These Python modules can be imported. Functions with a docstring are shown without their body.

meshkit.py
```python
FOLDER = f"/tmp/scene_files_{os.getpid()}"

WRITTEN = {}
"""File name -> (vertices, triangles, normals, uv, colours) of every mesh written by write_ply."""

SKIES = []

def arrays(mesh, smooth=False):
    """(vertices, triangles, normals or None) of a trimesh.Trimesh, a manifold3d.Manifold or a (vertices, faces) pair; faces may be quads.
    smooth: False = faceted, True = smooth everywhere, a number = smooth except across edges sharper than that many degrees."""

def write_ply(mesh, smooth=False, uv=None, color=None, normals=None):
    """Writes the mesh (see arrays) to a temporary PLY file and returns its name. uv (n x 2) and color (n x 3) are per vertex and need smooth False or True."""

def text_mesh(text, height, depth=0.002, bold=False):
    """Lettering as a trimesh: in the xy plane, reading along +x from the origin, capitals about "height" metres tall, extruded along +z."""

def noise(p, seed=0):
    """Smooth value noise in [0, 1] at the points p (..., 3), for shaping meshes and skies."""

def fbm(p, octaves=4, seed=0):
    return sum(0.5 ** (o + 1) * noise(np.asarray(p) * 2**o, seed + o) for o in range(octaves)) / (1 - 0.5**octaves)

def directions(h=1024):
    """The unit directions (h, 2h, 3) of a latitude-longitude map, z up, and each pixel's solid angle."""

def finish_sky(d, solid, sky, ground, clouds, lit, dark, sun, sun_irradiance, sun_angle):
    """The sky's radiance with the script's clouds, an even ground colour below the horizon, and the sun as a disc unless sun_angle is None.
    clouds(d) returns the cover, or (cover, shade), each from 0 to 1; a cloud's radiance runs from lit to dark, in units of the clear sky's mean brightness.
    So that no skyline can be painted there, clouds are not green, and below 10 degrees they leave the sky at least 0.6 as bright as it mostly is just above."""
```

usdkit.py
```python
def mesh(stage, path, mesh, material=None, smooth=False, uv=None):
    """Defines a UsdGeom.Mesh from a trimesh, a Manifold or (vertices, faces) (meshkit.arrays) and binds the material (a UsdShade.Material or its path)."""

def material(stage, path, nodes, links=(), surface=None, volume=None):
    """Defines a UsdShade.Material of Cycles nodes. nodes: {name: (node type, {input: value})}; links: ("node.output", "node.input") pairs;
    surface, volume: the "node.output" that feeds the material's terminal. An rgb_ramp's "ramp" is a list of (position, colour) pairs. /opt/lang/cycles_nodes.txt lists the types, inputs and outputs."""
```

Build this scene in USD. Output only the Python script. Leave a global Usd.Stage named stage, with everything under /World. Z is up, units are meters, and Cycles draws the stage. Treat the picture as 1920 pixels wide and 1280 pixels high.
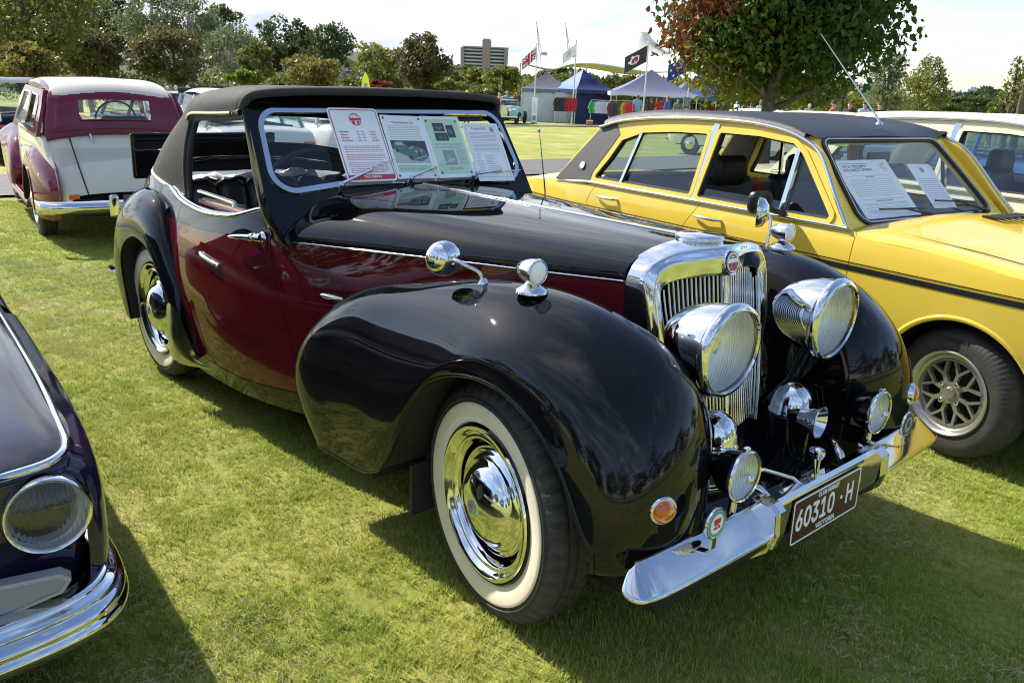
import math, random
import numpy as np, trimesh, usdkit, meshkit
import shapely, shapely.geometry as sg
from shapely import affinity
from scipy.interpolate import CubicSpline, RectBivariateSpline, PchipInterpolator
from pxr import Usd, UsdGeom, UsdLux, UsdShade, Sdf, Gf, Vt

stage = Usd.Stage.CreateInMemory()
UsdGeom.SetStageUpAxis(stage, 'Z'); UsdGeom.SetStageMetersPerUnit(stage, 1.0)
stage.DefinePrim('/World', 'Xform'); stage.DefinePrim('/World/Looks', 'Scope')
rng = np.random.default_rng(7)
PI = math.pi

# ------------------------------------------------------------------ camera, sky, sun
CAM = np.array([1.6035, -2.1083, 1.4727]); YAW, PITCH, ROLL = math.radians(137.788), math.radians(-17.139), math.radians(2.398)
EXPOSURE = 1.0
def camera():
    cam = UsdGeom.Camera.Define(stage, '/World/camera')
    f = np.array([math.cos(YAW)*math.cos(PITCH), math.sin(YAW)*math.cos(PITCH), math.sin(PITCH)])
    r = np.array([math.sin(YAW), -math.cos(YAW), 0]); u = np.cross(r, f)
    r2 = math.cos(ROLL)*r + math.sin(ROLL)*u; u2 = -math.sin(ROLL)*r + math.cos(ROLL)*u
    m = np.eye(4); m[0, :3], m[1, :3], m[2, :3], m[3, :3] = r2, u2, -f, CAM
    cam.AddTransformOp().Set(Gf.Matrix4d(m.tolist()))
    cam.CreateHorizontalApertureAttr(22.3); cam.CreateFocalLengthAttr(22.3*1569.87/1920); cam.CreateVerticalApertureAttr(22.3*682/1024)
    cam.CreateExposureAttr(EXPOSURE)
    cam.CreateFStopAttr(9.0); cam.CreateFocusDistanceAttr(3.2)
camera()
SUN_AZ, SUN_EL = math.radians(189.5), math.radians(41)
SUN = np.array([math.cos(SUN_AZ)*math.cos(SUN_EL), math.sin(SUN_AZ)*math.cos(SUN_EL), math.sin(SUN_EL)])
def sun_and_sky():
    s = UsdLux.DistantLight.Define(stage, '/World/sun')
    s.CreateIntensityAttr(1.2); s.CreateNormalizeAttr(True); s.CreateAngleAttr(0.6); s.CreateColorAttr(Gf.Vec3f(1, .93, .82))
    z = SUN; x = np.cross([0, 0, 1], z); x /= np.linalg.norm(x); y = np.cross(z, x)
    m = np.eye(4); m[0, :3], m[1, :3], m[2, :3] = x, y, z
    s.AddTransformOp().Set(Gf.Matrix4d(m.tolist()))
    nodes = {
        'sky': ('sky_texture', dict(sky_type='single_scattering', sun_disc=False, sun_elevation=SUN_EL, sun_rotation=math.atan2(SUN[0], SUN[1]), altitude=30, air_density=1.0, aerosol_density=.7, ozone_density=2.2)),
        'tc': ('texture_coordinate', {}), 'sep': ('separate_xyz', {}),
        'zz': ('math', dict(math_type='add', value2=0.22)), 'zc': ('math', dict(math_type='maximum', value2=0.08)),
        'dx': ('math', dict(math_type='divide')), 'dy': ('math', dict(math_type='divide')), 'cv': ('combine_xyz', dict(z=0)),
        'map': ('mapping', dict(rotation=(0, 0, 0.5), scale=(.55, 1.25, 1))),
        'n1': ('noise_texture', dict(scale=1.9, detail=9, roughness=.62, distortion=.35)),
        'n2': ('noise_texture', dict(scale=0.55, detail=3, roughness=.5)),
        'dot': ('vector_math', dict(math_type='dot_product', vector2=(-.86, .36, -.15))),
        'mx': ('math', dict(math_type='maximum', value2=.55)), 'b1': ('math', dict(math_type='multiply_add', value2=.62, value3=-.40)),
        'a1': ('math', dict(math_type='add')), 'b2': ('math', dict(math_type='multiply', value2=.5)), 'a2': ('math', dict(math_type='add')),
        'ramp': ('rgb_ramp', dict(ramp=[(0, (0, 0, 0)), (.66, (0, 0, 0)), (.76, (.22, .22, .22)), (.86, (.72, .72, .72)), (.97, (1, 1, 1))])),
        'n3': ('noise_texture', dict(scale=2.6, detail=5, roughness=.55)),
        'shade': ('rgb_ramp', dict(ramp=[(0, (2.9, 3.2, 3.8)), (.40, (3.4, 3.7, 4.4)), (.60, (6.4, 6.6, 7.0)), (1, (9, 9, 9))])),
        'mix': ('mix_color', {}), 'bg': ('background_shader', dict(strength=.115))}
    links = [('tc.generated', 'sep.vector'), ('sep.z', 'zz.value1'), ('zz.value', 'zc.value1'), ('sep.x', 'dx.value1'), ('zc.value', 'dx.value2'),
             ('sep.y', 'dy.value1'), ('zc.value', 'dy.value2'), ('dx.value', 'cv.x'), ('dy.value', 'cv.y'), ('cv.vector', 'map.vector'),
             ('map.vector', 'n1.vector'), ('map.vector', 'n2.vector'), ('map.vector', 'n3.vector'), ('tc.generated', 'dot.vector1'), ('dot.value', 'mx.value1'), ('mx.value', 'b1.value1'),
             ('n1.fac', 'a1.value1'), ('b1.value', 'a1.value2'), ('n2.fac', 'b2.value1'), ('b2.value', 'a2.value2'), ('a1.value', 'a2.value1'),
             ('a2.value', 'ramp.fac'), ('n3.fac', 'shade.fac'), ('ramp.color', 'mix.fac'), ('sky.color', 'mix.a'), ('shade.color', 'mix.b'), ('mix.result', 'bg.color')]
    m = usdkit.material(stage, '/World/Looks/sky_look', nodes, links, surface='bg.background')
    d = UsdLux.DomeLight.Define(stage, '/World/sky'); d.CreateIntensityAttr(1.0)
    UsdShade.MaterialBindingAPI.Apply(d.GetPrim()).Bind(m)
    d.GetPrim().SetCustomDataByKey('kind', 'structure')
sun_and_sky()

# ------------------------------------------------------------------ materials
LOOK = {}
def look(name, nodes, links, surface='p.BSDF'):
    LOOK[name] = usdkit.material(stage, '/World/Looks/' + name, nodes, links, surface=surface); return name
def plain(name, col, rough=.5, metal=0, **kw):
    return look(name, {'p': ('principled_bsdf', dict(base_color=col, roughness=rough, metallic=metal, **kw))}, [])
def mottled(name, c1, c2, scale=8, rough=.6, metal=0, detail=4, bump=0, bscale=None, lo=.35, hi=.65, **kw):
    n = {'tc': ('texture_coordinate', {}), 'n': ('noise_texture', dict(scale=scale, detail=detail)), 'r': ('rgb_ramp', dict(ramp=[(lo, c1), (hi, c2)])),
         'p': ('principled_bsdf', dict(roughness=rough, metallic=metal, **kw))}
    l = [('tc.object', 'n.vector'), ('n.fac', 'r.fac'), ('r.color', 'p.base_color')]
    if bump:
        n['n2'] = ('noise_texture', dict(scale=bscale or scale*6, detail=3)); n['b'] = ('bump', dict(strength=bump, distance=.004))
        l += [('tc.object', 'n2.vector'), ('n2.fac', 'b.height'), ('b.normal', 'p.normal')]
    return look(name, n, l)
def paint(name, col, rough=.012, coat=0.0, **kw):
    """gloss paint with a breath of dust and orange peel"""
    n = {'tc': ('texture_coordinate', {}), 'n': ('noise_texture', dict(scale=3.5, detail=6, roughness=.65)), 'r': ('map_range', dict(from_min=.35, from_max=.75, to_min=rough, to_max=rough+.022)),
         'n2': ('noise_texture', dict(scale=9, detail=1)), 'b': ('bump', dict(strength=.035, distance=.01)),
         'd': ('rgb_ramp', dict(ramp=[(.4, col), (.8, tuple(min(1, c*1.04+.002) for c in col))])),
         'p': ('principled_bsdf', dict(roughness=rough, coat_weight=coat, coat_roughness=.012, **kw))}
    l = [('tc.object', 'n.vector'), ('n.fac', 'r.value'), ('r.result', 'p.roughness'), ('tc.object', 'n2.vector'), ('n2.fac', 'b.height'), ('b.normal', 'p.normal'), ('b.normal', 'p.coat_normal'), ('n.fac', 'd.fac'), ('d.color', 'p.base_color')]
    return look(name, n, l)
def chrome(name, col=(.80, .80, .81), rough=.035, metal=1.0):
    n = {'tc': ('texture_coordinate', {}), 'n': ('noise_texture', dict(scale=14, detail=5)), 'r': ('map_range', dict(from_min=.4, from_max=.75, to_min=rough, to_max=rough+.05)),
         'p': ('principled_bsdf', dict(base_color=col, metallic=metal, roughness=rough))}
    return look(name, n, [('tc.object', 'n.vector'), ('n.fac', 'r.value'), ('r.result', 'p.roughness')])
SCHLICK = {'lw': ('layer_weight', dict(blend=.5)), 'pw': ('math', dict(math_type='power', value2=5.)), 'f': ('math', dict(math_type='multiply_add', value2=.93, value3=.055))}
SCH_L = [('lw.facing', 'pw.value1'), ('pw.value', 'f.value1')]
def pane(name, tint=(.93, .96, .95), ior=1.5):
    return look(name, {'t': ('transparent_bsdf', dict(color=tint)), 'g': ('glossy_bsdf', dict(color=(1, 1, 1), roughness=.01)), **SCHLICK, 'm': ('mix_closure', {})},
                SCH_L+[('f.value', 'm.fac'), ('t.BSDF', 'm.closure1'), ('g.BSDF', 'm.closure2')], surface='m.closure')
paint('black_paint', (.002, .002, .0025), specular_ior_level=.42); paint('maroon_paint', (.050, .0028, .004)); paint('saloon_maroon', (.105, .008, .022), rough=.05)
paint('yellow_paint', (.68, .49, .065), rough=.08); paint('cream_paint', (.50, .475, .40), rough=.06); paint('ivory_paint', (.74, .68, .46), rough=.06)
paint('purple_paint', (.006, .005, .015), rough=.06); paint('green_paint', (.25, .40, .33), rough=.06); paint('white_paint', (.75, .75, .73), rough=.1); paint('red_paint', (.35, .02, .015), rough=.08)
paint('blue_paint', (.05, .12, .3), rough=.08); paint('silver_paint', (.5, .51, .52), rough=.15)
chrome('chrome'); chrome('stainless', (.50, .49, .46), .16); plain('alloy', (.36, .35, .33), .28, .8); chrome('bright_trim', (.72, .72, .72), .08); chrome('reflector_silver', (.92, .93, .94), .55)
plain('rubber', (.016, .016, .017), .62); mottled('tyre_rubber', (.018, .017, .017), (.03, .029, .028), 20, .7, bump=.15)
mottled('whitewall', (.66, .60, .48), (.74, .68, .56), 6, .5); plain('dark', (.006, .006, .006), .7); plain('black_plastic', (.010, .010, .011), .35)
mottled('canvas', (.022, .021, .019), (.034, .032, .028), 60, .85, bump=.25, bscale=900); mottled('vinyl_roof', (.016, .016, .018), (.026, .026, .028), 300, .42, bump=.6, bscale=420)
mottled('leather', (.010, .008, .008), (.02, .016, .015), 20, .38, bump=.1, bscale=300); mottled('maroon_trim', (.09, .006, .008), (.13, .012, .012), 12, .6); mottled('black_trim', (.008, .008, .009), (.014, .014, .015), 12, .55)
mottled('tan_trim', (.28, .24, .18), (.34, .3, .23), 9, .7); mottled('cloth_white', (.62, .62, .66), (.78, .78, .8), 14, .8)
pane('glass'); pane('glass_tinted', (.72, .80, .80)); plain('paper', (.80, .80, .80), .55); plain('paper_green', (.50, .68, .48), .55)
plain('ink', (.06, .06, .07), .6); plain('ink_blue', (.12, .15, .25), .6); plain('ink_red', (.55, .05, .07), .6); plain('ink_green', (.03, .16, .12), .6); plain('ink_grey', (.30, .31, .33), .6)
plain('ink_pale', (.42, .45, .42), .6); plain('brown_plate', (.040, .006, .006), .3); plain('white_gloss', (.82, .82, .82), .3); plain('teal_enamel', (.08, .32, .34), .25); plain('red_enamel', (.5, .04, .03), .25)
plain('amber', (.72, .13, .008), .15, transmission_weight=.25, coat_weight=1.0); plain('tail_red', (.5, .01, .01), .15, coat_weight=1.0)
plain('yellow_sticker', (.75, .85, .03), .5); plain('orange_trim', (.75, .12, .02), .5)
def lens(name, axis, scale, strength=.6):
    n = {'tc': ('texture_coordinate', {}), 'w': ('wave_texture', dict(wave_type='bands', bands_direction=axis, scale=scale, distortion=1.2, detail=1, detail_scale=.6)), 'b': ('bump', dict(strength=strength, distance=.002)),
         't': ('transparent_bsdf', dict(color=(.88, .90, .92))), 'g': ('glossy_bsdf', dict(color=(1, 1, 1), roughness=.03)), 'q': ('refraction_bsdf', dict(color=(.93, .95, .97), roughness=.08, IOR=1.25)),
         **SCHLICK, 'm0': ('mix_closure', dict(fac=.3)), 'm': ('mix_closure', {})}
    l = [('tc.object', 'w.vector'), ('w.fac', 'b.height'), ('b.normal', 'g.normal'), ('b.normal', 'q.normal'), ('t.BSDF', 'm0.closure1'), ('q.BSDF', 'm0.closure2'),
         ('f.value', 'm.fac'), ('m0.closure', 'm.closure1'), ('g.BSDF', 'm.closure2')]+SCH_L
    return look(name, n, l, surface='m.closure')
lens('lens_glass', 'y', 34, .28); lens('fog_glass', 'y', 46, .5); lens('lens_amber_clear', 'y', 60, .6)

# ------------------------------------------------------------------ naming and prims
USED = {}
def numbered(parent, name):
    k = (parent, name); USED[k] = USED.get(k, -1) + 1
    return f'{parent}/{name}' if USED[k] == 0 else f'{parent}/{name}_{USED[k]:03d}'
def data(prim, label=None, cat=None, group=None, kind=None):
    for k, v in (('label', label), ('category', cat), ('group', group), ('kind', kind)):
        if v: prim.SetCustomDataByKey(k, v)
def ops(x, loc, rz, sc=(1, 1, 1)):
    xf = UsdGeom.Xformable(x); xf.ClearXformOpOrder()
    xf.AddTranslateOp().Set(Gf.Vec3d(*map(float, loc))); xf.AddRotateZOp().Set(math.degrees(rz)); xf.AddScaleOp().Set(Gf.Vec3f(*map(float, sc)))
def thing(name, label, cat, loc=(0, 0, 0), rz=0, group=None, kind=None, sc=(1, 1, 1)):
    p = numbered('/World', name); x = UsdGeom.Xform.Define(stage, p); ops(x, loc, rz, sc); data(x.GetPrim(), label, cat, group, kind); return p
def part(parent, name, mesh, mat, smooth=False, label=None, kind=None):
    p = numbered(parent, name); g = usdkit.mesh(stage, p, mesh, LOOK[mat], smooth=smooth); data(g.GetPrim(), label, None, None, kind); return p
def solo(name, mesh, mat, label=None, cat=None, group=None, kind=None, smooth=False):
    p = numbered('/World', name); g = usdkit.mesh(stage, p, mesh, LOOK[mat], smooth=smooth); data(g.GetPrim(), label, cat, group, kind); return p
def copy_of(src, name, loc, rz, label, cat, group=None, sc=(1, 1, 1)):
    p = numbered('/World', name); x = UsdGeom.Xform.Define(stage, p); x.GetPrim().GetReferences().AddInternalReference(src)
    ops(x, loc, rz, sc); x.GetPrim().SetInstanceable(True); data(x.GetPrim(), label, cat, group); return p

# ------------------------------------------------------------------ mesh helpers
def quads(nu, nv, cu=False, cv=False):
    iu = np.arange(nu if cu else nu-1); iv = np.arange(nv if cv else nv-1)
    i, j = np.meshgrid(iu, iv, indexing='ij'); i, j = i.ravel(), j.ravel(); i2, j2 = (i+1) % nu, (j+1) % nv
    return np.stack([i*nv+j, i2*nv+j, i2*nv+j2, i*nv+j2], 1)
def gridmesh(g, cu=False, cv=False):
    g = np.asarray(g, float); return g.reshape(-1, 3), quads(g.shape[0], g.shape[1], cu, cv)
def tri(m):
    v, f = m; f = np.asarray(f)
    if f.shape[1] == 4: f = np.vstack([f[:, [0, 1, 2]], f[:, [0, 2, 3]]])
    return np.asarray(v, float), f
def used(v, f):
    k, inv = np.unique(f.ravel(), return_inverse=True); return v[k], inv.reshape(f.shape)
def merge(*ms):
    V, F, n = [], [], 0
    for m in ms:
        if isinstance(m, trimesh.Trimesh): m = (np.array(m.vertices), np.array(m.faces))
        v, f = tri(m); V.append(v); F.append(f+n); n += len(v)
    return np.vstack(V), np.vstack(F)
def xf(m, loc=(0, 0, 0), rx=0, ry=0, rz=0, sc=1.0):
    if isinstance(m, trimesh.Trimesh): m = (np.array(m.vertices), np.array(m.faces))
    v = np.asarray(m[0], float)*np.asarray(sc)
    for ax, a in ((0, rx), (1, ry), (2, rz)):
        if a:
            c, s = math.cos(a), math.sin(a); i, j = [(1, 2), (2, 0), (0, 1)][ax]
            w = v.copy(); w[:, i] = c*v[:, i]-s*v[:, j]; w[:, j] = s*v[:, i]+c*v[:, j]; v = w
    return v+np.asarray(loc), m[1]
def mir(m):
    v, f = tri(m); v = v.copy(); v[:, 1] *= -1; return v, f[:, ::-1]
def spl(P, n, closed=False, axis=0, mono=False):
    P = np.asarray(P, float); P = np.moveaxis(P, axis, 0)
    if closed: P = np.concatenate([P, P[:1]])
    d = np.linalg.norm(np.diff(P, axis=0), axis=-1); d = d.reshape(len(P)-1, -1).mean(1); t = np.concatenate([[0], np.cumsum(np.sqrt(np.maximum(d, 1e-6)))])
    s = PchipInterpolator(t, P) if mono else CubicSpline(t, P, bc_type='periodic' if closed else 'natural')
    q = np.linspace(0, t[-1], n, endpoint=not closed); return np.moveaxis(s(q), 0, axis)
def surf(ctrl, nu, nv, cu=False, cv=False, mono=False):
    return spl(spl(ctrl, nu, cu, 0), nv, cv, 1, mono)
def tube(P, r, n=8, closed=False, caps=True):
    P = np.asarray(P, float); k = len(P); r = np.broadcast_to(np.asarray(r, float), (k,))
    t = np.roll(P, -1, 0)-np.roll(P, 1, 0) if closed else np.gradient(P, axis=0)
    t /= np.linalg.norm(t, axis=1, keepdims=True)+1e-12
    a = np.cross(t[0], [0, 0, 1.]);
    if np.linalg.norm(a) < .05: a = np.cross(t[0], [1., 0, 0])
    A = []
    for i in range(k):
        a = a-t[i]*np.dot(a, t[i]); a /= np.linalg.norm(a)+1e-12; A.append(a)
    A = np.array(A); B = np.cross(t, A); th = np.arange(n)*2*PI/n
    g = P[:, None]+r[:, None, None]*(np.cos(th)[None, :, None]*A[:, None]+np.sin(th)[None, :, None]*B[:, None])
    v, f = gridmesh(g, closed, True)
    if caps and not closed:
        c0, c1 = len(v), len(v)+1; v = np.vstack([v, P[:1], P[-1:]]); v, f = tri((v, f)); j = np.arange(n); j2 = (j+1) % n
        f = np.vstack([f, np.stack([np.full(n, c0), j2, j], 1), np.stack([np.full(n, c1), (k-1)*n+j, (k-1)*n+j2], 1)])
    return v, f
def lathe(prof, n=40, axis='z'):
    """prof: (r, h) pairs, turned round the axis (h runs along it)"""
    p = np.asarray(prof, float); th = np.arange(n)*2*PI/n
    g = np.stack([p[:, None, 0]*np.cos(th), p[:, None, 0]*np.sin(th), np.broadcast_to(p[:, None, 1], (len(p), n))], -1)
    v, f = gridmesh(g, False, True)
    if axis == 'x': v = v[:, [2, 0, 1]]
    if axis == 'y': v = v[:, [1, 2, 0]]
    return v, f
def box(c, s, rz=0):
    b = trimesh.creation.box(extents=s); return xf((np.array(b.vertices), np.array(b.faces)), c, rz=rz)
def rbox(c, s, r=.01, rz=0, seg=3):
    """box with rounded upright edges and softened top and bottom"""
    r = min(r, .49*min(s)); base = sg.box(-s[0]/2+r, -s[1]/2+r, s[0]/2-r, s[1]/2-r)
    rings, n = [], None
    for h, q in [(-s[2]/2, r*.3), (-s[2]/2+r*.3, r*.75), (-s[2]/2+r, r), (s[2]/2-r, r), (s[2]/2-r*.3, r*.75), (s[2]/2, r*.3)]:
        ring = []
        for cx, cy, a0 in [(s[0]/2-r, s[1]/2-r, 0), (-s[0]/2+r, s[1]/2-r, PI/2), (-s[0]/2+r, -s[1]/2+r, PI), (s[0]/2-r, -s[1]/2+r, 1.5*PI)]:
            for k in range(seg+1):
                a = a0+k*PI/2/seg; ring.append((cx+q*math.cos(a), cy+q*math.sin(a), h))
        rings.append(ring)
    g = np.array(rings); v, f = gridmesh(g, False, True); v, f = tri((v, f)); n = g.shape[1]
    b0 = np.arange(1, n-1); f = np.vstack([f, np.stack([np.zeros(n-2, int), b0+1, b0], 1), 5*n+np.stack([np.zeros(n-2, int), b0, b0+1], 1)])
    return xf((v, f), c, rz=rz)
def extr(poly, h, z0=0):
    ms = []
    for g in getattr(poly, 'geoms', [poly]):
        m = trimesh.creation.extrude_polygon(g, h, engine='earcut'); ms.append((np.array(m.vertices)+[0, 0, z0], np.array(m.faces)))
    return merge(*ms)
def onto(m, O, ex, ey):
    """local x, y, z of a flat piece -> point O + x ex + y ey + z n"""
    v, f = tri(m) if not isinstance(m, trimesh.Trimesh) else (np.array(m.vertices), np.array(m.faces))
    ex = np.asarray(ex, float); ey = np.asarray(ey, float); ex = ex/np.linalg.norm(ex); ey = ey-ex*np.dot(ex, ey); ey /= np.linalg.norm(ey); n = np.cross(ex, ey)
    return np.asarray(O)+v[:, :1]*ex+v[:, 1:2]*ey+v[:, 2:3]*n, f
def text(t, h, depth=.0012, bold=False, center=False, wide=None):
    m = meshkit.text_mesh(t, h, depth, bold); v = np.array(m.vertices); f = np.array(m.faces)
    if wide: v[:, 0] *= wide/np.ptp(v[:, 0])
    if center: v[:, 0] -= (v[:, 0].min()+v[:, 0].max())/2
    return v, f
def rrect(w, h, r, seg=8):
    return sg.box(-w/2+r, -h/2+r, w/2-r, h/2-r).buffer(r, quad_segs=seg)
# ================================================================== the roadster (world x forward along it, y to its left, origin under the front axle)
ROAD = thing('roadster', 'black and maroon vintage roadster with soft top and whitewall tyres in the middle', 'car')
def wheel(parent, cx, cy, cz, steer, side, white=True):
    """side -1: outer face towards -y. parts built about the hub and set in place"""
    def put(m): return xf(xf(m, rz=0), (0, 0, 0)) if False else m
    W = .155
    prof = [(.225, -.055), (.240, -.070), (.285, -.078), (.315, -.072), (.330, -.058), (.3365, -.045), (.3375, -.030), (.331, -.027), (.331, -.021), (.338, -.018), (.338, -.004), (.331, -.002), (.331, .002), (.338, .004), (.338, .018), (.331, .021), (.331, .027), (.3375, .030), (.3365, .045), (.330, .058), (.315, .072), (.285, .078), (.240, .070), (.225, .055)]
    p = np.array(prof); p[:, 0] += np.interp(p[:, 0], [.29, .31], [0, .009]); n = 288; th = np.arange(n)*2*PI/n
    rr = np.repeat(p[:, :1], n, 1)
    zig = ((np.arange(n) % 6) < 2)
    for k in (3, 4, 5, 6, 17, 18, 19, 20): rr[k] -= np.where(zig, .009 if k in (4, 5, 18, 19) else .004, 0)
    for k in (9, 10, 13, 14): rr[k] -= np.where(np.roll(zig, k), .004, 0)
    g = np.stack([rr*np.cos(th), np.repeat(p[:, 1:], n, 1), rr*np.sin(th)], -1)
    tyre = gridmesh(g, False, True)
    s = -1
    parts = [('tyre', tyre, 'tyre_rubber', 40)]
    def L(pr, nn=96): return lathe([(r, -h) for r, h in pr], nn, 'y')
    parts = [('tyre', tyre, 'tyre_rubber', 40)]
    if white: parts.append(('whitewall_band', L([(.229, .0655), (.234, .0715), (.262, .0785), (.282, .0803), (.290, .0795), (.2915, .0765)]), 'whitewall', 60))
    parts.append(('sidewall_rib', L([(.300, .0755), (.302, .079), (.305, .079), (.307, .0745)]), 'tyre_rubber', 40))
    parts.append(('rim', L([(.232, .060), (.234, .073), (.230, .077), (.224, .074), (.215, .060), (.20, .030), (.17, .018), (.10, .012), (.0, .012)]), 'black_paint', 50))
    parts.append(('trim_ring', L([(.2245, .076), (.222, .0815), (.214, .082), (.206, .072), (.198, .064), (.192, .067), (.186, .066), (.180, .056), (.176, .045)]), 'chrome', 60))
    parts.append(('hubcap', L([(.172, .020), (.170, .030), (.160, .046), (.152, .050), (.146, .046), (.140, .052), (.132, .056), (.124, .058), (.118, .068), (.106, .081), (.088, .093), (.066, .102), (.040, .1085), (.024, .1105), (.022, .110), (0, .110)]), 'chrome', 50))
    parts.append(('hub_emblem', merge(L([(.0215, .1100), (.0215, .1125), (.019, .1140), (0, .1145)], 40)), 'teal_enamel', 50))
    em = onto(merge(extr(sg.box(-.013, -.001, .013, .010).intersection(sg.Point(0, 0).buffer(.018)), .0008), extr(sg.box(-.009, -.012, .009, -.009), .0008), extr(sg.box(-.002, -.009, .003, -.001), .0008)), (0, -.1143, 0), (1, 0, 0), (0, 0, 1))
    parts.append(('emblem_mark', em, 'red_enamel', 0))
    for nm, m, mat, sm in parts:
        v, f = tri(m); v = v.copy()
        if side > 0: v[:, 1] *= -1
        m2 = xf((v, f), (cx, cy, cz), rz=steer); part(parent, nm, m2, mat, sm or False)
wheel(ROAD, 0, -.655, .336, math.radians(-8.5), -1)
wheel(ROAD, -2.54, -.664, .336, 0, -1)
wheel(ROAD, 0, .655, .336, math.radians(-8.5), 1)
wheel(ROAD, -2.54, .664, .336, 0, 1)

# --- body side: half width as a smooth function of x and height
_sx = np.array([-3.62, -3.4, -3.0, -2.6, -2.3, -2.0, -1.6, -1.33, -1.0, -.7, -.3, .1]); _sz = np.array([.18, .36, .60, .82, .95])
_sy = np.array([[.40, .45, .42, .30, .20], [.54, .56, .54, .46, .40], [.63, .65, .64, .60, .56], [.68, .70, .70, .675, .62], [.715, .74, .745, .702, .645],
                [.725, .755, .757, .712, .66], [.715, .745, .737, .69, .648], [.68, .705, .69, .637, .585], [.60, .615, .60, .555, .515], [.50, .52, .51, .485, .46], [.395, .405, .405, .40, .39], [.297, .301, .304, .305, .303]])
_sp = RectBivariateSpline(_sx, _sz, _sy, kx=3, ky=3, s=0)
def side_y(x, z): return _sp.ev(np.clip(x, -3.62, .1), np.clip(z, .18, .97))
def cur(*pts): p = np.array(sorted(pts)); return PchipInterpolator(p[:, 0], p[:, 1])
z_band = cur((-3.6, .62), (-3.0, .765), (-2.65, .805), (-2.35, .812), (-2.0, .815), (-1.75, .832), (-1.47, .852), (-1.33, .858), (-.3, .922), (.1, .947))
z_waist = cur((-2.75, .955), (-2.45, .925), (-2.25, .893), (-2.0, .882), (-1.75, .897), (-1.52, .955), (-1.3, 1.0))
x_bo = cur((.2, -1.02), (.36, -1.05), (.56, -1.09), (.61, -1.137), (.74, -1.233), (.858, -1.331), (1.0, -1.345))
x_df = cur((.15, -1.06), (.36, -1.175), (.56, -1.27), (.76, -1.385), (.86, -1.435), (1.0, -1.47))
x_dr = cur((.15, -2.06), (.23, -2.12), (.45, -2.20), (.67, -2.235), (.87, -2.25), (1.0, -2.255))
def patch(xa, xb, zl, zh, nx=40, nz=16, out=0.):
    """part of the body side between x curves xa(z) > xb(z) and height curves zl(x), zh(x)"""
    s, t = np.meshgrid(np.linspace(0, 1, nx), np.linspace(0, 1, nz), indexing='ij'); x = np.full_like(s, -1.5); z = np.full_like(s, .6)
    for _ in range(30):
        z = zl(x)*(1-t)+zh(x)*t; x = xa(z)*(1-s)+xb(z)*s
    return np.stack([x, -(side_y(x, z)+out), z], -1)
K = lambda c: (lambda q: np.full_like(np.asarray(q, float), c))
def off(f, d): return lambda q: f(q)+d
def both(name, mesh, mat, smooth=True, parent=ROAD):
    part(parent, name, mesh, mat, smooth); part(parent, name, mir(mesh), mat, smooth)
def rolled(g, d=.012, e=.006):
    """turn the border of a panel grid inwards (towards +y side) for a shut line with depth"""
    G = np.asarray(g); a, b, _ = G.shape; H = np.zeros((a+2, b+2, 3)); H[1:-1, 1:-1] = G
    H[0, 1:-1] = G[0]; H[-1, 1:-1] = G[-1]; H[1:-1, 0] = G[:, 0]; H[1:-1, -1] = G[:, -1]; H[0, 0], H[0, -1], H[-1, 0], H[-1, -1] = G[0, 0], G[0, -1], G[-1, 0], G[-1, -1]
    for sl in ((0, slice(None)), (-1, slice(None)), (slice(None), 0), (slice(None), -1)): H[sl + (1,)] += d
    return H
sill_z = cur((-2.15, .205), (-2.0, .212), (-1.6, .225), (-1.1, .262), (-.8, .29))
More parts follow.
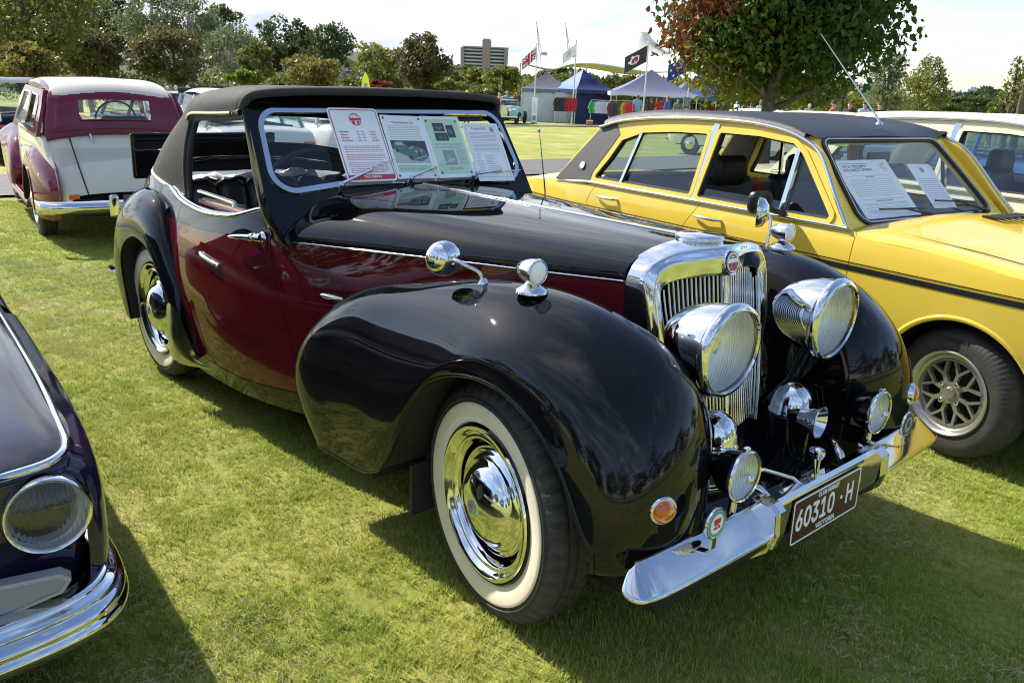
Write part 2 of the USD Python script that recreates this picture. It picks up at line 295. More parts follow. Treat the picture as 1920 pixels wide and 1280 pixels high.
door_lo = cur((-2.15, .235), (-2.0, .24), (-1.6, .252), (-1.25, .285), (-1.0, .31))
hg = .0022
both('door', gridmesh(rolled(patch(off(x_df, -hg), off(x_dr, hg), door_lo, off(z_band, -.0005), 60, 24))), 'maroon_paint', 35)
both('door_top', gridmesh(rolled(patch(off(x_df, -hg), off(x_dr, hg), off(z_band, .0005), z_waist, 60, 8))), 'black_paint', 35)
both('cowl_side', gridmesh(rolled(patch(off(x_bo, -.003), off(x_df, hg), sill_z, off(z_band, -.0005), 10, 24))), 'maroon_paint', 35)
both('rear_quarter', gridmesh(patch(off(x_dr, -hg), K(-3.5), K(.2), z_band, 50, 20)), 'maroon_paint')
both('quarter_top', gridmesh(patch(off(x_dr, -hg), K(-2.62), z_band, z_waist, 20, 8)), 'black_paint')
both('sill', gridmesh(patch(K(-.85), K(-2.05), lambda x: sill_z(x)-.055, off(door_lo, -.004), 40, 4)), 'black_paint')
both('bonnet_side', gridmesh(rolled(patch(K(.085), x_bo, lambda x: .40+0*x, off(z_band, -.002), 60, 16))), 'maroon_paint', 35)
part(ROAD, 'underbody', merge(box((-1.3, 0, .27), (3.6, 1.15, .16)), gridmesh(patch(K(-1.0), K(-2.5), K(.21), lambda x: z_band(x)-.02, 20, 6, -.03)), mir(gridmesh(patch(K(-1.0), K(-2.5), K(.21), lambda x: z_band(x)-.02, 20, 6, -.03))), box((-2.54, 0, .34), (.08, 1.2, .08)), box((0, 0, .34), (.08, 1.15, .08)), box((-2.9, 0, .45), (1.2, .9, .35)), box((-.5, 0, .55), (1.1, .56, .4))), 'dark')
xs = np.linspace(.082, -1.325, 60)
both('pinstripe', tube(np.stack([xs, -(side_y(xs, z_band(xs))+.001), z_band(xs)], 1), .0035, 6), 'bright_trim')
xs = np.linspace(-1.44, -2.25, 40)
# --- bonnet
bx = np.array([.085, -.25, -.6, -.95, -1.327]); B = []
BF = np.array([(.305, .947), (.303, .972), (.272, 1.001), (.16, 1.034), (.03, 1.045)]); BR = np.array([(.637, .858), (.630, .892), (.525, .986), (.33, 1.028), (.03, 1.047)])
for x in bx:
    t = (.085-x)/1.412; zb = float(z_band(x)); yb = float(side_y(x, zb)); q = []
    for (yf, zf), (yr, zr) in zip(BF, BR):
        y = yb*((1-t)*yf/.305+t*yr/.637); z = (1-t)*zf+t*zr; q.append((x, -y, z))
    q[0] = (x, -yb, zb); B.append(q+[(x_, -y_, z_) for x_, y_, z_ in q[::-1]])
Bg = surf(B, 60, 80); part(ROAD, 'bonnet', gridmesh(rolled(Bg, 0)), 'black_paint', True)
xs = np.linspace(.07, -1.32, 30)
part(ROAD, 'bonnet_hinge', tube(np.stack([xs, 0*xs, .0*xs+1.0465+.002*(.085-xs)/1.412], 1), .006, 8), 'chrome', True)
# --- windscreen frame, in its sloping plane
FO = np.array([-1.408, 0, 1.036]); FX = np.array([0, 1., 0]); FY = np.array([-.174, 0, .275]); FY /= np.linalg.norm(FY)
def fr(m, lift=0.): 
    n = np.cross(FX, FY); return onto(m, FO+n*lift, FX, FY)      # normal points forward
zz = lambda z: (z-1.036)/FY[2]
outer = sg.Polygon([(-.655, zz(.885)), (-.678, zz(.95)), (-.676, zz(1.05)), (-.648, zz(1.345)), (-.62, zz(1.375)), (-.3, zz(1.395)), (.3, zz(1.395)), (.62, zz(1.375)), (.648, zz(1.345)), (.676, zz(1.05)), (.678, zz(.95)), (.655, zz(.885)), (.58, zz(.915)), (.42, zz(.975)), (0, zz(1.02)), (-.42, zz(.975)), (-.58, zz(.915))])
hole = sg.Polygon([(-.638, zz(1.028)), (-.603, zz(1.325)), (.603, zz(1.325)), (.638, zz(1.028)), (.35, zz(1.052)), (-.35, zz(1.052))]).buffer(-.085).buffer(.085, quad_segs=10)
part(ROAD, 'windscreen_frame', fr(extr(outer.difference(hole), .03, -.03)), 'black_paint', 25)
part(ROAD, 'windscreen_trim', fr(extr(hole.buffer(.014, quad_segs=10).difference(hole.buffer(-.008, quad_segs=10)), .012, .0)), 'chrome', 25)
part(ROAD, 'windscreen', fr((np.array([(x, y, -.012) for x, y in hole.buffer(-.006).exterior.coords[:-1]]), np.array([(0, i, i+1) for i in range(1, len(hole.buffer(-.006).exterior.coords)-2)]))), 'glass')
# scuttle between bonnet and frame, and the pillars that sweep back to the doors
S = []
for s in (-1, 1): pass
top = [(-.655, .885), (-.60, .925), (-.42, .983), (0, 1.028), (.42, .983), (.60, .925), (.655, .885)]
for k, (y, z) in enumerate(top):
    xp = -1.408-(z-1.036)*.633
    yb = y*.955
    zb = .858 if abs(y) > .65 else (.893 if abs(y) > .5 else (.974 if abs(y) > .3 else 1.046))
    yb = {.655: .637, .60: .619, .42: .50, 0: 0}[abs(y)]*np.sign(y)
    S.append([(-1.330, yb, zb), (-1.337, yb*1.0, zb-.004), ((-1.33+xp)/2-.008, (y+yb)/2, min((z+zb)/2-.006, zb+.02)), (xp+.006, y, z-.004), (xp-.012, y, z+.022)])
part(ROAD, 'scuttle', gridmesh(surf(S, 80, 20)), 'black_paint', True)
Pl = []
for z, yo, xr in ((.853, .640, -1.437), (.90, .653, -1.455), (.955, .662, -1.475), (1.02, .662, -1.505), (1.10, .659, -1.54), (1.2, .655, -1.575), (1.30, .651, -1.612), (1.345, .646, -1.625)):
    xp = -1.408-(z-1.036)*.633; xq = xp*.5+xr*.5
    Pl.append([(xp-.03, -yo+.045, z), (xp-.004, -yo+.02, z), (xp-.008, -yo-.002, z), (xq, -yo-.010, z), (xr+.008, -yo-.006, z), (xr, -yo+.004, z), (xr, -yo+.05, z)])
both('windscreen_pillar', gridmesh(surf(Pl, 40, 24)), 'black_paint')
# chrome cap along the door tops and round the hood
xs = np.linspace(-1.478, -2.47, 50); zw = z_waist(xs)
both('waist_trim', merge(*[tube(np.stack([xs, -(side_y(xs, zw)-dy), zw+dz], 1), r, 8) for dy, dz, r in ((.004, .004, .011), (.022, .006, .011))]), 'chrome')
# --- soft top
def stn(*p): return [(x, y, z) for x, y, z in p]
F3 = [stn((-1.630, -.645, 1.335), (-1.615, -.635, 1.362), (-1.60, -.590, 1.392), (-1.585, -.35, 1.406), (-1.580, 0, 1.410)),
      stn((-1.670, -.655, 1.320), (-1.665, -.648, 1.360), (-1.655, -.600, 1.402), (-1.640, -.35, 1.422), (-1.635, 0, 1.426)),
      stn((-1.74, -.657, 1.313), (-1.74, -.652, 1.356), (-1.74, -.600, 1.400), (-1.74, -.35, 1.423), (-1.74, 0, 1.427)),
      stn((-1.95, -.655, 1.298), (-1.95, -.648, 1.343), (-1.95, -.590, 1.394), (-1.95, -.35, 1.420), (-1.95, 0, 1.424)),
      stn((-2.16, -.650, 1.275), (-2.18, -.632, 1.328), (-2.2, -.570, 1.374), (-2.25, -.33, 1.402), (-2.3, 0, 1.406))]
R7 = [stn((-2.30, -.638, .918), (-2.25, -.657, 1.05), (-2.20, -.659, 1.18), (-2.16, -.650, 1.275), (-2.18, -.632, 1.328), (-2.2, -.570, 1.374), (-2.25, -.33, 1.402), (-2.3, 0, 1.406)),
      stn((-2.66, -.612, .945), (-2.56, -.625, 1.06), (-2.45, -.62, 1.185), (-2.36, -.605, 1.27), (-2.35, -.58, 1.318), (-2.35, -.515, 1.36), (-2.38, -.3, 1.387), (-2.40, 0, 1.391)),
      stn((-2.97, -.55, .965), (-2.84, -.555, 1.06), (-2.68, -.54, 1.18), (-2.55, -.515, 1.262), (-2.50, -.49, 1.30), (-2.47, -.44, 1.335), (-2.45, -.26, 1.368), (-2.45, 0, 1.375)),
      stn((-3.17, -.42, .985), (-3.02, -.425, 1.08), (-2.84, -.415, 1.19), (-2.68, -.395, 1.275), (-2.62, -.37, 1.307), (-2.57, -.33, 1.335), (-2.53, -.2, 1.357), (-2.52, 0, 1.363)),
      stn((-3.28, -.22, .995), (-3.12, -.22, 1.09), (-2.92, -.21, 1.20), (-2.75, -.2, 1.283), (-2.68, -.19, 1.312), (-2.61, -.17, 1.337), (-2.56, -.1, 1.352), (-2.55, 0, 1.355)),
      stn((-3.31, 0, 1.0), (-3.14, 0, 1.095), (-2.94, 0, 1.205), (-2.77, 0, 1.287), (-2.69, 0, 1.315), (-2.63, 0, 1.338), (-2.58, 0, 1.350), (-2.56, 0, 1.353))]
def fold(g, k):
    n = meshkit.fbm(np.asarray(g)*[9, 9, 9], 3, 5)-.5; return g+np.asarray([0, 0, 1])*n[..., None]*k
def sides(rows): return [r+[(x, -y, z) for x, y, z in r[-2::-1]] for r in rows]
fg = fold(surf(sides(F3), 50, 80), .008); part(ROAD, 'soft_top', gridmesh(fg), 'canvas', True)
rows = R7+[[(x, -y, z) for x, y, z in r] for r in R7[-2::-1]]
rg = surf(rows, 121, 57); v, f = gridmesh(fold(rg, .006)); fu = np.repeat(np.arange(120), 56)/120*10; fv = np.tile(np.arange(56), 120)/56*7
win = (fu > 2.0) & (fu < 8.0) & (fv > .95) & (fv < 2.75)
# rounded window corners
cx = np.abs(fu-5)/3.0; cv = np.abs(fv-1.85)/.9; win &= ~((cx > .9) & (cv > .6) & (((cx-.9)/.1)**2+((cv-.6)/.4)**2 > 1))
part(ROAD, 'soft_top_quarter', used(v, f[~win]), 'canvas', True); part(ROAD, 'rear_window', used(v, f[win]), 'glass', True)
part(ROAD, 'hood_edge_trim', tube(rg[:, 0]+[0, 0, -.008], .012, 8), 'chrome', True)
part(ROAD, 'header_roll', tube(spl([(-1.625, -.648, 1.338), (-1.60, -.635, 1.376), (-1.580, -.585, 1.394), (-1.57, -.35, 1.408), (-1.565, 0, 1.412), (-1.57, .35, 1.408), (-1.580, .585, 1.394), (-1.60, .635, 1.376), (-1.625, .648, 1.338)], 60), .017, 10), 'canvas', True)
wf = spl([(-2.30, -.640, .92), (-2.255, -.656, 1.05), (-2.205, -.656, 1.18), (-2.165, -.648, 1.262), (-2.13, -.650, 1.283), (-1.95, -.655, 1.296), (-1.65, -.655, 1.318)], 50)
both('window_channel', merge(tube(wf-[.0, -.012, .0], .017, 8), tube(wf+[.022, .016, -.014], .013, 8)), 'rubber', True)
both('gutter_trim', tube(spl([(-2.19, -.652, 1.262), (-2.14, -.660, 1.286), (-1.95, -.664, 1.301), (-1.70, -.664, 1.316)], 30), .007, 8), 'chrome')
# side curtain strip of dark rubber behind the window gap
# --- interior
part(ROAD, 'hood_lining', gridmesh(fg*[.985, .985, .985]+[-.03, 0, .005]), 'black_trim', True)
part(ROAD, 'cockpit_trim', merge(box((-2.42, 0, .60), (.05, 1.3, .66)), box((-1.85, 0, .32), (1.15, 1.32, .04)), box((-1.85, -.655, .6), (.8, .025, .50)), box((-1.85, .655, .6), (.8, .025, .50)), rbox((-1.80, -.625, .86), (.62, .05, .05), .02)), 'maroon_trim')
seat = [rbox((-2.0, 0, .50), (.52, 1.22, .20), .06)]
for k in range(9): seat.append(xf(rbox((0, 0, 0), (.14, .148, .52), .05), (-2.28, -.56+.14*k, .72), ry=-.22))
part(ROAD, 'bench_seat', merge(*seat), 'leather', 40)
part(ROAD, 'parcel_shelf', rbox((-2.52, 0, .90), (.24, 1.15, .03), .01), 'maroon_trim', 40)
g = np.stack(np.meshgrid(np.linspace(-2.60, -2.36, 14), np.linspace(-.56, .10, 36), indexing='ij'), -1); g = np.dstack([g, np.zeros((14, 36))]); g[..., 2] = .915+.10*meshkit.fbm(g*[16, 13, 1], 3, 3)
solo('folded_cloth', gridmesh(g), 'cloth_white', 'crumpled white cloth lying over the seat back inside the roadster', 'cloth', smooth=True)
part(ROAD, 'dashboard', merge(rbox((-1.55, 0, .90), (.07, 1.24, .20), .025), *[xf(lathe([(.05, 0), (.05, .012), (.045, .014), (0, .014)], 24, 'x'), (-1.585, y, .92), rz=PI) for y in (-.08, .08)]), 'leather', 40)
sw = []; th = np.linspace(0, 2*PI, 49)[:-1]; sw.append(tube(np.stack([0*th, .215*np.cos(th), .215*np.sin(th)], 1), .012, 8, True))
for a in (.5, 2.6, 4.71): sw.append(tube([(0.012, .03*math.cos(a), .03*math.sin(a)), (0, .21*math.cos(a), .21*math.sin(a))], .007, 6))
sw += [lathe([(.0, .0), (.04, .0), (.04, .03), (0, .03)], 20, 'x'), tube([(.03, 0, 0), (.5, 0, 0)], .02, 8)]
part(ROAD, 'steering_wheel', xf(merge(*sw), (-1.74, -.33, .985), ry=.5), 'rubber', 40)
# quarter-light glass lying half down in the door
part(ROAD, 'door_glass', (np.array([(-2.15, -.632, .86), (-1.66, -.640, .90), (-1.66, -.640, .955), (-2.12, -.632, .93)]), np.array([(0, 1, 2), (0, 2, 3)])), 'glass')
part(ROAD, 'door_sill_trim', merge(tube([(-2.20, -.615, .945), (-1.86, -.60, .935)], .010, 8), tube([(-1.86, -.60, .935), (-1.84, -.61, .90)], .010, 8)), 'chrome', True)
part(ROAD, 'door_capping', rbox((-1.93, -.605, .905), (.5, .06, .03), .012), 'maroon_trim', 40)
# --- tail: deck, open dickey lid and its folding screen
D = [stn((-2.40, 0, .96), (-2.40, -.4, .95), (-2.40, -.59, .93), (-2.40, -.655, .88), (-2.40, -.695, .79)), stn((-2.7, 0, .98), (-2.7, -.4, .97), (-2.70, -.58, .94), (-2.70, -.645, .885), (-2.70, -.668, .795)),
     stn((-3.0, 0, .988), (-3.0, -.35, .982), (-3.0, -.54, .952), (-3.0, -.59, .86), (-3.0, -.615, .765)), stn((-3.3, 0, .965), (-3.3, -.3, .945), (-3.3, -.46, .87), (-3.3, -.53, .77), (-3.3, -.56, .62)),
     stn((-3.52, 0, .80), (-3.52, -.25, .79), (-3.52, -.38, .73), (-3.53, -.45, .61), (-3.53, -.47, .46)), stn((-3.63, 0, .58), (-3.63, -.2, .57), (-3.62, -.32, .53), (-3.61, -.37, .44), (-3.6, -.38, .33)), stn((-3.60, 0, .33), (-3.60, -.2, .33), (-3.59, -.30, .32), (-3.58, -.34, .30), (-3.57, -.35, .27))]
part(ROAD, 'tail_deck', gridmesh(surf(sides(D), 60, 60)), 'black_paint', True)
part(ROAD, 'dickey_lid', merge(rbox((-3.60, 0, .975), (.035, .90, .26), .012), *[tube([(-3.575, y0, z0), (-3.575, y1, z1)], .008, 6) for y0, z0, y1, z1 in ((-.44, 1.095, .44, 1.095), (-.435, .86, -.435, 1.095), (-.44, 1.068, .44, 1.068))]), 'black_paint', 40)
# --- front wings
W = [[(-.88, -.64, .69), (-.93, -.655, .64), (-.98, -.665, .565), (-1.0, -.675, .47), (-.97, -.675, .36), (-.86, -.67, .25)],
     [(-.865, -.64, .695), (-.905, -.715, .65), (-.945, -.765, .57), (-.965, -.785, .47), (-.935, -.785, .355), (-.835, -.775, .238)],
     [(-.74, -.60, .775), (-.735, -.68, .785), (-.735, -.745, .745), (-.74, -.793, .65), (-.735, -.812, .455), (-.69, -.797, .243)],
     [(-.48, -.53, .85), (-.475, -.62, .868), (-.475, -.70, .842), (-.475, -.775, .735), (-.48, -.815, .515), (-.475, -.80, .275)],
     [(-.27, -.47, .885), (-.265, -.57, .915), (-.265, -.665, .895), (-.265, -.765, .79), (-.285, -.815, .605), (-.345, -.802, .435)],
     [(-.08, -.44, .90), (-.07, -.545, .940), (-.07, -.645, .928), (-.08, -.75, .852), (-.12, -.808, .735), (-.215, -.803, .640)],
     [(.10, -.42, .895), (.10, -.53, .940), (.10, -.64, .925), (.09, -.745, .865), (.05, -.80, .80), (0, -.803, .735)],
     [(.265, -.40, .855), (.28, -.51, .902), (.285, -.62, .888), (.28, -.73, .832), (.25, -.79, .775), (.20, -.803, .712)],
     [(.395, -.38, .77), (.425, -.475, .812), (.44, -.595, .795), (.43, -.71, .740), (.39, -.78, .675), (.345, -.803, .605)],
     [(.465, -.365, .64), (.512, -.455, .662), (.538, -.575, .65), (.528, -.69, .595), (.48, -.77, .535), (.425, -.80, .475)],
     [(.475, -.36, .48), (.525, -.445, .48), (.555, -.565, .465), (.545, -.68, .44), (.504, -.757, .425), (.456, -.793, .43)],
     [(.465, -.36, .37), (.512, -.44, .36), (.546, -.555, .355), (.541, -.665, .36), (.502, -.747, .375), (.460, -.788, .39)],
     [(.45, -.36, .285), (.492, -.44, .28), (.522, -.555, .29), (.521, -.66, .32), (.490, -.742, .355), (.457, -.784, .37)]]
W = [[(x-.03*max(0, min(1, (-.5-x)/.4)), y, z) for x, y, z in r] for r in W]
wg = surf(W, 140, 70)
for mirrored in (False, True):
    mm = (lambda m: mir(m)) if mirrored else (lambda m: m)
    fp = part(ROAD, 'front_wing', mm(gridmesh(wg)), 'black_paint', True)
    part(fp, 'wing_edge', mm(tube(wg[:, -1]+[0, .004, 0], .007, 8)), 'black_paint', True)
    lip = wg[:, -1]; inn = lip.copy(); inn[:, 1] = -.43
    inb = wg[:, -1]*[1, 0, 1]+[0, -.43, 0]
    part(fp, 'wheel_well', mm(merge(gridmesh(np.stack([lip, (lip+inn)/2, inn], 1)), gridmesh(np.stack([wg[:, 0], inb], 1)), box((-.12, -.44, .55), (.72, .02, .5)), box((-.52, -.60, .45), (.03, .36, .44)))), 'dark')
    part(ROAD, 'mud_flap', mm(rbox((-.40, -.62, .21), (.012, .17, .18), .004)), 'rubber')
# --- rear wings
V = [[(-3.10, -.56, .22), (-3.03, -.70, .22), (-2.89, -.775, .228), (-2.775, -.79, .235)], [(-3.28, -.54, .43), (-3.17, -.70, .435), (-2.96, -.785, .42), (-2.805, -.797, .40)], [(-3.27, -.53, .65), (-3.13, -.69, .66), (-2.94, -.785, .61), (-2.80, -.803, .55)],
     [(-3.12, -.55, .80), (-2.98, -.69, .805), (-2.83, -.788, .735), (-2.73, -.803, .64)], [(-2.86, -.60, .885), (-2.76, -.70, .885), (-2.67, -.785, .795), (-2.62, -.803, .69)], [(-2.56, -.655, .875), (-2.52, -.72, .872), (-2.495, -.785, .79), (-2.50, -.803, .697)],
     [(-2.385, -.69, .775), (-2.36, -.742, .767), (-2.35, -.79, .715), (-2.37, -.803, .655)], [(-2.275, -.705, .635), (-2.25, -.75, .627), (-2.243, -.792, .60), (-2.27, -.803, .57)], [(-2.19, -.715, .52), (-2.17, -.76, .515), (-2.165, -.792, .50), (-2.19, -.803, .48)],
     [(-2.12, -.725, .42), (-2.105, -.768, .42), (-2.11, -.793, .415), (-2.14, -.803, .41)], [(-2.08, -.725, .31), (-2.075, -.768, .31), (-2.09, -.79, .305), (-2.13, -.80, .30)], [(-2.03, -.72, .215), (-2.04, -.765, .212), (-2.08, -.785, .205), (-2.15, -.795, .20)]]
V = [[(x+(.03 if 4 < k < 9 and c < 2 else 0), y, z) for c, (x, y, z) in enumerate(r)] for k, r in enumerate(V)]
vg = surf(V, 120, 40)
for mirrored in (False, True):
    mm = (lambda m: mir(m)) if mirrored else (lambda m: m)
    rp = part(ROAD, 'rear_wing', mm(gridmesh(vg)), 'black_paint', True)
    part(rp, 'wing_edge', mm(tube(vg[:, -1]+[0, .004, 0], .006, 8)), 'black_paint', True)
    lip = vg[:, -1]; inn = lip*[1, 0, 1]+[0, -.5, 0]
    part(rp, 'wheel_well', mm(gridmesh(np.stack([lip, inn], 1))), 'dark')
    sgp = [[(-2.245, -.806, .40), (-2.20, -.812, .455), (-2.15, -.812, .462), (-2.115, -.80, .445)], [(-2.245, -.806, .33), (-2.19, -.818, .34), (-2.13, -.812, .35), (-2.07, -.79, .36)], [(-2.25, -.804, .24), (-2.19, -.814, .24), (-2.11, -.805, .25), (-2.03, -.772, .265)], [(-2.24, -.80, .19), (-2.16, -.806, .195), (-2.07, -.79, .205), (-1.97, -.765, .225)], [(-2.16, -.79, .178), (-2.09, -.785, .185), (-2.0, -.768, .198), (-1.88, -.752, .212)]]
    part(ROAD, 'stone_guard', mm(gridmesh(surf([[(x+.04, y, z) for x, y, z in r] for r in sgp], 24, 16))), 'stainless', True)
part(ROAD, 'rear_bumper', merge(tube(spl([(-3.64, -.60, .33), (-3.70, -.52, .33), (-3.72, -.4, .34), (-3.72, .4, .34), (-3.70, .52, .33), (-3.64, .60, .33)], 40), .04, 10)), 'chrome', True)
# --- radiator shell and grille
half = [(.285, .42), (.298, .55), (.302, .72), (.304, .90), (.301, .966), (.270, 1.001), (.16, 1.035), (0, 1.046)]
fo = [(.225, .42, .268), (.245, .55, .250), (.268, .72, .216), (.283, .90, .178), (.273, .962, .168), (.236, .993, .170), (.13, 1.006, .190), (0, 1.012, .226)]     # y, z, x of the front lip
op = [(.185, .42, .270), (.205, .55, .251), (.228, .72, .215), (.246, .90, .175), (.236, .934, .168), (.20, .947, .173), (.11, .952, .190), (0, .954, .220)]     # edge of the opening
rowsS = []
for k in range(8):
    (yr, zr), (yf, zf, xfr), (yo, zo, xo) = half[k], fo[k], op[k]
    w = min(1, max(0, (zr-.93)/.1)); yq, zq = yr*.93+yf*.07, zr*.6+zf*.4
    rowsS.append([(.076, -yr, zr), (.10, -yr, zr), (.125, -yr, zr*.95+zf*.05), (xfr-.020, -yq, zq+.006*w), (xfr-.004, -yf-.009, zf+.008*w), (xfr+.004, -yf+.001, zf-.003*w), (xo+.001, -yo-.004, zo+.006*w), (xo-.006, -yo, zo), (xo-.025, -yo, zo)])
full = rowsS+[[(x, -y, z) for x, y, z in r] for r in rowsS[-2::-1]]
part(ROAD, 'radiator_shell', gridmesh(surf(full, 130, 60, mono=True)), 'chrome', True)
GR = thing  # (grille bars are parts of the car)
def vtop(y): a = abs(y); return np.interp(a, [0, .11, .20, .246], [.954, .952, .946, .90])
def vx(y, z):
    cz = np.interp(z, [.42, .967], [.285, .202]); ez = np.interp(z, [.42, .72, .93], [.26, .205, .158]); ye = np.interp(z, [.42, .55, .72, .9], [.185, .205, .228, .246])
    return cz+(ez-cz)*min(1, abs(y)/ye)
part(ROAD, 'radiator_core', merge(*[(np.array([(vx(y, .44)-.028, y, .44) for y in (-.15, 0, .15)]+[(vx(y, .94)-.028, y*1.3, .94) for y in (-.15, 0, .15)]), np.array([(0, 1, 4, 3), (1, 2, 5, 4)]))]), 'dark')
for s in (-1, 1):
    for k in range(14):
        f_ = (k+.9)/14.4; zt = .94; pts = []
        for z in (.435, .60, .76, .86, vtop(f_*.246)-.001):
            ye = float(np.interp(z, [.42, .55, .72, .9], [.185, .205, .228, .246])); y = s*f_*ye; pts.append((vx(y, z)-.008, y, z))
        part(ROAD, 'grille_bar', tube(pts, .0044, 6), 'chrome', True)
part(ROAD, 'grille_spine', tube([(vx(0, z)+.002, 0, z) for z in (.43, .6, .8, .95)], .013, 10), 'chrome', True)
part(ROAD, 'radiator_cap', xf(lathe([(.066, -.012), (.060, -.006), (.058, -.002), (.068, .001), (.073, .006), (.073, .014), (.066, .019), (.060, .020), (.045, .0235), (0, .025)], 48), (.105, 0, 1.040)), 'chrome', 50)
bd = part(ROAD, 'badge_boss', xf(lathe([(.040, -.06), (.040, .004), (.037, .009), (.032, .008)], 40, 'x'), (.222, 0, .992), ry=-.18), 'chrome', 50)
B0 = np.array([.2305, 0, .9935]); bx_, by_ = np.array([0, 1., 0]), np.array([-.18, 0, .98])
part(bd, 'badge_face', onto(extr(sg.Point(0, 0).buffer(.032), .002), B0, bx_, by_), 'ink_blue', 0)
part(bd, 'badge_mark', onto(merge(extr(sg.box(-.028, .0, .028, .012), .0012), extr(sg.Point(0, 0).buffer(.029).difference(sg.Point(0, 0).buffer(.025)), .0012), text('TRIUMPH', .007, .0018, center=True, wide=.042)), B0+[.002, 0, 0], bx_, by_), 'white_gloss', 0)
part(bd, 'badge_red', onto(merge(extr(sg.box(-.02, -.022, -.004, -.004), .0012), extr(sg.box(.004, -.022, .02, -.004), .0012)), B0+[.002, 0, 0], bx_, by_), 'red_enamel', 0)
# --- lamps
def at(m, p, rz=0, ry=0): return xf(xf(m, ry=ry), p, rz=rz)
for s in (-1, 1):
    y = s*.271; hp = (0, y, 0)
    body = lathe([(.0, -.195), (.018, -.192), (.05, -.177), (.082, -.142), (.103, -.10), (.115, -.06), (.121, -.02), (.123, 0)], 64, 'x')
    h = part(ROAD, 'headlamp', at(body, (.425, y, .823), ry=0.06), 'chrome', 50)
    part(h, 'lamp_rim', at(lathe([(.122, -.012), (.128, -.008), (.131, .002), (.130, .012), (.124, .020), (.115, .022), (.111, .016)], 64, 'x'), (.425, y, .823), ry=.06), 'chrome', 60)
    part(h, 'reflector', at(lathe([(0, -.10), (.03, -.096), (.06, -.078), (.09, -.045), (.112, .005)], 48, 'x'), (.425, y, .823), ry=.06), 'reflector_silver', 60)
    part(h, 'bulb_shield', at(lathe([(0, -.03), (.022, -.035), (.025, -.055), (.01, -.09)], 24, 'x'), (.425, y, .823), ry=.06), 'chrome', 50)
    part(h, 'lens', at(lathe([(.113, .016), (.105, .021), (.08, .031), (.05, .038), (.02, .041), (0, .0415)], 64, 'x'), (.425, y, .823), ry=.06), 'lens_glass', True)
    part(h, 'lamp_bracket', tube([(.36, y, .72), (.33, y*.97, .60), (.28, y*.9, .52)], .022, 10), 'black_paint', True)
    # fog lamp
    fp = (.575, s*.366, .546)
    fl = part(ROAD, 'fog_lamp', at(lathe([(0, -.085), (.03, -.08), (.055, -.05), (.064, -.01), (.067, 0)], 40, 'x'), fp), 'black_paint', 50)
    part(fl, 'lamp_rim', at(lathe([(.065, -.008), (.070, -.004), (.0705, .006), (.066, .010), (.062, .008)], 48, 'x'), fp), 'chrome', 60)
    part(fl, 'reflector', at(lathe([(0, -.05), (.03, -.04), (.062, .002)], 40, 'x'), fp), 'reflector_silver', 60)
    part(fl, 'lens', at(lathe([(.064, .007), (.055, .012), (.03, .018), (0, .020)], 40, 'x'), fp), 'fog_glass', True)
    part(fl, 'bulb_cap', at(lathe([(.012, .016), (.012, .024), (.008, .030), (0, .031)], 20, 'x'), fp), 'chrome', 50)
    part(fl, 'lamp_clip', at(rbox((.0, 0, .072), (.014, .02, .014), .003), fp), 'chrome', 40); part(fl, 'lamp_stem', at(tube([(-.02, 0, -.06), (-.02, 0, -.11)], .012, 10), fp), 'chrome', 40)
    # side lamp on the wing
    sp = (.034, s*.617, 1.0)
    sl = part(ROAD, 'side_lamp', at(lathe([(0, -.065), (.010, -.062), (.022, -.045), (.031, -.02), (.034, .004), (.034, .014)], 40, 'x'), sp), 'chrome', 50)
    part(sl, 'lens', at(lathe([(.0315, .012), (.029, .018), (.018, .023), (0, .025)], 32, 'x'), sp), 'white_gloss', 50)
    part(sl, 'lamp_rim', at(lathe([(.034, .008), (.036, .012), (.034, .018), (.031, .018)], 40, 'x'), sp), 'chrome', 60)
    part(sl, 'lamp_foot', merge(at(lathe([(.044, -.052), (.042, -.047), (.022, -.036), (.014, -.025)], 36), (sp[0]-.006, sp[1], sp[2])), at(lathe([(.044, -.052), (.045, -.056)], 36), (sp[0]-.006, sp[1], sp[2]))), 'chrome', 50)
    # indicator
    ip = (.548, s*.655, .535); a = s*.42
    il = part(ROAD, 'indicator', at(lathe([(.036, -.02), (.0365, .004), (.033, .010), (.029, .010)], 40, 'x'), ip, rz=a), 'chrome', 60)
    part(il, 'indicator_lens', at(lathe([(.0295, .006), (.028, .016), (.020, .024), (.008, .027), (0, .0275)], 32, 'x'), ip, rz=a), 'amber', 50)
    # domed wind-tone horn
    hp = (.374, s*.205, .53)
    hn = part(ROAD, 'horn', at(lathe([(.064, -.20), (.066, -.10), (.066, -.04), (.067, 0)], 40), hp), 'black_paint', 50)
    part(hn, 'horn_dome', at(lathe([(.067, -.014), (.071, -.009), (.071, 0), (.067, .004), (.066, .012), (.063, .030), (.055, .054), (.040, .074), (.021, .086), (0, .089)], 48), hp), 'chrome', 50)
    part(hn, 'horn_bracket', merge(tube([(.37, s*.275, .40), (.365, s*.272, .52), (.37, s*.25, .545)], .010, 8), rbox((.37, s*.268, .42), (.03, .02, .10), .006)), 'black_paint', 30)
    # club badge standing on the bumper
    bp = (.612, s*(.527 if s < 0 else .505), .485)
    bg = part(ROAD, 'club_badge', at(merge(lathe([(0, -.006), (.040, -.006), (.042, 0), (.040, .005), (.036, .005), (.034, .003)], 40, 'x'), rbox((0, 0, -.05), (.008, .022, .04), .003)), bp), 'chrome', 50)
    part(bg, 'badge_face', at(lathe([(.034, .003), (.034, .0045), (.026, .0045), (.026, .0055), (0, .0055)], 40, 'x'), bp), 'ink_grey' if s > 0 else 'white_gloss', 0)
    bo = np.array(bp)+[.0057, 0, 0]
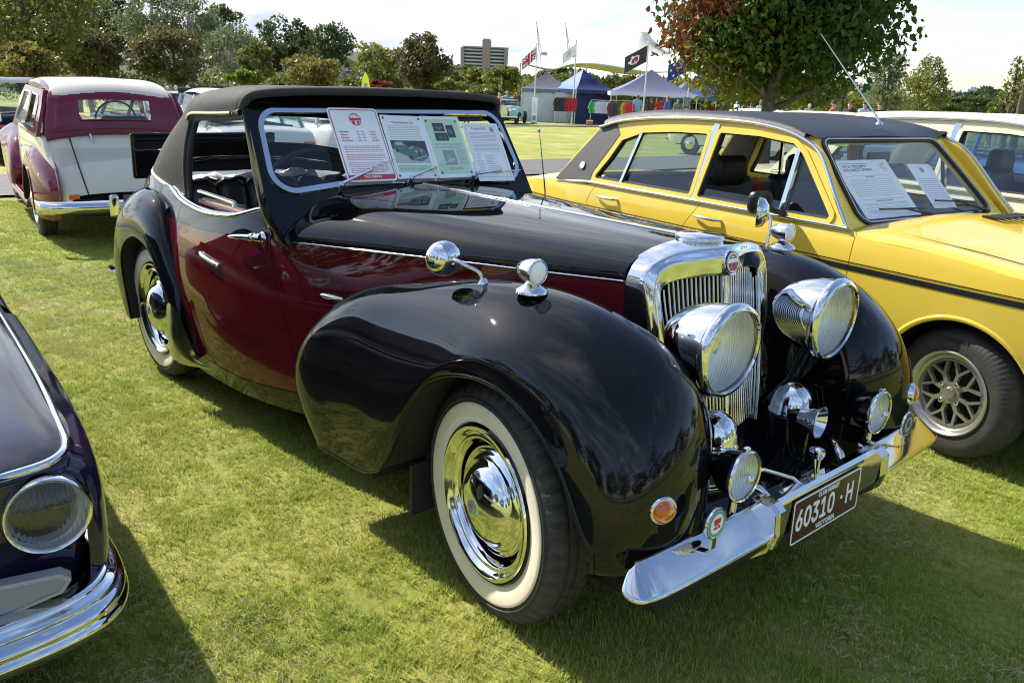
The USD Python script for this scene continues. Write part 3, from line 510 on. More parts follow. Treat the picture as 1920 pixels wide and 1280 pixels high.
    part(bg, 'badge_mark', onto(merge(extr(sg.Point(0, 0).buffer(.0335).difference(sg.Point(0, 0).buffer(.0265)), .0008), *([extr(sg.box(-.009, -.012, .009, .014).difference(sg.box(-.006, -.008, .006, .010)), .0009), extr(sg.box(-.004, -.006, .004, .008), .0009)] if s > 0 else [])), bo, (0, 1, 0), (0, 0, 1)), 'ink' if s > 0 else 'teal_enamel')
    if s < 0: part(bg, 'badge_crest', onto(merge(extr(sg.box(-.013, .001, .013, .014), .001), extr(sg.box(-.009, -.004, .006, -.001), .001), extr(sg.box(-.012, -.013, .002, -.007), .001), extr(sg.box(.006, -.013, .012, -.006), .001)), bo, (0, 1, 0), (0, 0, 1)), 'red_enamel')
# trumpet horn and the small lamp between
tp = (.490, .168, .532)
th_ = part(ROAD, 'trumpet_horn', at(lathe([(.020, -.05), (.022, -.045), (.026, -.035), (.033, -.022), (.044, -.006), (.050, .004), (.051, .0), (.043, -.012), (.028, -.045), (.018, -.08), (0, -.082)], 48, 'x'), tp, rz=.1), 'chrome', 50); part(th_, 'horn_body', at(lathe([(0, -.10), (.022, -.095), (.024, -.07), (.021, -.045)], 32, 'x'), tp, rz=.1), 'black_paint', 50)
part(ROAD, 'spot_lamp', merge(at(lathe([(0, -.03), (.012, -.026), (.018, -.008), (.0185, .006), (.016, .01), (.012, .004), (0, .004)], 28, 'x'), (.60, -.03, .525)), tube([(.59, -.03, .508), (.60, -.03, .46), (.61, -.03, .42)], .006, 8), rbox((.602, -.03, .482), (.008, .010, .05), .002)), 'chrome', 50)
part(ROAD, 'badge_bar', tube([(.56, -.345, .535), (.555, -.24, .52), (.58, -.12, .47), (.612, -.085, .43)], .006, 8), 'chrome', True)
both('bumper_iron', tube(spl([(.44, -.33, .44), (.53, -.22, .45), (.58, -.2, .40)], 12), .014, 8), 'chrome')
# front apron with louvres
A = [[(.20, -.40, .56), (.30, -.40, .44), (.44, -.42, .36), (.47, -.43, .29)], [(.22, -.25, .50), (.33, -.25, .42), (.47, -.25, .36), (.50, -.25, .29)], [(.26, 0, .46), (.36, 0, .41), (.50, 0, .36), (.52, 0, .29)], [(.22, .25, .50), (.33, .25, .42), (.47, .25, .36), (.50, .25, .29)], [(.20, .40, .56), (.30, .40, .44), (.44, .42, .36), (.47, .43, .29)]]
part(ROAD, 'front_apron', gridmesh(surf(A, 40, 20)), 'black_paint', True)
for s in (-1, 1):
    part(ROAD, 'horn_plate', merge(*[xf(rbox((0, 0, 0), (.008, .007, .15), .003), (.40-.01*abs(k-2.5), s*(.34+.017*k), .50), ry=-.25) for k in range(6)], rbox((.385, s*.385, .58), (.03, .12, .012), .004)), 'black_paint', 30)
    part(ROAD, 'inner_panel', gridmesh(surf([[(.10, s*.33, .42), (.10, s*.36, .62), (.12, s*.42, .84)], [(.28, s*.36, .40), (.30, s*.37, .60), (.30, s*.40, .78)], [(.44, s*.40, .34), (.46, s*.39, .50), (.44, s*.385, .66)]], 16, 16)), 'black_paint', True)
# --- bumper
def blade(xc, zc, h, w, tilt):
    """upper face tilts to the sky, lower face to the grass"""
    front = spl([(-w*.1, -h*.98, 0), (w*.50, -h*.93, 0), (w*.88, -h*.80, 0), (w*1.0, -h*.62, 0), (w*.80, -h*.38, 0), (w*.0, h*.22, 0), (-w*.80, h*.78, 0), (-w*1.0, h*.86, 0), (-w*1.15, h*.84, 0)], 30)[:, :2]
    return [(-w, -h*.96)]+[tuple(q) for q in front]+[(-w*1.2, h*.80)]
path = spl([(.552, -.780, .396), (.573, -.770, .396), (.588, -.745, .396), (.597, -.66, .397), (.606, -.48, .401), (.612, -.30, .406)], 40)
for s in (-1, 1):
    rows = []
    for k, q in enumerate(path):
        t = path[min(k+1, 39)]-path[max(k-1, 0)]; n = np.array([t[1], -t[0], 0]); n /= np.linalg.norm(n); n = n if n[0] > 0 or n[1] < 0 else -n
        sc = min(1, .25+.75*math.sqrt(min(1, k/6)))
        rows.append([q+n*a*sc+np.array([0, 0, b*min(1, .35+.65*math.sqrt(min(1, k/5)))]) for a, b in blade(0, 0, .041, .037, 0)])
    m = gridmesh(rows, False, True); v, f = tri(m); f = np.vstack([f, [(0, j, j+1) for j in range(1, len(rows[0])-1)]])
    if s > 0: v, f = mir((v, f))
    part(ROAD, 'bumper_blade', (v, f), 'chrome', 55)
    ov = [(.575, .062), (.628, .058), (.650, .040), (.655, -.02), (.640, -.070), (.600, -.105), (.575, -.11)]
    o = extr(sg.Polygon([(x, z) for x, z in ov]), .052); o = onto(o, (0, s*.290+.026, .408), (1, 0, 0), (0, 0, 1))
    o2 = onto(extr(sg.Polygon([(x+.006, z+.006) for x, z in ov[:5]]+[(.60, -.07)]), .020), (0, s*.290+.010, .408), (1, 0, 0), (0, 0, 1))
    part(ROAD, 'overrider', merge(o, o2), 'chrome', 20)
cen = [[(.585, y, .455), (.612, y, .458), (.622, y, .448), (.626, y, .43), (.622, y, .34), (.612, y, .325), (.585, y, .325)] for y in (-.268, -.1, .1, .268)]
part(ROAD, 'bumper_centre', gridmesh(cen), 'chrome', 25)
# --- number plate
pl = part(ROAD, 'number_plate', onto(extr(rrect(.372, .134, .012), .003), (.6285, 0, .3705), (0, 1, 0), (-.02, 0, 1)), 'brown_plate')
po = np.array([.6316, 0, .3705]); pe = ((0, 1, 0), (-.02, 0, 1))
part(pl, 'plate_border', onto(extr(rrect(.369, .131, .011).difference(rrect(.360, .122, .008)), .0012), po, *pe), 'white_gloss')
for nm_, mt_ in (('plate_number', xf(text('60310', .060, .0014, True, True, .205), (-.063, -.028, 0))), ('plate_letter', xf(text('H', .060, .0014, True, True, .038), (.128, -.028, 0))), ('plate_dot', xf(extr(sg.Point(0, 0).buffer(.006), .0014), (.080, .0, 0))), ('plate_heading', xf(text('CLUB PERMIT', .0135, .0014, True, True, .115), (.0, .0425, 0))), ('plate_state', xf(text('VICTORIA', .0135, .0014, True, True, .105), (.0, -.055, 0)))):
    part(pl, nm_, onto(mt_, po, *pe), 'white_gloss')
# --- mirrors, handles, flashes, aerial, wipers
mp = part(ROAD, 'wing_mirror', xf(xf(lathe([(0, -.035), (.027, -.031), (.046, -.017), (.0515, 0), (.0525, .004), (.05, .006), (.046, .004), (0, .004)], 48, 'x'), rz=PI-.5), (-.295, -.665, .980)), 'chrome', 50)
part(mp, 'mirror_stalk', merge(tube(spl([(-.285, -.66, .978), (-.235, -.665, .985), (-.20, -.645, .97), (-.182, -.625, .955), (-.175, -.615, .915)], 24), .0065, 8), xf(lathe([(.018, -.01), (.018, .0), (.014, .008), (.007, .018)], 24), (-.175, -.615, .925))), 'chrome', 50)
mp = part(ROAD, 'wing_mirror', xf(xf(lathe([(0, -.038), (.03, -.034), (.052, -.018), (.0565, 0), (.0575, .004), (.054, .006), (.05, .004), (0, .004)], 48, 'x'), rz=PI+.5), (-.13, .69, 1.045)), 'chrome', 50)
part(mp, 'mirror_stalk', tube(spl([(-.115, .69, 1.045), (-.08, .68, 1.04), (-.05, .65, 1.0), (-.045, .63, .93)], 20), .0065, 8), 'chrome', True)
def onside(x, z, out=0): return np.array([x, -(float(side_y(x, z))+out), z])
hd = [onside(-1.475, .853, .012), onside(-1.49, .852, .02), onside(-1.53, .849, .028), onside(-1.58, .844, .032), onside(-1.63, .838, .03), onside(-1.665, .833, .026)]
both('door_handle', merge(tube(hd, [.020, .015, .012, .012, .009, .003], 12), xf(lathe([(.024, 0), (.022, .008), (.012, .014)], 20, 'y'), onside(-1.475, .853), rz=PI), tube([onside(-1.505, .851, .02)+[.004, 0, 0], onside(-1.515, .85, .022)], .019, 12)), 'chrome', 50)
both('door_flash', tube(spl([onside(-1.915, .722, .002), onside(-1.88, .718, .008), onside(-1.77, .705, .009), onside(-1.735, .70, .003)], 16), .010, 8), 'chrome')
both('bonnet_flash', tube([onside(-1.11, .696, .002), onside(-1.08, .696, .010), onside(-1.05, .697, .012), onside(-1.0, .697, .002)], [.002, .011, .010, .004], 10), 'chrome')
part(ROAD, 'aerial', merge(tube([(-1.10, .52, .93), (-1.10, .49, 1.10), (-1.10, .452, 1.278)], [.004, .003, .0018], 6), xf(trimesh.creation.icosphere(2, .008), (-1.10, .45, 1.282))), 'chrome', 40)
def onfr(y, z, lift): 
    n = np.cross(FX, FY); return FO+FY*((z-1.036)/FY[2])+np.array([0, y, 0])+n*lift
for (y0, z0, y1, z1) in ((-.362, 1.036, -.077, 1.122), (-.02, 1.048, .239, 1.112), (.320, 1.046, .612, 1.058)):
    ay = (y0+y1)/2+.02; az = (z0+z1)/2+.006
    part(ROAD, 'wiper', merge(tube([onfr(y0, z0-.02, .0), onfr(y0, z0, .045)], .012, 10), tube([onfr(y0, z0, .050), onfr(ay, az, .046)], [.007, .004], 8), tube([onfr(y0*.52+y1*.48-.02, z0*.52+z1*.48, .040), onfr(y1, z1, .040)], .0035, 6), tube([onfr(ay, az-.008, .038), onfr(ay, az+.010, .050)], .006, 6)), 'chrome', 40)
# ================================================================== three-box sedans (local x forward from the front axle, y left)
def sedan(T, body, roofm, vinyl, seatm, detail):
    zs = [.20, .32, .45, .60, .72, .80, .86, .90]; ys = [.69, .745, .768, .783, .786, .780, .768, .748]
    yv = PchipInterpolator(zs, ys); ysc = PchipInterpolator([-3.35, -3.0, -2.5, 0, .35, .60, .74], [.86, .95, 1, 1, .985, .95, .88])
    zt = PchipInterpolator([-3.4, -2.9, -2.4, -.6, -.5, -.1, .16, .5, .74], [.80, .855, .892, .892, .868, .856, .828, .79, .75])
    def sy(x, z): return yv(np.clip(z, .2, .9))*ysc(x)
    def zlo(x):
        x = np.asarray(x, float); z = np.full_like(x, .235)
        for c in (0, -2.45):
            d = np.abs(x-c); z = np.where(d < .325, np.maximum(z, .285+np.sqrt(np.maximum(0, .325**2-(x-c)**2))), z)
        return z
    def panel(nm, xa, xb, mat, za=None, zb=None, out=0, n=None, roll=True, label=None):
        t = np.linspace(0, 1, n or 40); ext = [c+s*.325*math.cos(a) for c in (0, -2.45) for s in (-1, 1) for a in np.linspace(.02, 1.2, 12)]
        x0 = np.sort(np.unique(np.concatenate([xa(.5)+(xb(.5)-xa(.5))*t, [e for e in ext if min(xa(.5), xb(.5)) < e < max(xa(.5), xb(.5))]])))
        s = (x0-xa(.5))/(xb(.5)-xa(.5)); v = np.linspace(0, 1, 18)
        lo = za(x0) if za else zlo(x0); hi = zb(x0) if zb else zt(x0)
        z = lo[:, None]*(1-v)+hi[:, None]*v; x = xa(z)*(1-s[:, None])+xb(z)*s[:, None]
        g = np.stack([x, -(sy(x, z)+out), z], -1)
        if roll: g = rolled(g, .014)
        part(T, nm, gridmesh(g), mat, 35, label); part(T, nm, mir(gridmesh(g)), mat, 35)
    c1 = lambda z: -.548+0*np.asarray(z); c2 = PchipInterpolator([.2, .5, .764, .846, .92], [-1.70, -1.66, -1.589, -1.532, -1.492]); c3 = PchipInterpolator([.2, .55, .70, .774, .874, .92], [-2.06, -2.14, -2.36, -2.44, -2.39, -2.37])
    k = lambda c: (lambda z: c+0*np.asarray(z))
    o = lambda f, d: (lambda z: f(z)+d)
    panel('front_fender', k(.74), o(c1, .0025), body); panel('front_door', o(c1, -.0025), o(c2, .0025), body); panel('rear_door', o(c2, -.0025), o(c3, .0025), body); panel('rear_fender', o(c3, -.0025), k(-3.35), body)
    if detail:
        panel('side_stripe', k(.70), k(-3.1), 'black_plastic', lambda x: .716+0*x, lambda x: .741+0*x, .0025, 60, False)
        panel('pin_line', k(.70), k(-3.1), 'black_plastic', lambda x: .750+0*x, lambda x: .755+0*x, .0025, 60, False)
    th = np.linspace(-.12, PI+.12, 40)
    for c in (0, -2.45):
        P = np.stack([c+.333*np.cos(th), 0*th, .285+.333*np.sin(th)], 1); P[:, 1] = -(sy(P[:, 0], P[:, 2])-.006)
        for m in (lambda q: q, mir):
            part(T, 'arch_flare', m(tube(P, .013, 8)), body, True)
            Q = P.copy(); Q[:, 1] = -.45; part(T, 'wheel_well', m(gridmesh(np.stack([P, Q], 1))), 'dark')
    part(T, 'underbody', merge(box((-1.25, 0, .30), (3.6, 1.2, .14)), box((-1.3, 0, .5), (1.9, 1.46, .44)), box((.45, 0, .5), (.4, 1.1, .4)), box((0, 0, .5), (.8, .8, .5)), box((-2.5, 0, .5), (1.3, .85, .5))), 'dark')
    # bonnet and cowl
    B = []
    for x, zc in ((-.66, .908), (-.56, .928), (-.45, .925), (-.17, .892), (.16, .862), (.5, .815), (.70, .772), (.75, .74)):
        e = float(zt(max(x, -.5))); y = float(sy(x, e)); r = [(x, -y, e), (x, -y+.010, e+.010), (x, -y*.955, e+.018), (x, -.58*ysc(x), e+.5*(zc-e)+.004), (x, -.30, zc-.010), (x, 0, zc)]
        B.append(r+[(a, -b, c) for a, b, c in r[-2::-1]])
    part(T, 'bonnet', gridmesh(surf(B, 50, 70)), body, True)
    if detail:
        for s in (-1, 1): part(T, 'bonnet_seam', tube([(-.52, s*.60, .8985), (-.3, s*.615, .888), (-.05, s*.62, .874), (.25, s*.62, .846), (.6, s*.6, .793)], .0022, 5), 'dark')
        part(T, 'cowl_vent', merge(*[rbox((-.40+.0*i, .16+.075*i, .927-.001*i), (.10, .045, .012), .004, rz=.0) for i in range(5)]), 'black_plastic', 30)
    # nose and tail
    part(T, 'grille', rbox((.735, 0, .58), (.03, 1.2, .22), .02), 'black_plastic', 30)
    for s in (-1, 1):
        for y in (.36, .54): part(T, 'headlamp', xf(lathe([(.075, -.02), (.078, .01), (.07, .02), (.05, .03), (0, .035)], 28, 'x'), (.75, s*y, .59)), 'chrome', 50)
    part(T, 'front_bumper', rbox((.80, 0, .42), (.08, 1.52, .09), .03), 'chrome', 40); part(T, 'rear_bumper', rbox((-3.40, 0, .42), (.08, 1.48, .09), .03), 'chrome', 40)
    Bt = []
    for x, z in ((-2.86, .895), (-2.98, .885), (-3.2, .865), (-3.33, .83), (-3.37, .70), (-3.36, .45)):
        y = float(sy(max(x, -3.35), min(z, .86))); zz_ = min(z, float(zt(x))); r = [(x, -y, zz_-.012), (x, -y*.96, zz_), (x, -.4, z), (x, 0, z+.006)]; B_ = r+[(a, -b, c) for a, b, c in r[-2::-1]]; Bt.append(B_)
    part(T, 'boot_lid', gridmesh(surf(Bt, 30, 40)), body, True)
    # greenhouse side, in the leaning plane
    def side(m, out=0):
        v, f = tri(m); v = np.asarray(v); return np.stack([v[:, 0], -(.757-(v[:, 1]-.89)*.30)+v[:, 2]-out, v[:, 1]], 1), f
    gut = [(-2.60, 1.13), (-2.49, 1.225), (-2.36, 1.262), (-2.235, 1.284), (-1.98, 1.310), (-1.715, 1.322), (-1.34, 1.322), (-1.20, 1.310), (-1.064, 1.289), (-.93, 1.245), (-.85, 1.195), (-.72, 1.04), (-.592, .892)]
    gl = np.array(gut); gp = spl(np.column_stack([gl, 0*gl[:, 0]]), 80)[:, :2]
    w1 = sg.Polygon([(-2.425, .925), (-2.335, 1.045), (-2.265, 1.165), (-2.10, 1.222), (-1.85, 1.243), (-1.600, 1.250), (-1.603, .925)]).buffer(-.015).buffer(.015)
    w2 = sg.Polygon([(-1.515, 1.262), (-1.25, 1.262), (-1.03, 1.243), (-.955, 1.195), (-.69, .920), (-1.545, .920)]).buffer(-.015).buffer(.015)
    outl = sg.Polygon([(-2.80, .885)]+[tuple(q) for q in gp]+[(-.592, .885)])
    vin = sg.Polygon([(-2.80, .88), (-2.49, 1.225), (-2.36, 1.262), (-2.30, 1.20), (-2.36, 1.10), (-2.45, .96), (-2.46, .88)])
    frame = w1.buffer(.045, join_style=1).union(w2.buffer(.045, join_style=1))
    bodyp = outl.difference(w1).difference(w2)
    mm2 = ((lambda q: q), mir)
    for m in mm2:
        part(T, 'cabin_side', m(side(extr(bodyp.difference(vin) if vinyl else bodyp, .035))), body, 20)
        if vinyl:
            part(T, 'rear_pillar', m(side(extr(vin.difference(w1.buffer(.04)), .045), .003)), vinyl, 20)
            part(T, 'pillar_badge', m(side(xf(extr(sg.Point(0, 0).buffer(.022), .004), (-2.56, .99, -.012)))), 'white_gloss')
        for w, nm in ((w1, 'rear'), (w2, 'front')):
            part(T, 'window_frame', m(side(extr(w.buffer(.026).difference(w), .05, -.008))), body, 20)
            part(T, 'window_seal', m(side(extr(w.buffer(.004).difference(w.buffer(-.009)), .03, .002))), 'rubber', 20)
        ring = lambda w: side((np.array([(x, y, .018) for x, y in w.exterior.coords[:-1]]), np.array([(0, i, i+1) for i in range(1, len(w.exterior.coords)-2)])))
        part(T, 'rear_glass', m(ring(w1)), 'glass_tinted')
        q = w2.intersection(sg.box(-1.6, .9, -.99, .965)) if detail and m is mm2[0] else w2.intersection(sg.box(-1.6, .9, -.99, 1.3)); part(T, 'front_glass', m(ring(q)), 'glass_tinted')
        part(T, 'quarter_glass', m(ring(w2.intersection(sg.box(-.985, .9, -.6, 1.3)))), 'glass_tinted')
        bar = lambda xa, za, xb, zb, w: side(extr(sg.LineString([(xa, za), (xb, zb)]).buffer(w, cap_style=2), .022, -.006))
        part(T, 'glazing_bar', m(bar(-2.115, 1.225, -2.175, .915, .010)), 'bright_trim', 20); part(T, 'glazing_bar', m(bar(-.992, 1.238, -.985, .915, .012)), 'bright_trim', 20)
        part(T, 'door_pillar_trim', m(bar(-1.555, 1.305, -1.575, .905, .020)), 'bright_trim', 20)
        gs = spl(np.column_stack([gl[1:], 0*gl[1:, 0]]), 60)[:, :2]; part(T, 'gutter', m(tube(np.stack([gs[:, 0], -(.757-(gs[:, 1]-.89)*.30)-.012, gs[:, 1]+.004], 1), .009, 8)), 'bright_trim', True)
        xb = np.linspace(-.60, -2.80, 40); part(T, 'belt_trim', m(tube(np.stack([xb, -(.763*ysc(xb)), .897-.03*np.clip((-2.45-xb)/.35, 0, 1)], 1), .009, 8)), 'bright_trim', True)
        for hx in (-1.43, -2.255): part(T, 'door_handle', m(tube([(hx+.10, -.782, .822), (hx+.07, -.803, .822), (hx-.03, -.806, .822), (hx-.09, -.79, .822)], [.008, .010, .010, .006], 8)), 'chrome', True)
    # roof
    R = []; gz = PchipInterpolator(gl[1:11, 0], gl[1:11, 1])
    for x, zc in ((-2.62, 1.262), (-2.5, 1.306), (-2.2, 1.350), (-1.9, 1.366), (-1.5, 1.364), (-1.2, 1.342), (-1.06, 1.312), (-.985, 1.282)):
        xg = max(-2.47, min(x, -.955)); z = float(gz(xg)); y = .757-(z-.89)*.30; r = [(xg, -y-.004, z+.006), (xg, -y+.008, z+.026), (xg*.5+x*.5, -y*.90, min(z+.045, zc)*.6+.4*zc), (x, -.38, zc-.008), (x, 0, zc)]
        R.append(r+[(a, -b, c) for a, b, c in r[-2::-1]])
    part(T, 'roof', gridmesh(surf(R, 70, 70)), roofm, True)
    part(T, 'head_lining', gridmesh(surf(R, 20, 20)*[.98, .97, 1]-[.02, 0, .02]), 'tan_trim', True)
    part(T, 'rear_screen', gridmesh(surf([[(-2.52, -.54, 1.235), (-2.60, 0, 1.262), (-2.52, .54, 1.235)], [(-2.63, -.62, 1.05), (-2.76, 0, 1.07), (-2.63, .62, 1.05)], [(-2.72, -.66, .90), (-2.88, 0, .895), (-2.72, .66, .90)]], 12, 16)), 'glass_tinted', True)
    # windscreen
    O = np.array([-.632, 0, .905]); ey = np.array([-.358, 0, .362]); ey /= np.linalg.norm(ey); H = .497
    def ws(m, lift=0.): return onto(m, O+np.array([.71, 0, .70])*lift, (0, 1, 0), ey)
    wp = sg.Polygon([(-.60, .0), (-.56, .25), (-.505, H), (.505, H), (.56, .25), (.60, .0)]).buffer(-.06).buffer(.06, quad_segs=8)
    part(T, 'windscreen_surround', ws(extr(sg.Polygon([(-.70, -.03), (-.62, H+.01), (-.58, H+.03), (.58, H+.03), (.62, H+.01), (.70, -.03)]).difference(wp), .03, -.032)), body, 20)
    part(T, 'windscreen_seal', ws(extr(wp.buffer(.018, quad_segs=8).difference(wp.buffer(-.012, quad_segs=8)), .014, -.004)), 'rubber', 25)
    part(T, 'windscreen_trim', ws(extr(wp.buffer(.006, quad_segs=8).difference(wp.buffer(.000, quad_segs=8)), .006, .007)), 'bright_trim', 25)
    cs = list(wp.exterior.coords[:-1]); part(T, 'windscreen', ws((np.array([(x, y, 0) for x, y in cs]), np.array([(0, i, i+1) for i in range(1, len(cs)-1)]))), 'glass')
    # cabin
    part(T, 'dashboard', rbox((-.86, 0, .84), (.34, 1.36, .12), .04), 'black_trim', 40); part(T, 'door_trim', box((-1.6, -.725, .62), (1.9, .03, .5)), 'black_trim'); part(T, 'door_trim', box((-1.6, .725, .62), (1.9, .03, .5)), 'black_trim')
    for s in (-1, 1):
        q = part(T, 'front_seat', merge(rbox((-1.42, s*.34, .50), (.50, .50, .16), .06), xf(rbox((0, 0, 0), (.13, .48, .56), .05), (-1.70, s*.34, .72), ry=-.2)), seatm, 40)
        part(q, 'headrest', rbox((-1.70, s*.34, 1.035), (.10, .27, .17), .045), seatm, 40)
    part(T, 'rear_seat', merge(rbox((-2.25, 0, .50), (.45, 1.2, .16), .06), xf(rbox((0, 0, 0), (.14, 1.2, .5), .05), (-2.50, 0, .68), ry=-.25)), seatm, 40)
    th = np.linspace(0, 2*PI, 33)[:-1]; part(T, 'steering_wheel', xf(merge(tube(np.stack([0*th, .19*np.cos(th), .19*np.sin(th)], 1), .011, 8, True), tube([(0, -.18, 0), (0, .18, 0)], .012, 6), tube([(0, 0, 0), (.3, 0, -.02)], .02, 6)), (-1.16, -.34, .86), ry=.45), 'rubber', 40)
    part(T, 'rear_mirror', rbox((-.98, 0, 1.17), (.02, .20, .055), .008), 'black_plastic', 30)
def alloy(T, cx, cy, cz, steer, side):
    p = np.array([(.165, -.06), (.180, -.08), (.225, -.088), (.258, -.080), (.274, -.062), (.281, -.05), (.284, -.03), (.278, -.027), (.278, -.021), (.284, -.018), (.284, .018), (.278, .021), (.278, .027), (.284, .03), (.281, .05), (.274, .062), (.258, .080), (.225, .088), (.180, .08), (.165, .06)])
    n = 320; th = np.arange(n)*2*PI/n; rr = np.repeat(p[:, :1], n, 1); zig = (np.arange(n) % 4) < 1
    for k_ in (3, 4, 5, 6, 13, 14, 15, 16): rr[k_] -= np.where(zig, .004 if k_ in (4, 5, 14, 15) else .0015, 0)
    g = np.stack([rr*np.cos(th), np.repeat(p[:, 1:], n, 1), rr*np.sin(th)], -1)
    def put(m):
        v, f = tri(m); v = v.copy(); v[:, 1] *= (1 if side < 0 else -1); return xf((v, f), (cx, cy, cz), rz=steer)
    L = lambda pr: lathe([(r, -h) for r, h in pr], 72, 'y')
    w = part(T, 'tyre', put(gridmesh(g, False, True)), 'tyre_rubber', 40)
    let = [xf(text('185/70R13', .014, .001, True, True), (0, .228, 0))]
    part(w, 'sidewall_lettering', put(onto(let[0], (0, -.0885, 0), (1, 0, 0), (0, 0, 1))), 'rubber')
    part(T, 'rim', put(L([(.182, .080), (.186, .086), (.182, .091), (.172, .088), (.164, .070), (.160, .062), (.150, .058), (.140, .062), (.136, .055), (.134, .02)])), 'alloy', 50)
    part(T, 'brake', put(L([(.134, .0), (.10, .01), (0, .01)])), 'dark')
    sp = []
    for k_ in range(4):
        a0 = k_*PI/2+.55
        for d in (-.0, ): pass
        r1 = lambda a, r: (r*math.cos(a), r*math.sin(a))
        for d in (-.27, .27):
            sp.append(sg.LineString([r1(a0, .082), r1(a0+d, .138)]).buffer(.0062))
        sp.append(sg.LineString([r1(a0, .03), r1(a0, .085)]).buffer(.010))
        a1 = a0+PI/4
        for d in (-.26, .26): sp.append(sg.LineString([r1(a1, .085), r1(a1+d, .138)]).buffer(.0052))
        sp.append(sg.LineString([r1(a1, .03), r1(a1, .088)]).buffer(.008))
    star = shapely.union_all(sp+[sg.Point(0, 0).buffer(.046)])
    part(T, 'wheel_spokes', put(onto(extr(star, .018), (0, -.046, 0), (1, 0, 0), (0, 0, 1))), 'alloy', 20)
    part(T, 'hub_cap', put(L([(.026, .060), (.026, .072), (.022, .077), (0, .078)])), 'alloy', 40)
    for k_ in range(4):
        a = k_*PI/2+.95; part(T, 'wheel_nut', put(xf(L([(.012, .058), (.012, .072), (.008, .077), (0, .078)]), (.052*math.cos(a), 0, .052*math.sin(a)))), 'chrome', 40)
YEL = thing('yellow_sedan', 'yellow sedan with black vinyl roof parked beside the roadster', 'car', loc=(.463, 2.275, 0), rz=math.radians(-7))
sedan(YEL, 'yellow_paint', 'vinyl_roof', 'vinyl_roof', 'leather', True)
alloy(YEL, 0, -.668, .284, math.radians(-9), -1); alloy(YEL, 0, .668, .284, math.radians(-9), 1); alloy(YEL, -2.45, -.668, .284, 0, -1); alloy(YEL, -2.45, .668, .284, 0, 1)
part(YEL, 'orange_trim', rbox((-2.05, .34, .84), (.10, .40, .16), .03), 'orange_trim', 30)
m_ = part(YEL, 'door_mirror', rbox((-1.02, -.872, .965), (.07, .14, .105), .03), 'black_plastic', 40); part(m_, 'mirror_arm', tube([(-.95, -.755, .91), (-1.0, -.83, .935)], .014, 8), 'black_plastic', True)
part(YEL, 'aerial', merge(tube([(-1.07, .10, 1.335), (-1.07, .10, 1.35)], [.022, .014], 12), tube([(-1.07, .10, 1.35), (-1.10, .10, 1.385), (-1.525, .10, 1.81)], [.007, .005, .0018], 6)), 'chrome', True)
O_ = np.array([-.632, 0, .905]); ey_ = np.array([-.358, 0, .362]); ey_ /= np.linalg.norm(ey_); n_ = np.array([.71, 0, .70])
def on_ws(m, y, h, lift, tilt=0.): return onto(xf(m, rz=tilt), O_+np.array([0, y, 0])+ey_*h+n_*lift, (0, 1, 0), ey_)
for y0, h0, y1, h1 in ((.0, -.012, -.42, .06), (.50, -.01, .10, .085)):
    part(YEL, 'wiper', merge(on_ws(lathe([(.016, 0), (.014, .03), (.006, .035)], 14), y0, h0, 0), on_ws(tube([(0, 0, .03), ((y1-y0)*.55, (h1-h0)*.8, .026)], [.008, .004], 6), y0, h0, 0), on_ws(tube([((y1-y0)*.1, (h1-h0)*.5+.02, .018), (y1-y0, h1-h0, .016)], .005, 6), y0, h0, 0)), 'black_plastic', True)
# papers inside the windscreen
def page(group_label, cat, T, plane, w, h, base, items, name='poster', border=None):
    """plane(mesh) sets a flat page (x across, y up, lower left at 0, 0) in place; items: (mesh, look)"""
    q = thing(name, group_label, cat)
    part(q, 'sheet', plane(extr(sg.box(0, 0, w, h) if not border else affinity.translate(rrect(w, h, border), w/2, h/2), .0016)), base)
    for nm, m, mat in items: part(q, nm, plane(xf(m, (0, 0, .0016))), mat)
    return q
def lines(x0, x1, y1, y0, n, th, rg, ragged=.1, gaps=True):
    b = []
    for i in range(n):
        y = y1+(y0-y1)*i/max(1, n-1); x = x0; xe = x1-(rg.random()**3)*ragged*(x1-x0)
        while x < xe:
            w = rg.uniform(.03, .11)*(x1-x0) if gaps else xe-x0
            b.append(sg.box(x, y, min(x+w, xe), y+th)); x += w+.013*(x1-x0)
    return extr(sg.MultiPolygon(b), .0004)
Cy, Sy = math.cos(math.radians(-7)), math.sin(math.radians(-7))
def yel_world(m): v, f = tri(m); return xf((v, f), (.463, 2.275, 0), rz=math.radians(-7))
def pl_a(m): v, f = tri(m); return yel_world(on_ws((v*[.47/.31, .36/.43, 1], f), -.466, .042, -.04, .0))
rg = np.random.default_rng(3)
def shear(m, k): v, f = tri(m); v = v.copy(); v[:, 0] += k*v[:, 1]; return v, f
page('white printed sheet with a bold two line heading inside the yellow sedan windscreen', 'poster', None, pl_a, .31, .43, 'paper',
     [('heading', merge(xf(text('1976 TRIUMPH', .019, .0004, True, wide=.135), (.035, .372, 0)), xf(text('DOLOMITE SPRINT', .019, .0004, True, wide=.16), (.035, .345, 0))), 'ink'), ('rule', merge(box((.11, .402, .0002), (.16, .003, .0004)), *[box((.155, y, .0002), (.25, .0015, .0004)) for y in (.31, .135, .105, .045)]), 'ink'),
      ('subheading', merge(xf(text('HISTORY', .008, .0004, True, True), (.155, .296, 0)), xf(text('SPECIFICATIONS', .008, .0004, True, True), (.155, .118, 0))), 'ink'),
      ('print', merge(lines(.03, .28, .28, .16, 9, .0028, rg), lines(.03, .28, .092, .055, 3, .0028, rg)), 'ink_grey'), ('logo', merge(xf(extr(sg.Point(0, 0).buffer(.009).difference(sg.Point(0, 0).buffer(.005)), .0004), (.262, .385, 0)), xf(extr(sg.Point(0, 0).buffer(.007), .0004), (.275, .398, 0)), lines(.25, .285, .365, .34, 3, .003, rg)), 'ink_grey')])
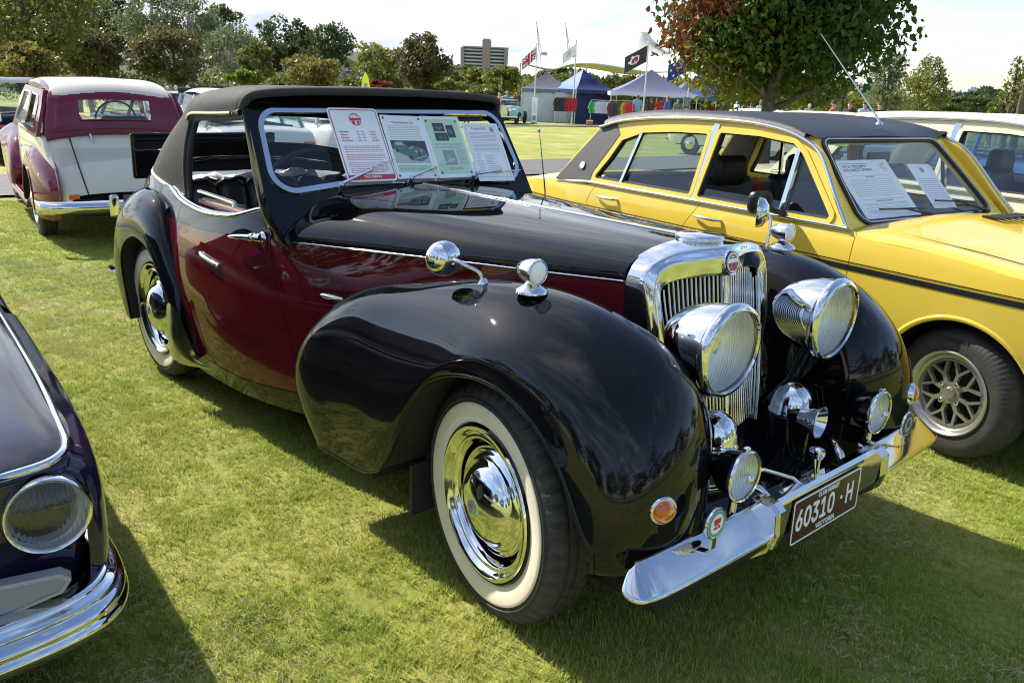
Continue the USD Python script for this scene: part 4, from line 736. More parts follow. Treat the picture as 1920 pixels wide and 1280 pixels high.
def pl_b(m): v, f = tri(m); return yel_world(on_ws((v*[1.1, 1.02, 1], f), .172, .075, -.045, -.03))
page('smaller white notice with a red emblem seen through the yellow sedan windscreen', 'poster', None, pl_b, .20, .29, 'paper', [('print', lines(.02, .18, .19, .03, 13, .003, rg), 'ink_grey'), ('emblem', xf(extr(sg.Point(0, 0).buffer(.018), .0004), (.10, .25, 0)), 'ink_grey')], border=.01)
def pl_c(m): return yel_world(on_ws(m, -.40, .472, -.012, .0))
page('yellow sticker in the upper corner of the yellow sedan windscreen', 'sticker', None, pl_c, .11, .05, 'yellow_sticker', [('print', lines(.01, .10, .032, .014, 2, .005, rg), 'ink_pale')], name='sticker')
solo('black_case', yel_world(on_ws(rbox((0, 0, -.05), (.09, .13, .05), .01), -.375, .40, -.06)), 'black_plastic', 'black flat case hanging behind the yellow sticker in the sedan windscreen', 'case', smooth=30)
IVO = thing('ivory_sedan', 'ivory sedan at the right edge beyond the yellow sedan', 'car', loc=(.728+.34, 4.41, -.03), rz=math.radians(-7), sc=(1.12, 1.03, 1.045))
sedan(IVO, 'ivory_paint', 'ivory_paint', None, 'leather', False)
alloy(IVO, 0, -.668, .284, 0, -1); alloy(IVO, -2.45, -.668, .284, 0, -1); alloy(IVO, 0, .668, .284, 0, 1); alloy(IVO, -2.45, .668, .284, 0, 1)
# ================================================================== cream and maroon saloon seen from behind (local x forward, y left, origin under its rear axle)
SAL = thing('vintage_saloon', 'cream and maroon vintage saloon seen from behind at the left edge', 'car', loc=(-7.106, .481, -.07), rz=math.radians(173), sc=(.97, .97, .985))
S_ = [[(-1.00, .50, .36), (-1.01, .52, .42), (-.99, .47, .475), (-.97, 0, .50)], [(-.86, .56, .33), (-.87, .605, .50), (-.84, .56, .66), (-.82, 0, .705)], [(-.66, .60, .31), (-.68, .645, .60), (-.64, .60, .825), (-.62, 0, .885)],
      [(-.50, .62, .30), (-.52, .665, .63), (-.50, .63, .93), (-.49, 0, 1.0)], [(-.2, .63, .28), (-.2, .69, .60), (-.2, .66, .965), (-.2, 0, 1.0)], [(.7, .64, .27), (.7, .71, .60), (.7, .68, .97), (.7, 0, 1.0)],
      [(1.5, .60, .27), (1.5, .65, .60), (1.5, .63, .975), (1.5, 0, 1.02)], [(2.2, .40, .3), (2.2, .48, .60), (2.2, .44, .93), (2.2, 0, .99)], [(3.05, .30, .35), (3.05, .33, .60), (3.05, .30, .93), (3.05, 0, .98)]]
for s in (1, -1):
    part(SAL, 'body_side', gridmesh(surf([[(x, s*y, z) for x, y, z in r] for r in S_], 90, 24, mono=True)), 'cream_paint', True)
bl = [tube([(-.50, s*.43, .982), (-.66, s*.425, .868), (-.84, s*.41, .697), (-.985, s*.38, .487)], .006, 6) for s in (-1, 1)]
for m in bl: part(SAL, 'boot_shut_line', m, 'dark')
part(SAL, 'boot_handle', tube([(-.53, .26, .992), (-.57, .25, .955), (-.61, .245, .90)], [.014, .014, .007], 8), 'chrome', True)
C_ = []
for x, z, h, q in ((-.53, .955, .63, .0), (-.50, 1.01, .62, .01), (-.475, 1.10, .605, .02), (-.445, 1.20, .58, .035), (-.40, 1.29, .555, .06), (-.30, 1.352, .53, .05), (-.12, 1.395, .53, .03), (.3, 1.428, .54, .02), (.8, 1.425, .54, .0), (1.2, 1.385, .53, .0), (1.42, 1.30, .50, .0)):
    hi = z; r = []
    for f_, d, e in ((-1, .10 if x < -.35 else 0, -.045 if x > -.35 else -.015), (-.985, .045 if x < -.35 else 0, -.02 if x > -.35 else -.005), (-.90, .01, .0), (-.5, -q*.2, q*.25), (0, -q*.35, q*.4)): r.append((x+d, f_*h, z+e+(.02*(1-f_*f_) if x > -.35 else 0)))
    C_.append(r+[(a, -b, c) for a, b, c in r[-2::-1]])
cg = surf(C_, 200, 240); v, f = gridmesh(cg); cen = v[f].mean(1)
wn = (np.abs(cen[:, 1]-.006) < .305) & (cen[:, 2] > 1.09) & (cen[:, 2] < 1.27) & (cen[:, 0] < -.38)
fr_ = (np.abs(cen[:, 1]-.006) < .325) & (cen[:, 2] > 1.03) & (cen[:, 2] < 1.25) & (cen[:, 0] < -.38) & ~wn
roofc = (cen[:, 0] > -.40) & (np.abs(cen[:, 1]) < .505) & (cen[:, 2] > 1.30)
part(SAL, 'rear_screen', used(v, f[wn]), 'glass', True); part(SAL, 'roof', used(v, f[roofc]), 'cream_paint', True); part(SAL, 'rear_panel', used(v, f[~wn & ~roofc]), 'saloon_maroon', True)
part(SAL, 'screen_trim', merge(*[tube(spl(q, 30), .007, 6) for q in ([(-.49, -.30, 1.09), (-.502, 0, 1.095), (-.49, .31, 1.09)], [(-.43, -.30, 1.27), (-.445, 0, 1.275), (-.43, .31, 1.27)])]), 'saloon_maroon', True)
part(SAL, 'boot_top_band', tube(spl([(-.54, -.615, .935), (-.54, -.3, .982), (-.545, 0, .995), (-.54, .3, .982), (-.54, .615, .935)], 40), .028, 8), 'saloon_maroon', True)
def sside(m, s): v, f = tri(m); v = np.asarray(v); return np.stack([v[:, 0], s*((.682-(v[:, 1]-.95)*.30)-v[:, 2]), v[:, 1]], 1), f
so = sg.Polygon([(-.46, .94), (-.40, 1.20), (-.30, 1.335), (1.15, 1.355), (1.40, 1.24), (1.62, .94)])
wa = sg.Polygon([(-.16, .995), (-.16, 1.22), (-.08, 1.285), (.42, 1.298), (.42, .995)]).buffer(-.02).buffer(.02); wb = sg.Polygon([(.50, .995), (.50, 1.30), (1.08, 1.30), (1.42, .995)]).buffer(-.02).buffer(.02)
for s in (1, -1):
    part(SAL, 'cabin_side', sside(extr(so.difference(wa).difference(wb), .03), s), 'saloon_maroon', 20)
    for w in (wa, wb):
        part(SAL, 'window_trim', sside(extr(w.buffer(.008).difference(w.buffer(-.008)), .03, -.006), s), 'chrome', 20)
        cs = list(w.exterior.coords[:-1]); part(SAL, 'window', sside((np.array([(x, y, .015) for x, y in cs]), np.array([(0, i, i+1) for i in range(1, len(cs)-1)])), s), 'glass_tinted')
    part(SAL, 'door_handle', tube([(.52, s*.715, .80), (.46, s*.735, .80), (.36, s*.735, .80)], .010, 8), 'chrome', True)
part(SAL, 'windscreen', gridmesh(surf([[(1.42, -.50, 1.28), (1.46, 0, 1.30), (1.42, .50, 1.28)], [(1.66, -.56, .95), (1.74, 0, .97), (1.66, .56, .95)]], 4, 12)), 'glass', True)
part(SAL, 'seat_back', merge(rbox((.95, .33, .80), (.14, .5, .52), .06), rbox((.95, -.33, .80), (.14, .5, .52), .06), rbox((-.2, 0, .72), (.14, 1.15, .42), .06)), 'leather', 40)
th = np.linspace(0, 2*PI, 33)[:-1]; part(SAL, 'steering_wheel', xf(merge(tube(np.stack([0*th, .21*np.cos(th), .21*np.sin(th)], 1), .012, 8, True), tube([(0, -.2, 0), (0, .2, 0)], .011, 6)), (1.28, -.30, 1.0), ry=-.3), 'rubber', True)
part(SAL, 'rear_mirror', rbox((1.36, .0, 1.24), (.02, .2, .06), .01), 'black_plastic', 30); part(SAL, 'sun_visor', rbox((1.32, .33, 1.26), (.02, .22, .07), .01), 'black_plastic', 30)
part(SAL, 'door_mirror', rbox((1.72, .86, 1.02), (.02, .16, .15), .02), 'chrome', 30)
part(SAL, 'underbody', merge(box((.9, 0, .36), (3.6, 1.0, .16)), box((-.4, 0, .40), (.9, .9, .2))), 'dark')
# wings borrowed in outline from the same coachbuilder's habits, wider and longer behind
for s in (1, -1):
    rw = np.array(vg)*1.; rw[..., 0] = (rw[..., 0]+2.54); rw[..., 0] = np.where(rw[..., 0] < 0, rw[..., 0]*1.28, rw[..., 0]); rw[..., 1] = -(rw[..., 1])*.945*s; rw[..., 2] = rw[..., 2]*.93+.02; rw[..., 1] = s*np.maximum(np.abs(rw[..., 1]), .60)
    p_ = part(SAL, 'rear_wing', gridmesh(rw), 'saloon_maroon', True); inn = rw[:, -1]*[1, 0, 1]+[0, s*.48, 0]; part(p_, 'wheel_well', gridmesh(np.stack([rw[:, -1], inn], 1)), 'dark'); part(p_, 'wing_edge', tube(rw[:, -1], .010, 8), 'saloon_maroon', True)
    fw_ = np.array(wg)*1.; fw_[..., 0] += 2.65; fw_[..., 1] *= -s*.94; fw_[..., 2] *= .95
    p_ = part(SAL, 'front_wing', gridmesh(fw_), 'saloon_maroon', True); part(p_, 'wheel_well', gridmesh(np.stack([fw_[:, -1], fw_[:, -1]*[1, 0, 1]+[0, s*.43, 0]], 1)), 'dark')
    part(SAL, 'running_board', rbox((.95, s*.67, .27), (1.5, .20, .05), .02), 'saloon_maroon', 30)
    part(SAL, 'tread_strip', merge(*[tube([(.3, s*(.64+.05*k), .30), (1.5, s*(.64+.05*k), .30)], .007, 6) for k in range(3)]), 'chrome', True)
    lp = part(SAL, 'wing_lamp', xf(lathe([(.045, -.02), (.047, .004), (.040, .016), (.034, .014)], 28, 'x'), (-.60, s*.675, .615), rz=PI-.25*s, ry=0), 'chrome', 50)
    part(lp, 'lens', xf(lathe([(.036, .008), (.03, .022), (0, .03)], 24, 'x'), (-.60, s*.675, .615), rz=PI-.25*s), 'white_gloss', 50)
    part(SAL, 'indicator', rbox((-1.0, s*.50, .475), (.03, .09, .045), .008), 'amber', 30)
    part(SAL, 'bumper_overrider', rbox((-1.135, s*.205, .40), (.06, .085, .20), .028), 'chrome', 40)
part(SAL, 'rear_bumper', gridmesh(surf([[(x, y, .335), (x-.035, y, .355), (x-.05, y, .39), (x-.035, y, .425), (x, y, .445)] for x, y in ((-.86, -.80), (-1.0, -.76), (-1.07, -.6), (-1.09, -.2), (-1.09, .2), (-1.07, .6), (-1.0, .76), (-.86, .80))], 60, 14)), 'chrome', True)
part(SAL, 'number_plate', rbox((-1.10, -.06, .425), (.02, .36, .13), .006), 'ink', 30)
part(SAL, 'plate_lettering', onto(text('C', .08, .002, True, True), (-1.1105, .06, .385), (0, -1, 0), (0, 0, 1)), 'white_gloss'); part(SAL, 'tail_lamp', rbox((-1.12, -.02, .425), (.02, .05, .09), .008), 'tail_red', 30)
part(SAL, 'bumper_bar', tube([(-1.10, .17, .335), (-1.10, -.5, .335)], .012, 8), 'chrome', True)
wheel(SAL, 0, .64, .336, 0, 1, False); wheel(SAL, 0, -.64, .336, 0, -1, False); wheel(SAL, 2.65, .60, .336, 0, 1, False); wheel(SAL, 2.65, -.60, .336, 0, -1, False)

# ================================================================== purple car, front corner, at the lower left (local x forward from the lamp face, y left)
PUR = thing('purple_car', 'dark purple car corner with round headlamp in the lower left foreground', 'car', loc=(-.30, -2.37, 0), rz=math.radians(-5))
# sections from nose to tail: (y, z) from sill up the flank to the bead, then across the bonnet
X_ = [.045, .0, -.12, -.35, -.7, -1.1, -1.45]
rows = []
for x, yb, zb, yf, zc in ((.052, .645, .660, .655, .640), (.028, .668, .681, .690, .665), (-.10, .682, .688, .716, .70), (-.40, .690, .684, .732, .70), (-.8, .693, .674, .738, .70), (-1.25, .694, .660, .740, .69), (-1.5, .694, .652, .740, .68)):
    yf += .022; yb -= .012
    rows.append([(x-.05, .67 if x > 0 else yf-.02, .22), (x-.02, yf-.004, .36), (x, yf, .48), (x, yf, .56), (x, yf-.010, zb-.055), (x, yb+.014, zb-.012), (x, yb, zb), (x, yb-.012, zb+.004)])
fl = surf(rows, 60, 60, mono=True)
arch = lambda m: m
v, f = gridmesh(fl); cen = v[f].mean(1); keep = (cen[:, 0]+.60)**2+(cen[:, 2]-.29)**2 > .335**2
for s in (1, -1):
    mm = (lambda m: m) if s > 0 else mir
    part(PUR, 'front_wing', mm(used(v, f[keep])), 'purple_paint', True)
    th = np.linspace(-.2, PI+.2, 40); P = np.stack([-.60+.335*np.cos(th), .733+0*th, .29+.335*np.sin(th)], 1); part(PUR, 'arch_edge', mm(tube(P, .010, 8)), 'purple_paint', True); Q = P*[1, 0, 1]+[0, .4, 0]; part(PUR, 'wheel_well', mm(gridmesh(np.stack([P, Q], 1))), 'dark')
    # chrome bead: along the wing top, round the corner and across the nose
    bd_ = spl([(-1.5, .682, .656), (-.8, .681, .678), (-.40, .678, .688), (-.10, .670, .691), (.0, .660, .689), (.048, .625, .685), (.064, .55, .680), (.082, .40, .675), (.090, 0, .673)], 90)
    part(PUR, 'bonnet_bead', mm(tube(bd_, .0095, 10)), 'chrome', True)
    bo = []
    for t, x in enumerate((.085, .06, -.05, -.3, -.7, -1.1, -1.5)):
        zb = [.672, .68, .690, .687, .677, .666, .654][t]; zc = [.676, .69, .712, .725, .725, .715, .705][t]; yb = [.40, .60, .678, .688, .694, .699, .70][t]
        bo.append([(x, yb, zb), (x, yb*.93, zb+.3*(zc-zb)+.006), (x, yb*.75, zb+.62*(zc-zb)+.004), (x, yb*.4, zb+.9*(zc-zb)), (x, 0, zc)])
    part(PUR, 'bonnet', mm(gridmesh(surf(bo, 50, 30))), 'purple_paint', True)
    fcr = []
    for y, xo in ((.668, .020), (.66, .045), (.60, .060), (.45, .080), (.25, .09), (0, .095)):
        fcr.append([(xo-.012, y, .678), (xo-.004, y, .66), (xo, y, .60), (xo-.005, y, .50), (xo-.03, y, .42), (xo-.07, y, .34), (xo-.10, y, .24)])
    part(PUR, 'front_panel', mm(gridmesh(surf(fcr, 50, 30))), 'purple_paint', True)
    hl = (.072, .604, .580)
    ll = part(PUR, 'headlamp', mm(xf(lathe([(.085, -.08), (.087, -.01), (.085, .008), (.081, .013), (.077, .012), (.075, .008)], 56, 'x'), hl)), 'chrome', 60)
    part(ll, 'reflector', mm(xf(lathe([(0, -.06), (.04, -.055), (.066, -.03), (.076, .006)], 40, 'x'), hl)), 'reflector_silver', 60)
    part(ll, 'lens', mm(xf(lathe([(.076, .009), (.068, .018), (.045, .032), (.02, .037), (0, .038)], 48, 'x'), hl)), 'lens_glass', True)
    # turn lamp under it
    tl = part(PUR, 'turn_lamp', mm(xf(onto(extr(sg.Polygon([(-.17, -.018), (-.12, -.036), (.04, -.030), (.15, .0), (.165, .022), (.15, .034), (-.16, .030)]).buffer(.006), .03, -.012), (0, 0, 0), (0, 1, 0), (0, 0, 1)), (.080, .46, .425), rz=-.16)), 'ink_grey', 25)
    part(tl, 'lens', mm(xf(onto(extr(sg.Polygon([(-.17, -.018), (-.12, -.036), (.04, -.030), (.15, .0), (.165, .022), (.15, .034), (-.16, .030)]).buffer(-.004), .012, .012), (0, 0, 0), (0, 1, 0), (0, 0, 1)), (.080, .46, .425), rz=-.16)), 'lens_amber_clear', 25)
    # wrap-round bumper with ridges
    pth = spl([(-.30, .708, .345), (-.14, .714, .345), (.0, .704, .345), (.072, .668, .343), (.115, .58, .341), (.145, .35, .34), (.155, 0, .34)], 70); rr = []
    prof = [(-.02, .060), (.008, .056), (.016, .050), (.012, .044), (.026, .036), (.032, .030), (.028, .024), (.040, .012), (.046, .0), (.042, -.008), (.050, -.020), (.048, -.034), (.036, -.050), (.012, -.062), (-.02, -.060)]
    for k in range(70):
        t = pth[min(k+1, 69)]-pth[max(k-1, 0)]; n = np.array([-t[1], t[0], 0]); n /= np.linalg.norm(n); n = n if n[1]+n[0]*.5 > 0 else -n
        rr.append([pth[k]+n*a+[0, 0, b] for a, b in prof])
    part(PUR, 'bumper', mm(gridmesh(surf(rr, 90, 60))), 'chrome', 30)
    part(PUR, 'valance', mm(gridmesh(surf([[(-.30, .72, .36), (-.30, .70, .20)], [(-.02, .70, .36), (-.06, .66, .20)], [(.06, .55, .36), (.0, .52, .19)], [(.09, 0, .36), (.02, 0, .19)]], 20, 6))), 'black_paint', True)
    part(PUR, 'door_and_quarter', mm(gridmesh(surf([[(x, .70-k, .22), (x, .738-k, .45), (x, .742-k, .60), (x, .71-k, .645), (x, .66-k, .69)] for x, k in ((-1.5, 0), (-2.2, 0), (-2.8, .01), (-3.3, .05), (-3.6, .12))], 40, 24))), 'purple_paint', True)
    def pside(m): v, f = tri(m); v = np.asarray(v); return np.stack([v[:, 0], (.665-(v[:, 1]-.82)*.38)-v[:, 2], v[:, 1]-.14], 1), f
    po = sg.Polygon([(-1.35, .82), (-1.85, 1.22), (-2.1, 1.26), (-2.6, 1.22), (-3.35, .86), (-3.35, .82)]); pw = sg.Polygon([(-1.55, .86), (-1.93, 1.18), (-2.45, 1.18), (-2.5, .86)])
    part(PUR, 'cabin_side', mm(pside(extr(po.difference(pw), .03))), 'purple_paint', 20); cs = list(pw.exterior.coords[:-1]); part(PUR, 'side_window', mm(pside((np.array([(x, y, .015) for x, y in cs]), np.array([(0, i, i+1) for i in range(1, len(cs)-1)])))), 'glass_tinted')
part(PUR, 'roof', gridmesh(surf([[(x, s*y, z+(.02 if y < .3 else 0)) for s, y in ((-1, .50), (-1, .25), (1, .25), (1, .50))] for x, z in ((-1.87, 1.08), (-2.1, 1.125), (-2.6, 1.09), (-3.0, .90), (-3.4, .72))], 30, 20)), 'purple_paint', True)
part(PUR, 'windscreen', gridmesh(surf([[(-1.32, -.60, .69), (-1.25, 0, .71), (-1.32, .60, .69)], [(-1.87, -.50, 1.08), (-1.84, 0, 1.10), (-1.87, .50, 1.08)]], 4, 12)), 'glass', True)
part(PUR, 'grille', rbox((.07, 0, .50), (.03, .55, .12), .02), 'black_plastic', 30)
part(PUR, 'underbody', merge(box((-1.8, 0, .42), (3.2, 1.0, .36)), box((-2.3, 0, .55), (1.9, 1.30, .5))), 'dark')
alloy(PUR, -.60, .62, .284, .1, 1); alloy(PUR, -.60, -.62, .284, .1, -1); alloy(PUR, -2.75, .62, .284, 0, 1); alloy(PUR, -2.75, -.62, .284, 0, -1)
# ================================================================== the park: terrain, road, trees, far things
FWD = np.array([math.cos(YAW), math.sin(YAW), 0]); RGT = np.array([math.sin(YAW), -math.cos(YAW), 0])
def ground_z(x, y):
    x = np.asarray(x, float)-CAM[0]; y = np.asarray(y, float)-CAM[1]; D = x*FWD[0]+y*FWD[1]; L = x*RGT[0]+y*RGT[1]
    k = .0145+.015*np.clip(-L/np.maximum(D, 1e-3)/.35, 0, 1)
    return -.0145*np.clip(np.minimum(D, 10)-3, 0, None)-k*np.clip(np.minimum(D, 60)-10, 0, None)
_f = np.array([math.cos(YAW)*math.cos(PITCH), math.sin(YAW)*math.cos(PITCH), math.sin(PITCH)]); _u0 = np.cross(RGT, _f)
_r = math.cos(ROLL)*RGT+math.sin(ROLL)*_u0; _u = -math.sin(ROLL)*RGT+math.cos(ROLL)*_u0
def sight(u, v, D): return CAM+D*(_f+_r*(u-960)/1569.87+_u*(640-v)/1569.87)     # the point at depth D that was surveyed at u, v in the photograph
def spot(u, v, D):
    q = sight(u, v, D); return np.array([q[0], q[1], float(ground_z(q[0], q[1]))])
def sheet_z(pts, dz): P = np.asarray(pts, float); return np.dstack([P[..., 0], P[..., 1], ground_z(P[..., 0], P[..., 1])+dz])
rad = np.concatenate([[0.0], np.linspace(.7, 12, 34), np.linspace(13, 70, 58), [80, 100, 140, 200, 320, 520, 900, 1600]]); ang = np.linspace(0, 2*PI, 181)[:-1]
LG = np.stack([CAM[0]+rad[:, None]*np.cos(ang), CAM[1]+rad[:, None]*np.sin(ang)], -1); LG = sheet_z(LG, 0)
LG[..., 2] += .012*(meshkit.fbm(LG*[.9, .9, 0], 3, 2)-.5)*(rad[:, None] > 1)*(rad[:, None] < 30)
LAWN_N = {'g': ('geometry', {}), 'n1': ('noise_texture', dict(scale=1.1, detail=5, roughness=.6)), 'n2': ('noise_texture', dict(scale=38, detail=6, roughness=.75)), 'n3': ('noise_texture', dict(scale=.16, detail=3)),
          'r1': ('rgb_ramp', dict(ramp=[(.3, (.22, .26, .04)), (.48, (.31, .34, .065)), (.60, (.40, .37, .12)), (.72, (.50, .42, .22))])), 'r2': ('rgb_ramp', dict(ramp=[(.25, (.35, .40, .30)), (.5, (.9, .9, .9)), (.75, (1.5, 1.42, 1.25))])),
          'm': ('mix_color', dict(blend_type='multiply', fac=.85)), 'm2': ('mix_color', dict(blend_type='multiply', fac=1.)), 'r3': ('rgb_ramp', dict(ramp=[(.35, (.86, .95, .85)), (.65, (1.1, 1.03, 1.0))])), 'b': ('bump', dict(strength=.9, distance=.03)), 'p': ('principled_bsdf', dict(roughness=.75, specular_ior_level=.25))}
look('lawn_look', LAWN_N, [('g.position', 'n1.vector'), ('g.position', 'n2.vector'), ('g.position', 'n3.vector'), ('n1.fac', 'r1.fac'), ('n2.fac', 'r2.fac'), ('n3.fac', 'r3.fac'), ('r1.color', 'm.a'), ('r2.color', 'm.b'), ('m.result', 'm2.a'), ('r3.color', 'm2.b'), ('m2.result', 'p.base_color'), ('n2.fac', 'b.height'), ('b.normal', 'p.normal')])
solo('lawn', gridmesh(LG, False, True), 'lawn_look', kind='structure', smooth=True)
mottled('asphalt', (.085, .083, .085), (.125, .12, .12), 9, .85, bump=.5, bscale=260)
def strip(x0, x1, y0, y1, dz, n=160):
    X, Y = np.meshgrid(np.linspace(x0, x1, 7), np.linspace(y0, y1, n), indexing='ij'); X = X+.12*(meshkit.fbm(np.dstack([X*0, Y*.35, X*0]), 2, 4)-.5); return gridmesh(sheet_z(np.dstack([X, Y]), dz))
solo('road', strip(-13.0, -10.1, -60, 90, .03), 'asphalt', kind='structure', smooth=True)
solo('path', strip(-31.2, -30.2, -50, 110, .035), 'asphalt', kind='structure', smooth=True)
solo('road', strip(7.2, 10.4, -60, 60, .02), 'asphalt', kind='structure', smooth=True)
mottled('hill_look', (.022, .03, .012), (.05, .05, .02), .25, .9)
hx = np.linspace(-1, 1, 60); hg_ = []
for d, h in ((88, -2.2), (100, 1.2), (116, 3.2), (140, 4.2), (200, 4.0), (300, -2)):
    hg_.append([CAM+FWD*d+RGT*(-62+a*75)+np.array([0, 0, -CAM[2]+(h+2.2)*max(0, 1-abs(a)**4)*(1+.25*math.sin(5*a))-2.2]) for a in hx])
solo('hill', gridmesh(surf(hg_, 30, 60)), 'hill_look', kind='structure', smooth=True)

# ---------------------------------------------------------------- foliage
def leafy(name, cols, trans=.45):
    st = [(i/(len(cols)-1), c) for i, c in enumerate(cols)]
    n = {'g': ('geometry', {}), 'n': ('noise_texture', dict(scale=.9, detail=3)), 'a': ('math', dict(math_type='multiply_add', value2=.55)), 'r': ('rgb_ramp', dict(ramp=st)), 's': ('math', dict(math_type='multiply_add', value2=.9, value3=-.22)),
         'p': ('principled_bsdf', dict(roughness=.5, specular_ior_level=.35)), 't': ('translucent_bsdf', {}), 'm': ('mix_closure', dict(fac=trans))}
    l = [('g.position', 'n.vector'), ('n.fac', 's.value1'), ('g.random_per_island', 'a.value1'), ('s.value', 'a.value3'), ('a.value', 'r.fac'), ('r.color', 'p.base_color'), ('r.color', 't.color'), ('p.BSDF', 'm.closure1'), ('t.BSDF', 'm.closure2')]
    return look(name, n, l, surface='m.closure')
leafy('leaf_dark', [(00.037, 00.060, 00.019), (00.075, 00.104, 00.030), (00.122, 00.150, 00.048)]); leafy('leaf_olive', [(00.095, 00.116, 00.025), (00.181, 00.191, 00.046), (00.276, 00.255, 00.075)]); leafy('leaf_grey', [(00.111, 00.142, 00.070), (00.181, 00.212, 00.111), (00.282, 00.302, 00.172)])
leafy('leaf_autumn', [(00.124, 00.116, 00.028), (00.248, 00.202, 00.047), (00.373, 00.233, 00.062)]); leafy('leaf_brown', [(00.079, 00.076, 00.031), (00.158, 00.140, 00.054), (00.247, 00.191, 00.079)]); leafy('leaf_orange', [(.28, .12, .02), (.42, .20, .03), (.5, .28, .05)])
leafy('leaf_lime', [(.12, .17, .02), (.18, .24, .03), (.25, .30, .05)]); leafy('leaf_yellowgreen', [(00.126, 00.154, 00.025), (00.234, 00.244, 00.046), (00.342, 00.306, 00.064)])
leafy('leaf_pear', [(.045, .085, .014), (.09, .145, .024), (.15, .20, .035)], .4); leafy('leaf_pear_red', [(.10, .045, .014), (.19, .055, .018), (.30, .05, .022)], .4); leafy('leaf_pear_yellow', [(.13, .15, .02), (.22, .21, .03), (.30, .24, .05)], .45)
leafy('reed_look', [(.30, .24, .15), (.42, .35, .24), (.5, .44, .32)]); leafy('leaf_redbush', [(.12, .03, .02), (.22, .05, .03), (.16, .10, .05)])
mottled('bark', (.06, .045, .032), (.12, .095, .07), 14, .9, bump=.6, bscale=60); mottled('bark_pale', (.28, .25, .21), (.42, .39, .34), 6, .8)
def leaves(cen, size, rg, asp=.55, droop=0., fold=False):
    n = len(cen); a = rg.normal(size=(n, 3)); a[:, 2] -= droop*2; a /= np.linalg.norm(a, axis=1, keepdims=True); b = rg.normal(size=(n, 3)); b -= a*(a*b).sum(1, keepdims=True); b /= np.linalg.norm(b, axis=1, keepdims=True)
    s = (size*rg.uniform(.6, 1.35, n))[:, None]; w = s*asp*.5; nrm = np.cross(a, b)
    if fold:        # an oval leaf, folded along its midrib and curled at the tip
        q = np.stack([cen-a*s*.5, cen+b*w*.92-a*s*.18+nrm*w*.3, cen+b*w*.72+a*s*.18+nrm*w*.2, cen+a*s*.5-nrm*s*.12, cen-b*w*.72+a*s*.18+nrm*w*.2, cen-b*w*.92-a*s*.18+nrm*w*.3], 1); F = np.array([[0, 1, 2], [0, 2, 3], [0, 3, 4], [0, 4, 5]])
        return q.reshape(-1, 3), (np.arange(n)[:, None, None]*6+F).reshape(-1, 3)
    q = np.stack([cen-a*s*.5, cen+b*w, cen+a*s*.5, cen-b*w], 1); F = np.array([[0, 1, 2], [0, 2, 3]])
    return q.reshape(-1, 3), (np.arange(n)[:, None, None]*4+F).reshape(-1, 3)
def crown_points(c, r, n, k, rg, hollow=.35, flat=1.):
    """leaf centres: clumps spread through the crown, thicker towards its rim"""
    d = rg.normal(size=(k, 3)); d /= np.linalg.norm(d, axis=1, keepdims=True); cl = d*(rg.uniform(hollow, 1, k)**.6)[:, None]*.95; cl[:, 2] = np.where(cl[:, 2] < -.8, -.8*rg.random(k), cl[:, 2])
    sz = rg.uniform(.20, .44, k); w = sz**2; idx = rg.choice(k, n, p=w/w.sum()); o = rg.normal(size=(n, 3)); o /= np.linalg.norm(o, axis=1, keepdims=True)
    return np.asarray(c)+(cl[idx]+o*(rg.random(n)**.45)[:, None]*sz[idx][:, None]*[1, 1, .8*flat])*np.asarray(r), cl*np.asarray(r)+np.asarray(c)
def tree(name, label, u, hw, yt, yb, D, lk, n=2600, lf=.30, k=46, bark='bark', cat='tree', seed=0, trunk=True, group=None, hollow=.35, asp=.55, tall=False):
    rg = np.random.default_rng(1000+seed); top = sight(u, yt, D); bot = sight(u, yb, D); rx = hw/1569.87*D; rz = (top[2]-bot[2])/2; c = np.array([top[0]*.5+bot[0]*.5, top[1]*.5+bot[1]*.5, (top[2]+bot[2])/2]); g0 = float(ground_z(c[0], c[1]))
    loc = np.array([c[0], c[1], g0]); T = thing(name, label, cat, loc=loc, group=group); cc = c-loc
    P, cl = crown_points(cc, (rx, rx*.9, rz), n, k, rg, hollow)
    if tall: P[:, :2] = cc[:2]+(P[:, :2]-cc[:2])*np.clip(1.25-.85*(P[:, 2:3]-(cc[2]-rz))/(2*rz), .12, 1.1)
    part(T, 'crown', leaves(P, lf, rg, asp), lk)
    if trunk:
        h = max(.5, cc[2]+rz*.3); r0 = max(.06, .045*h); tr = [tube(spl([(0, 0, -.1), (.05*h*rg.normal()*.3, .03*h*rg.normal(), h*.5), (0, 0, h)], 10), np.linspace(r0, r0*.35, 10), 8)]
        for j in rg.choice(len(cl), min(6, len(cl)), replace=False): tr.append(tube(spl([(0, 0, h*rg.uniform(.35, .8)), cl[j]*.5+np.array([0, 0, h*.35]), cl[j]], 8), np.linspace(r0*.45, r0*.08, 8), 5))
        part(T, 'trunk', merge(*tr), bark, True)
    return T
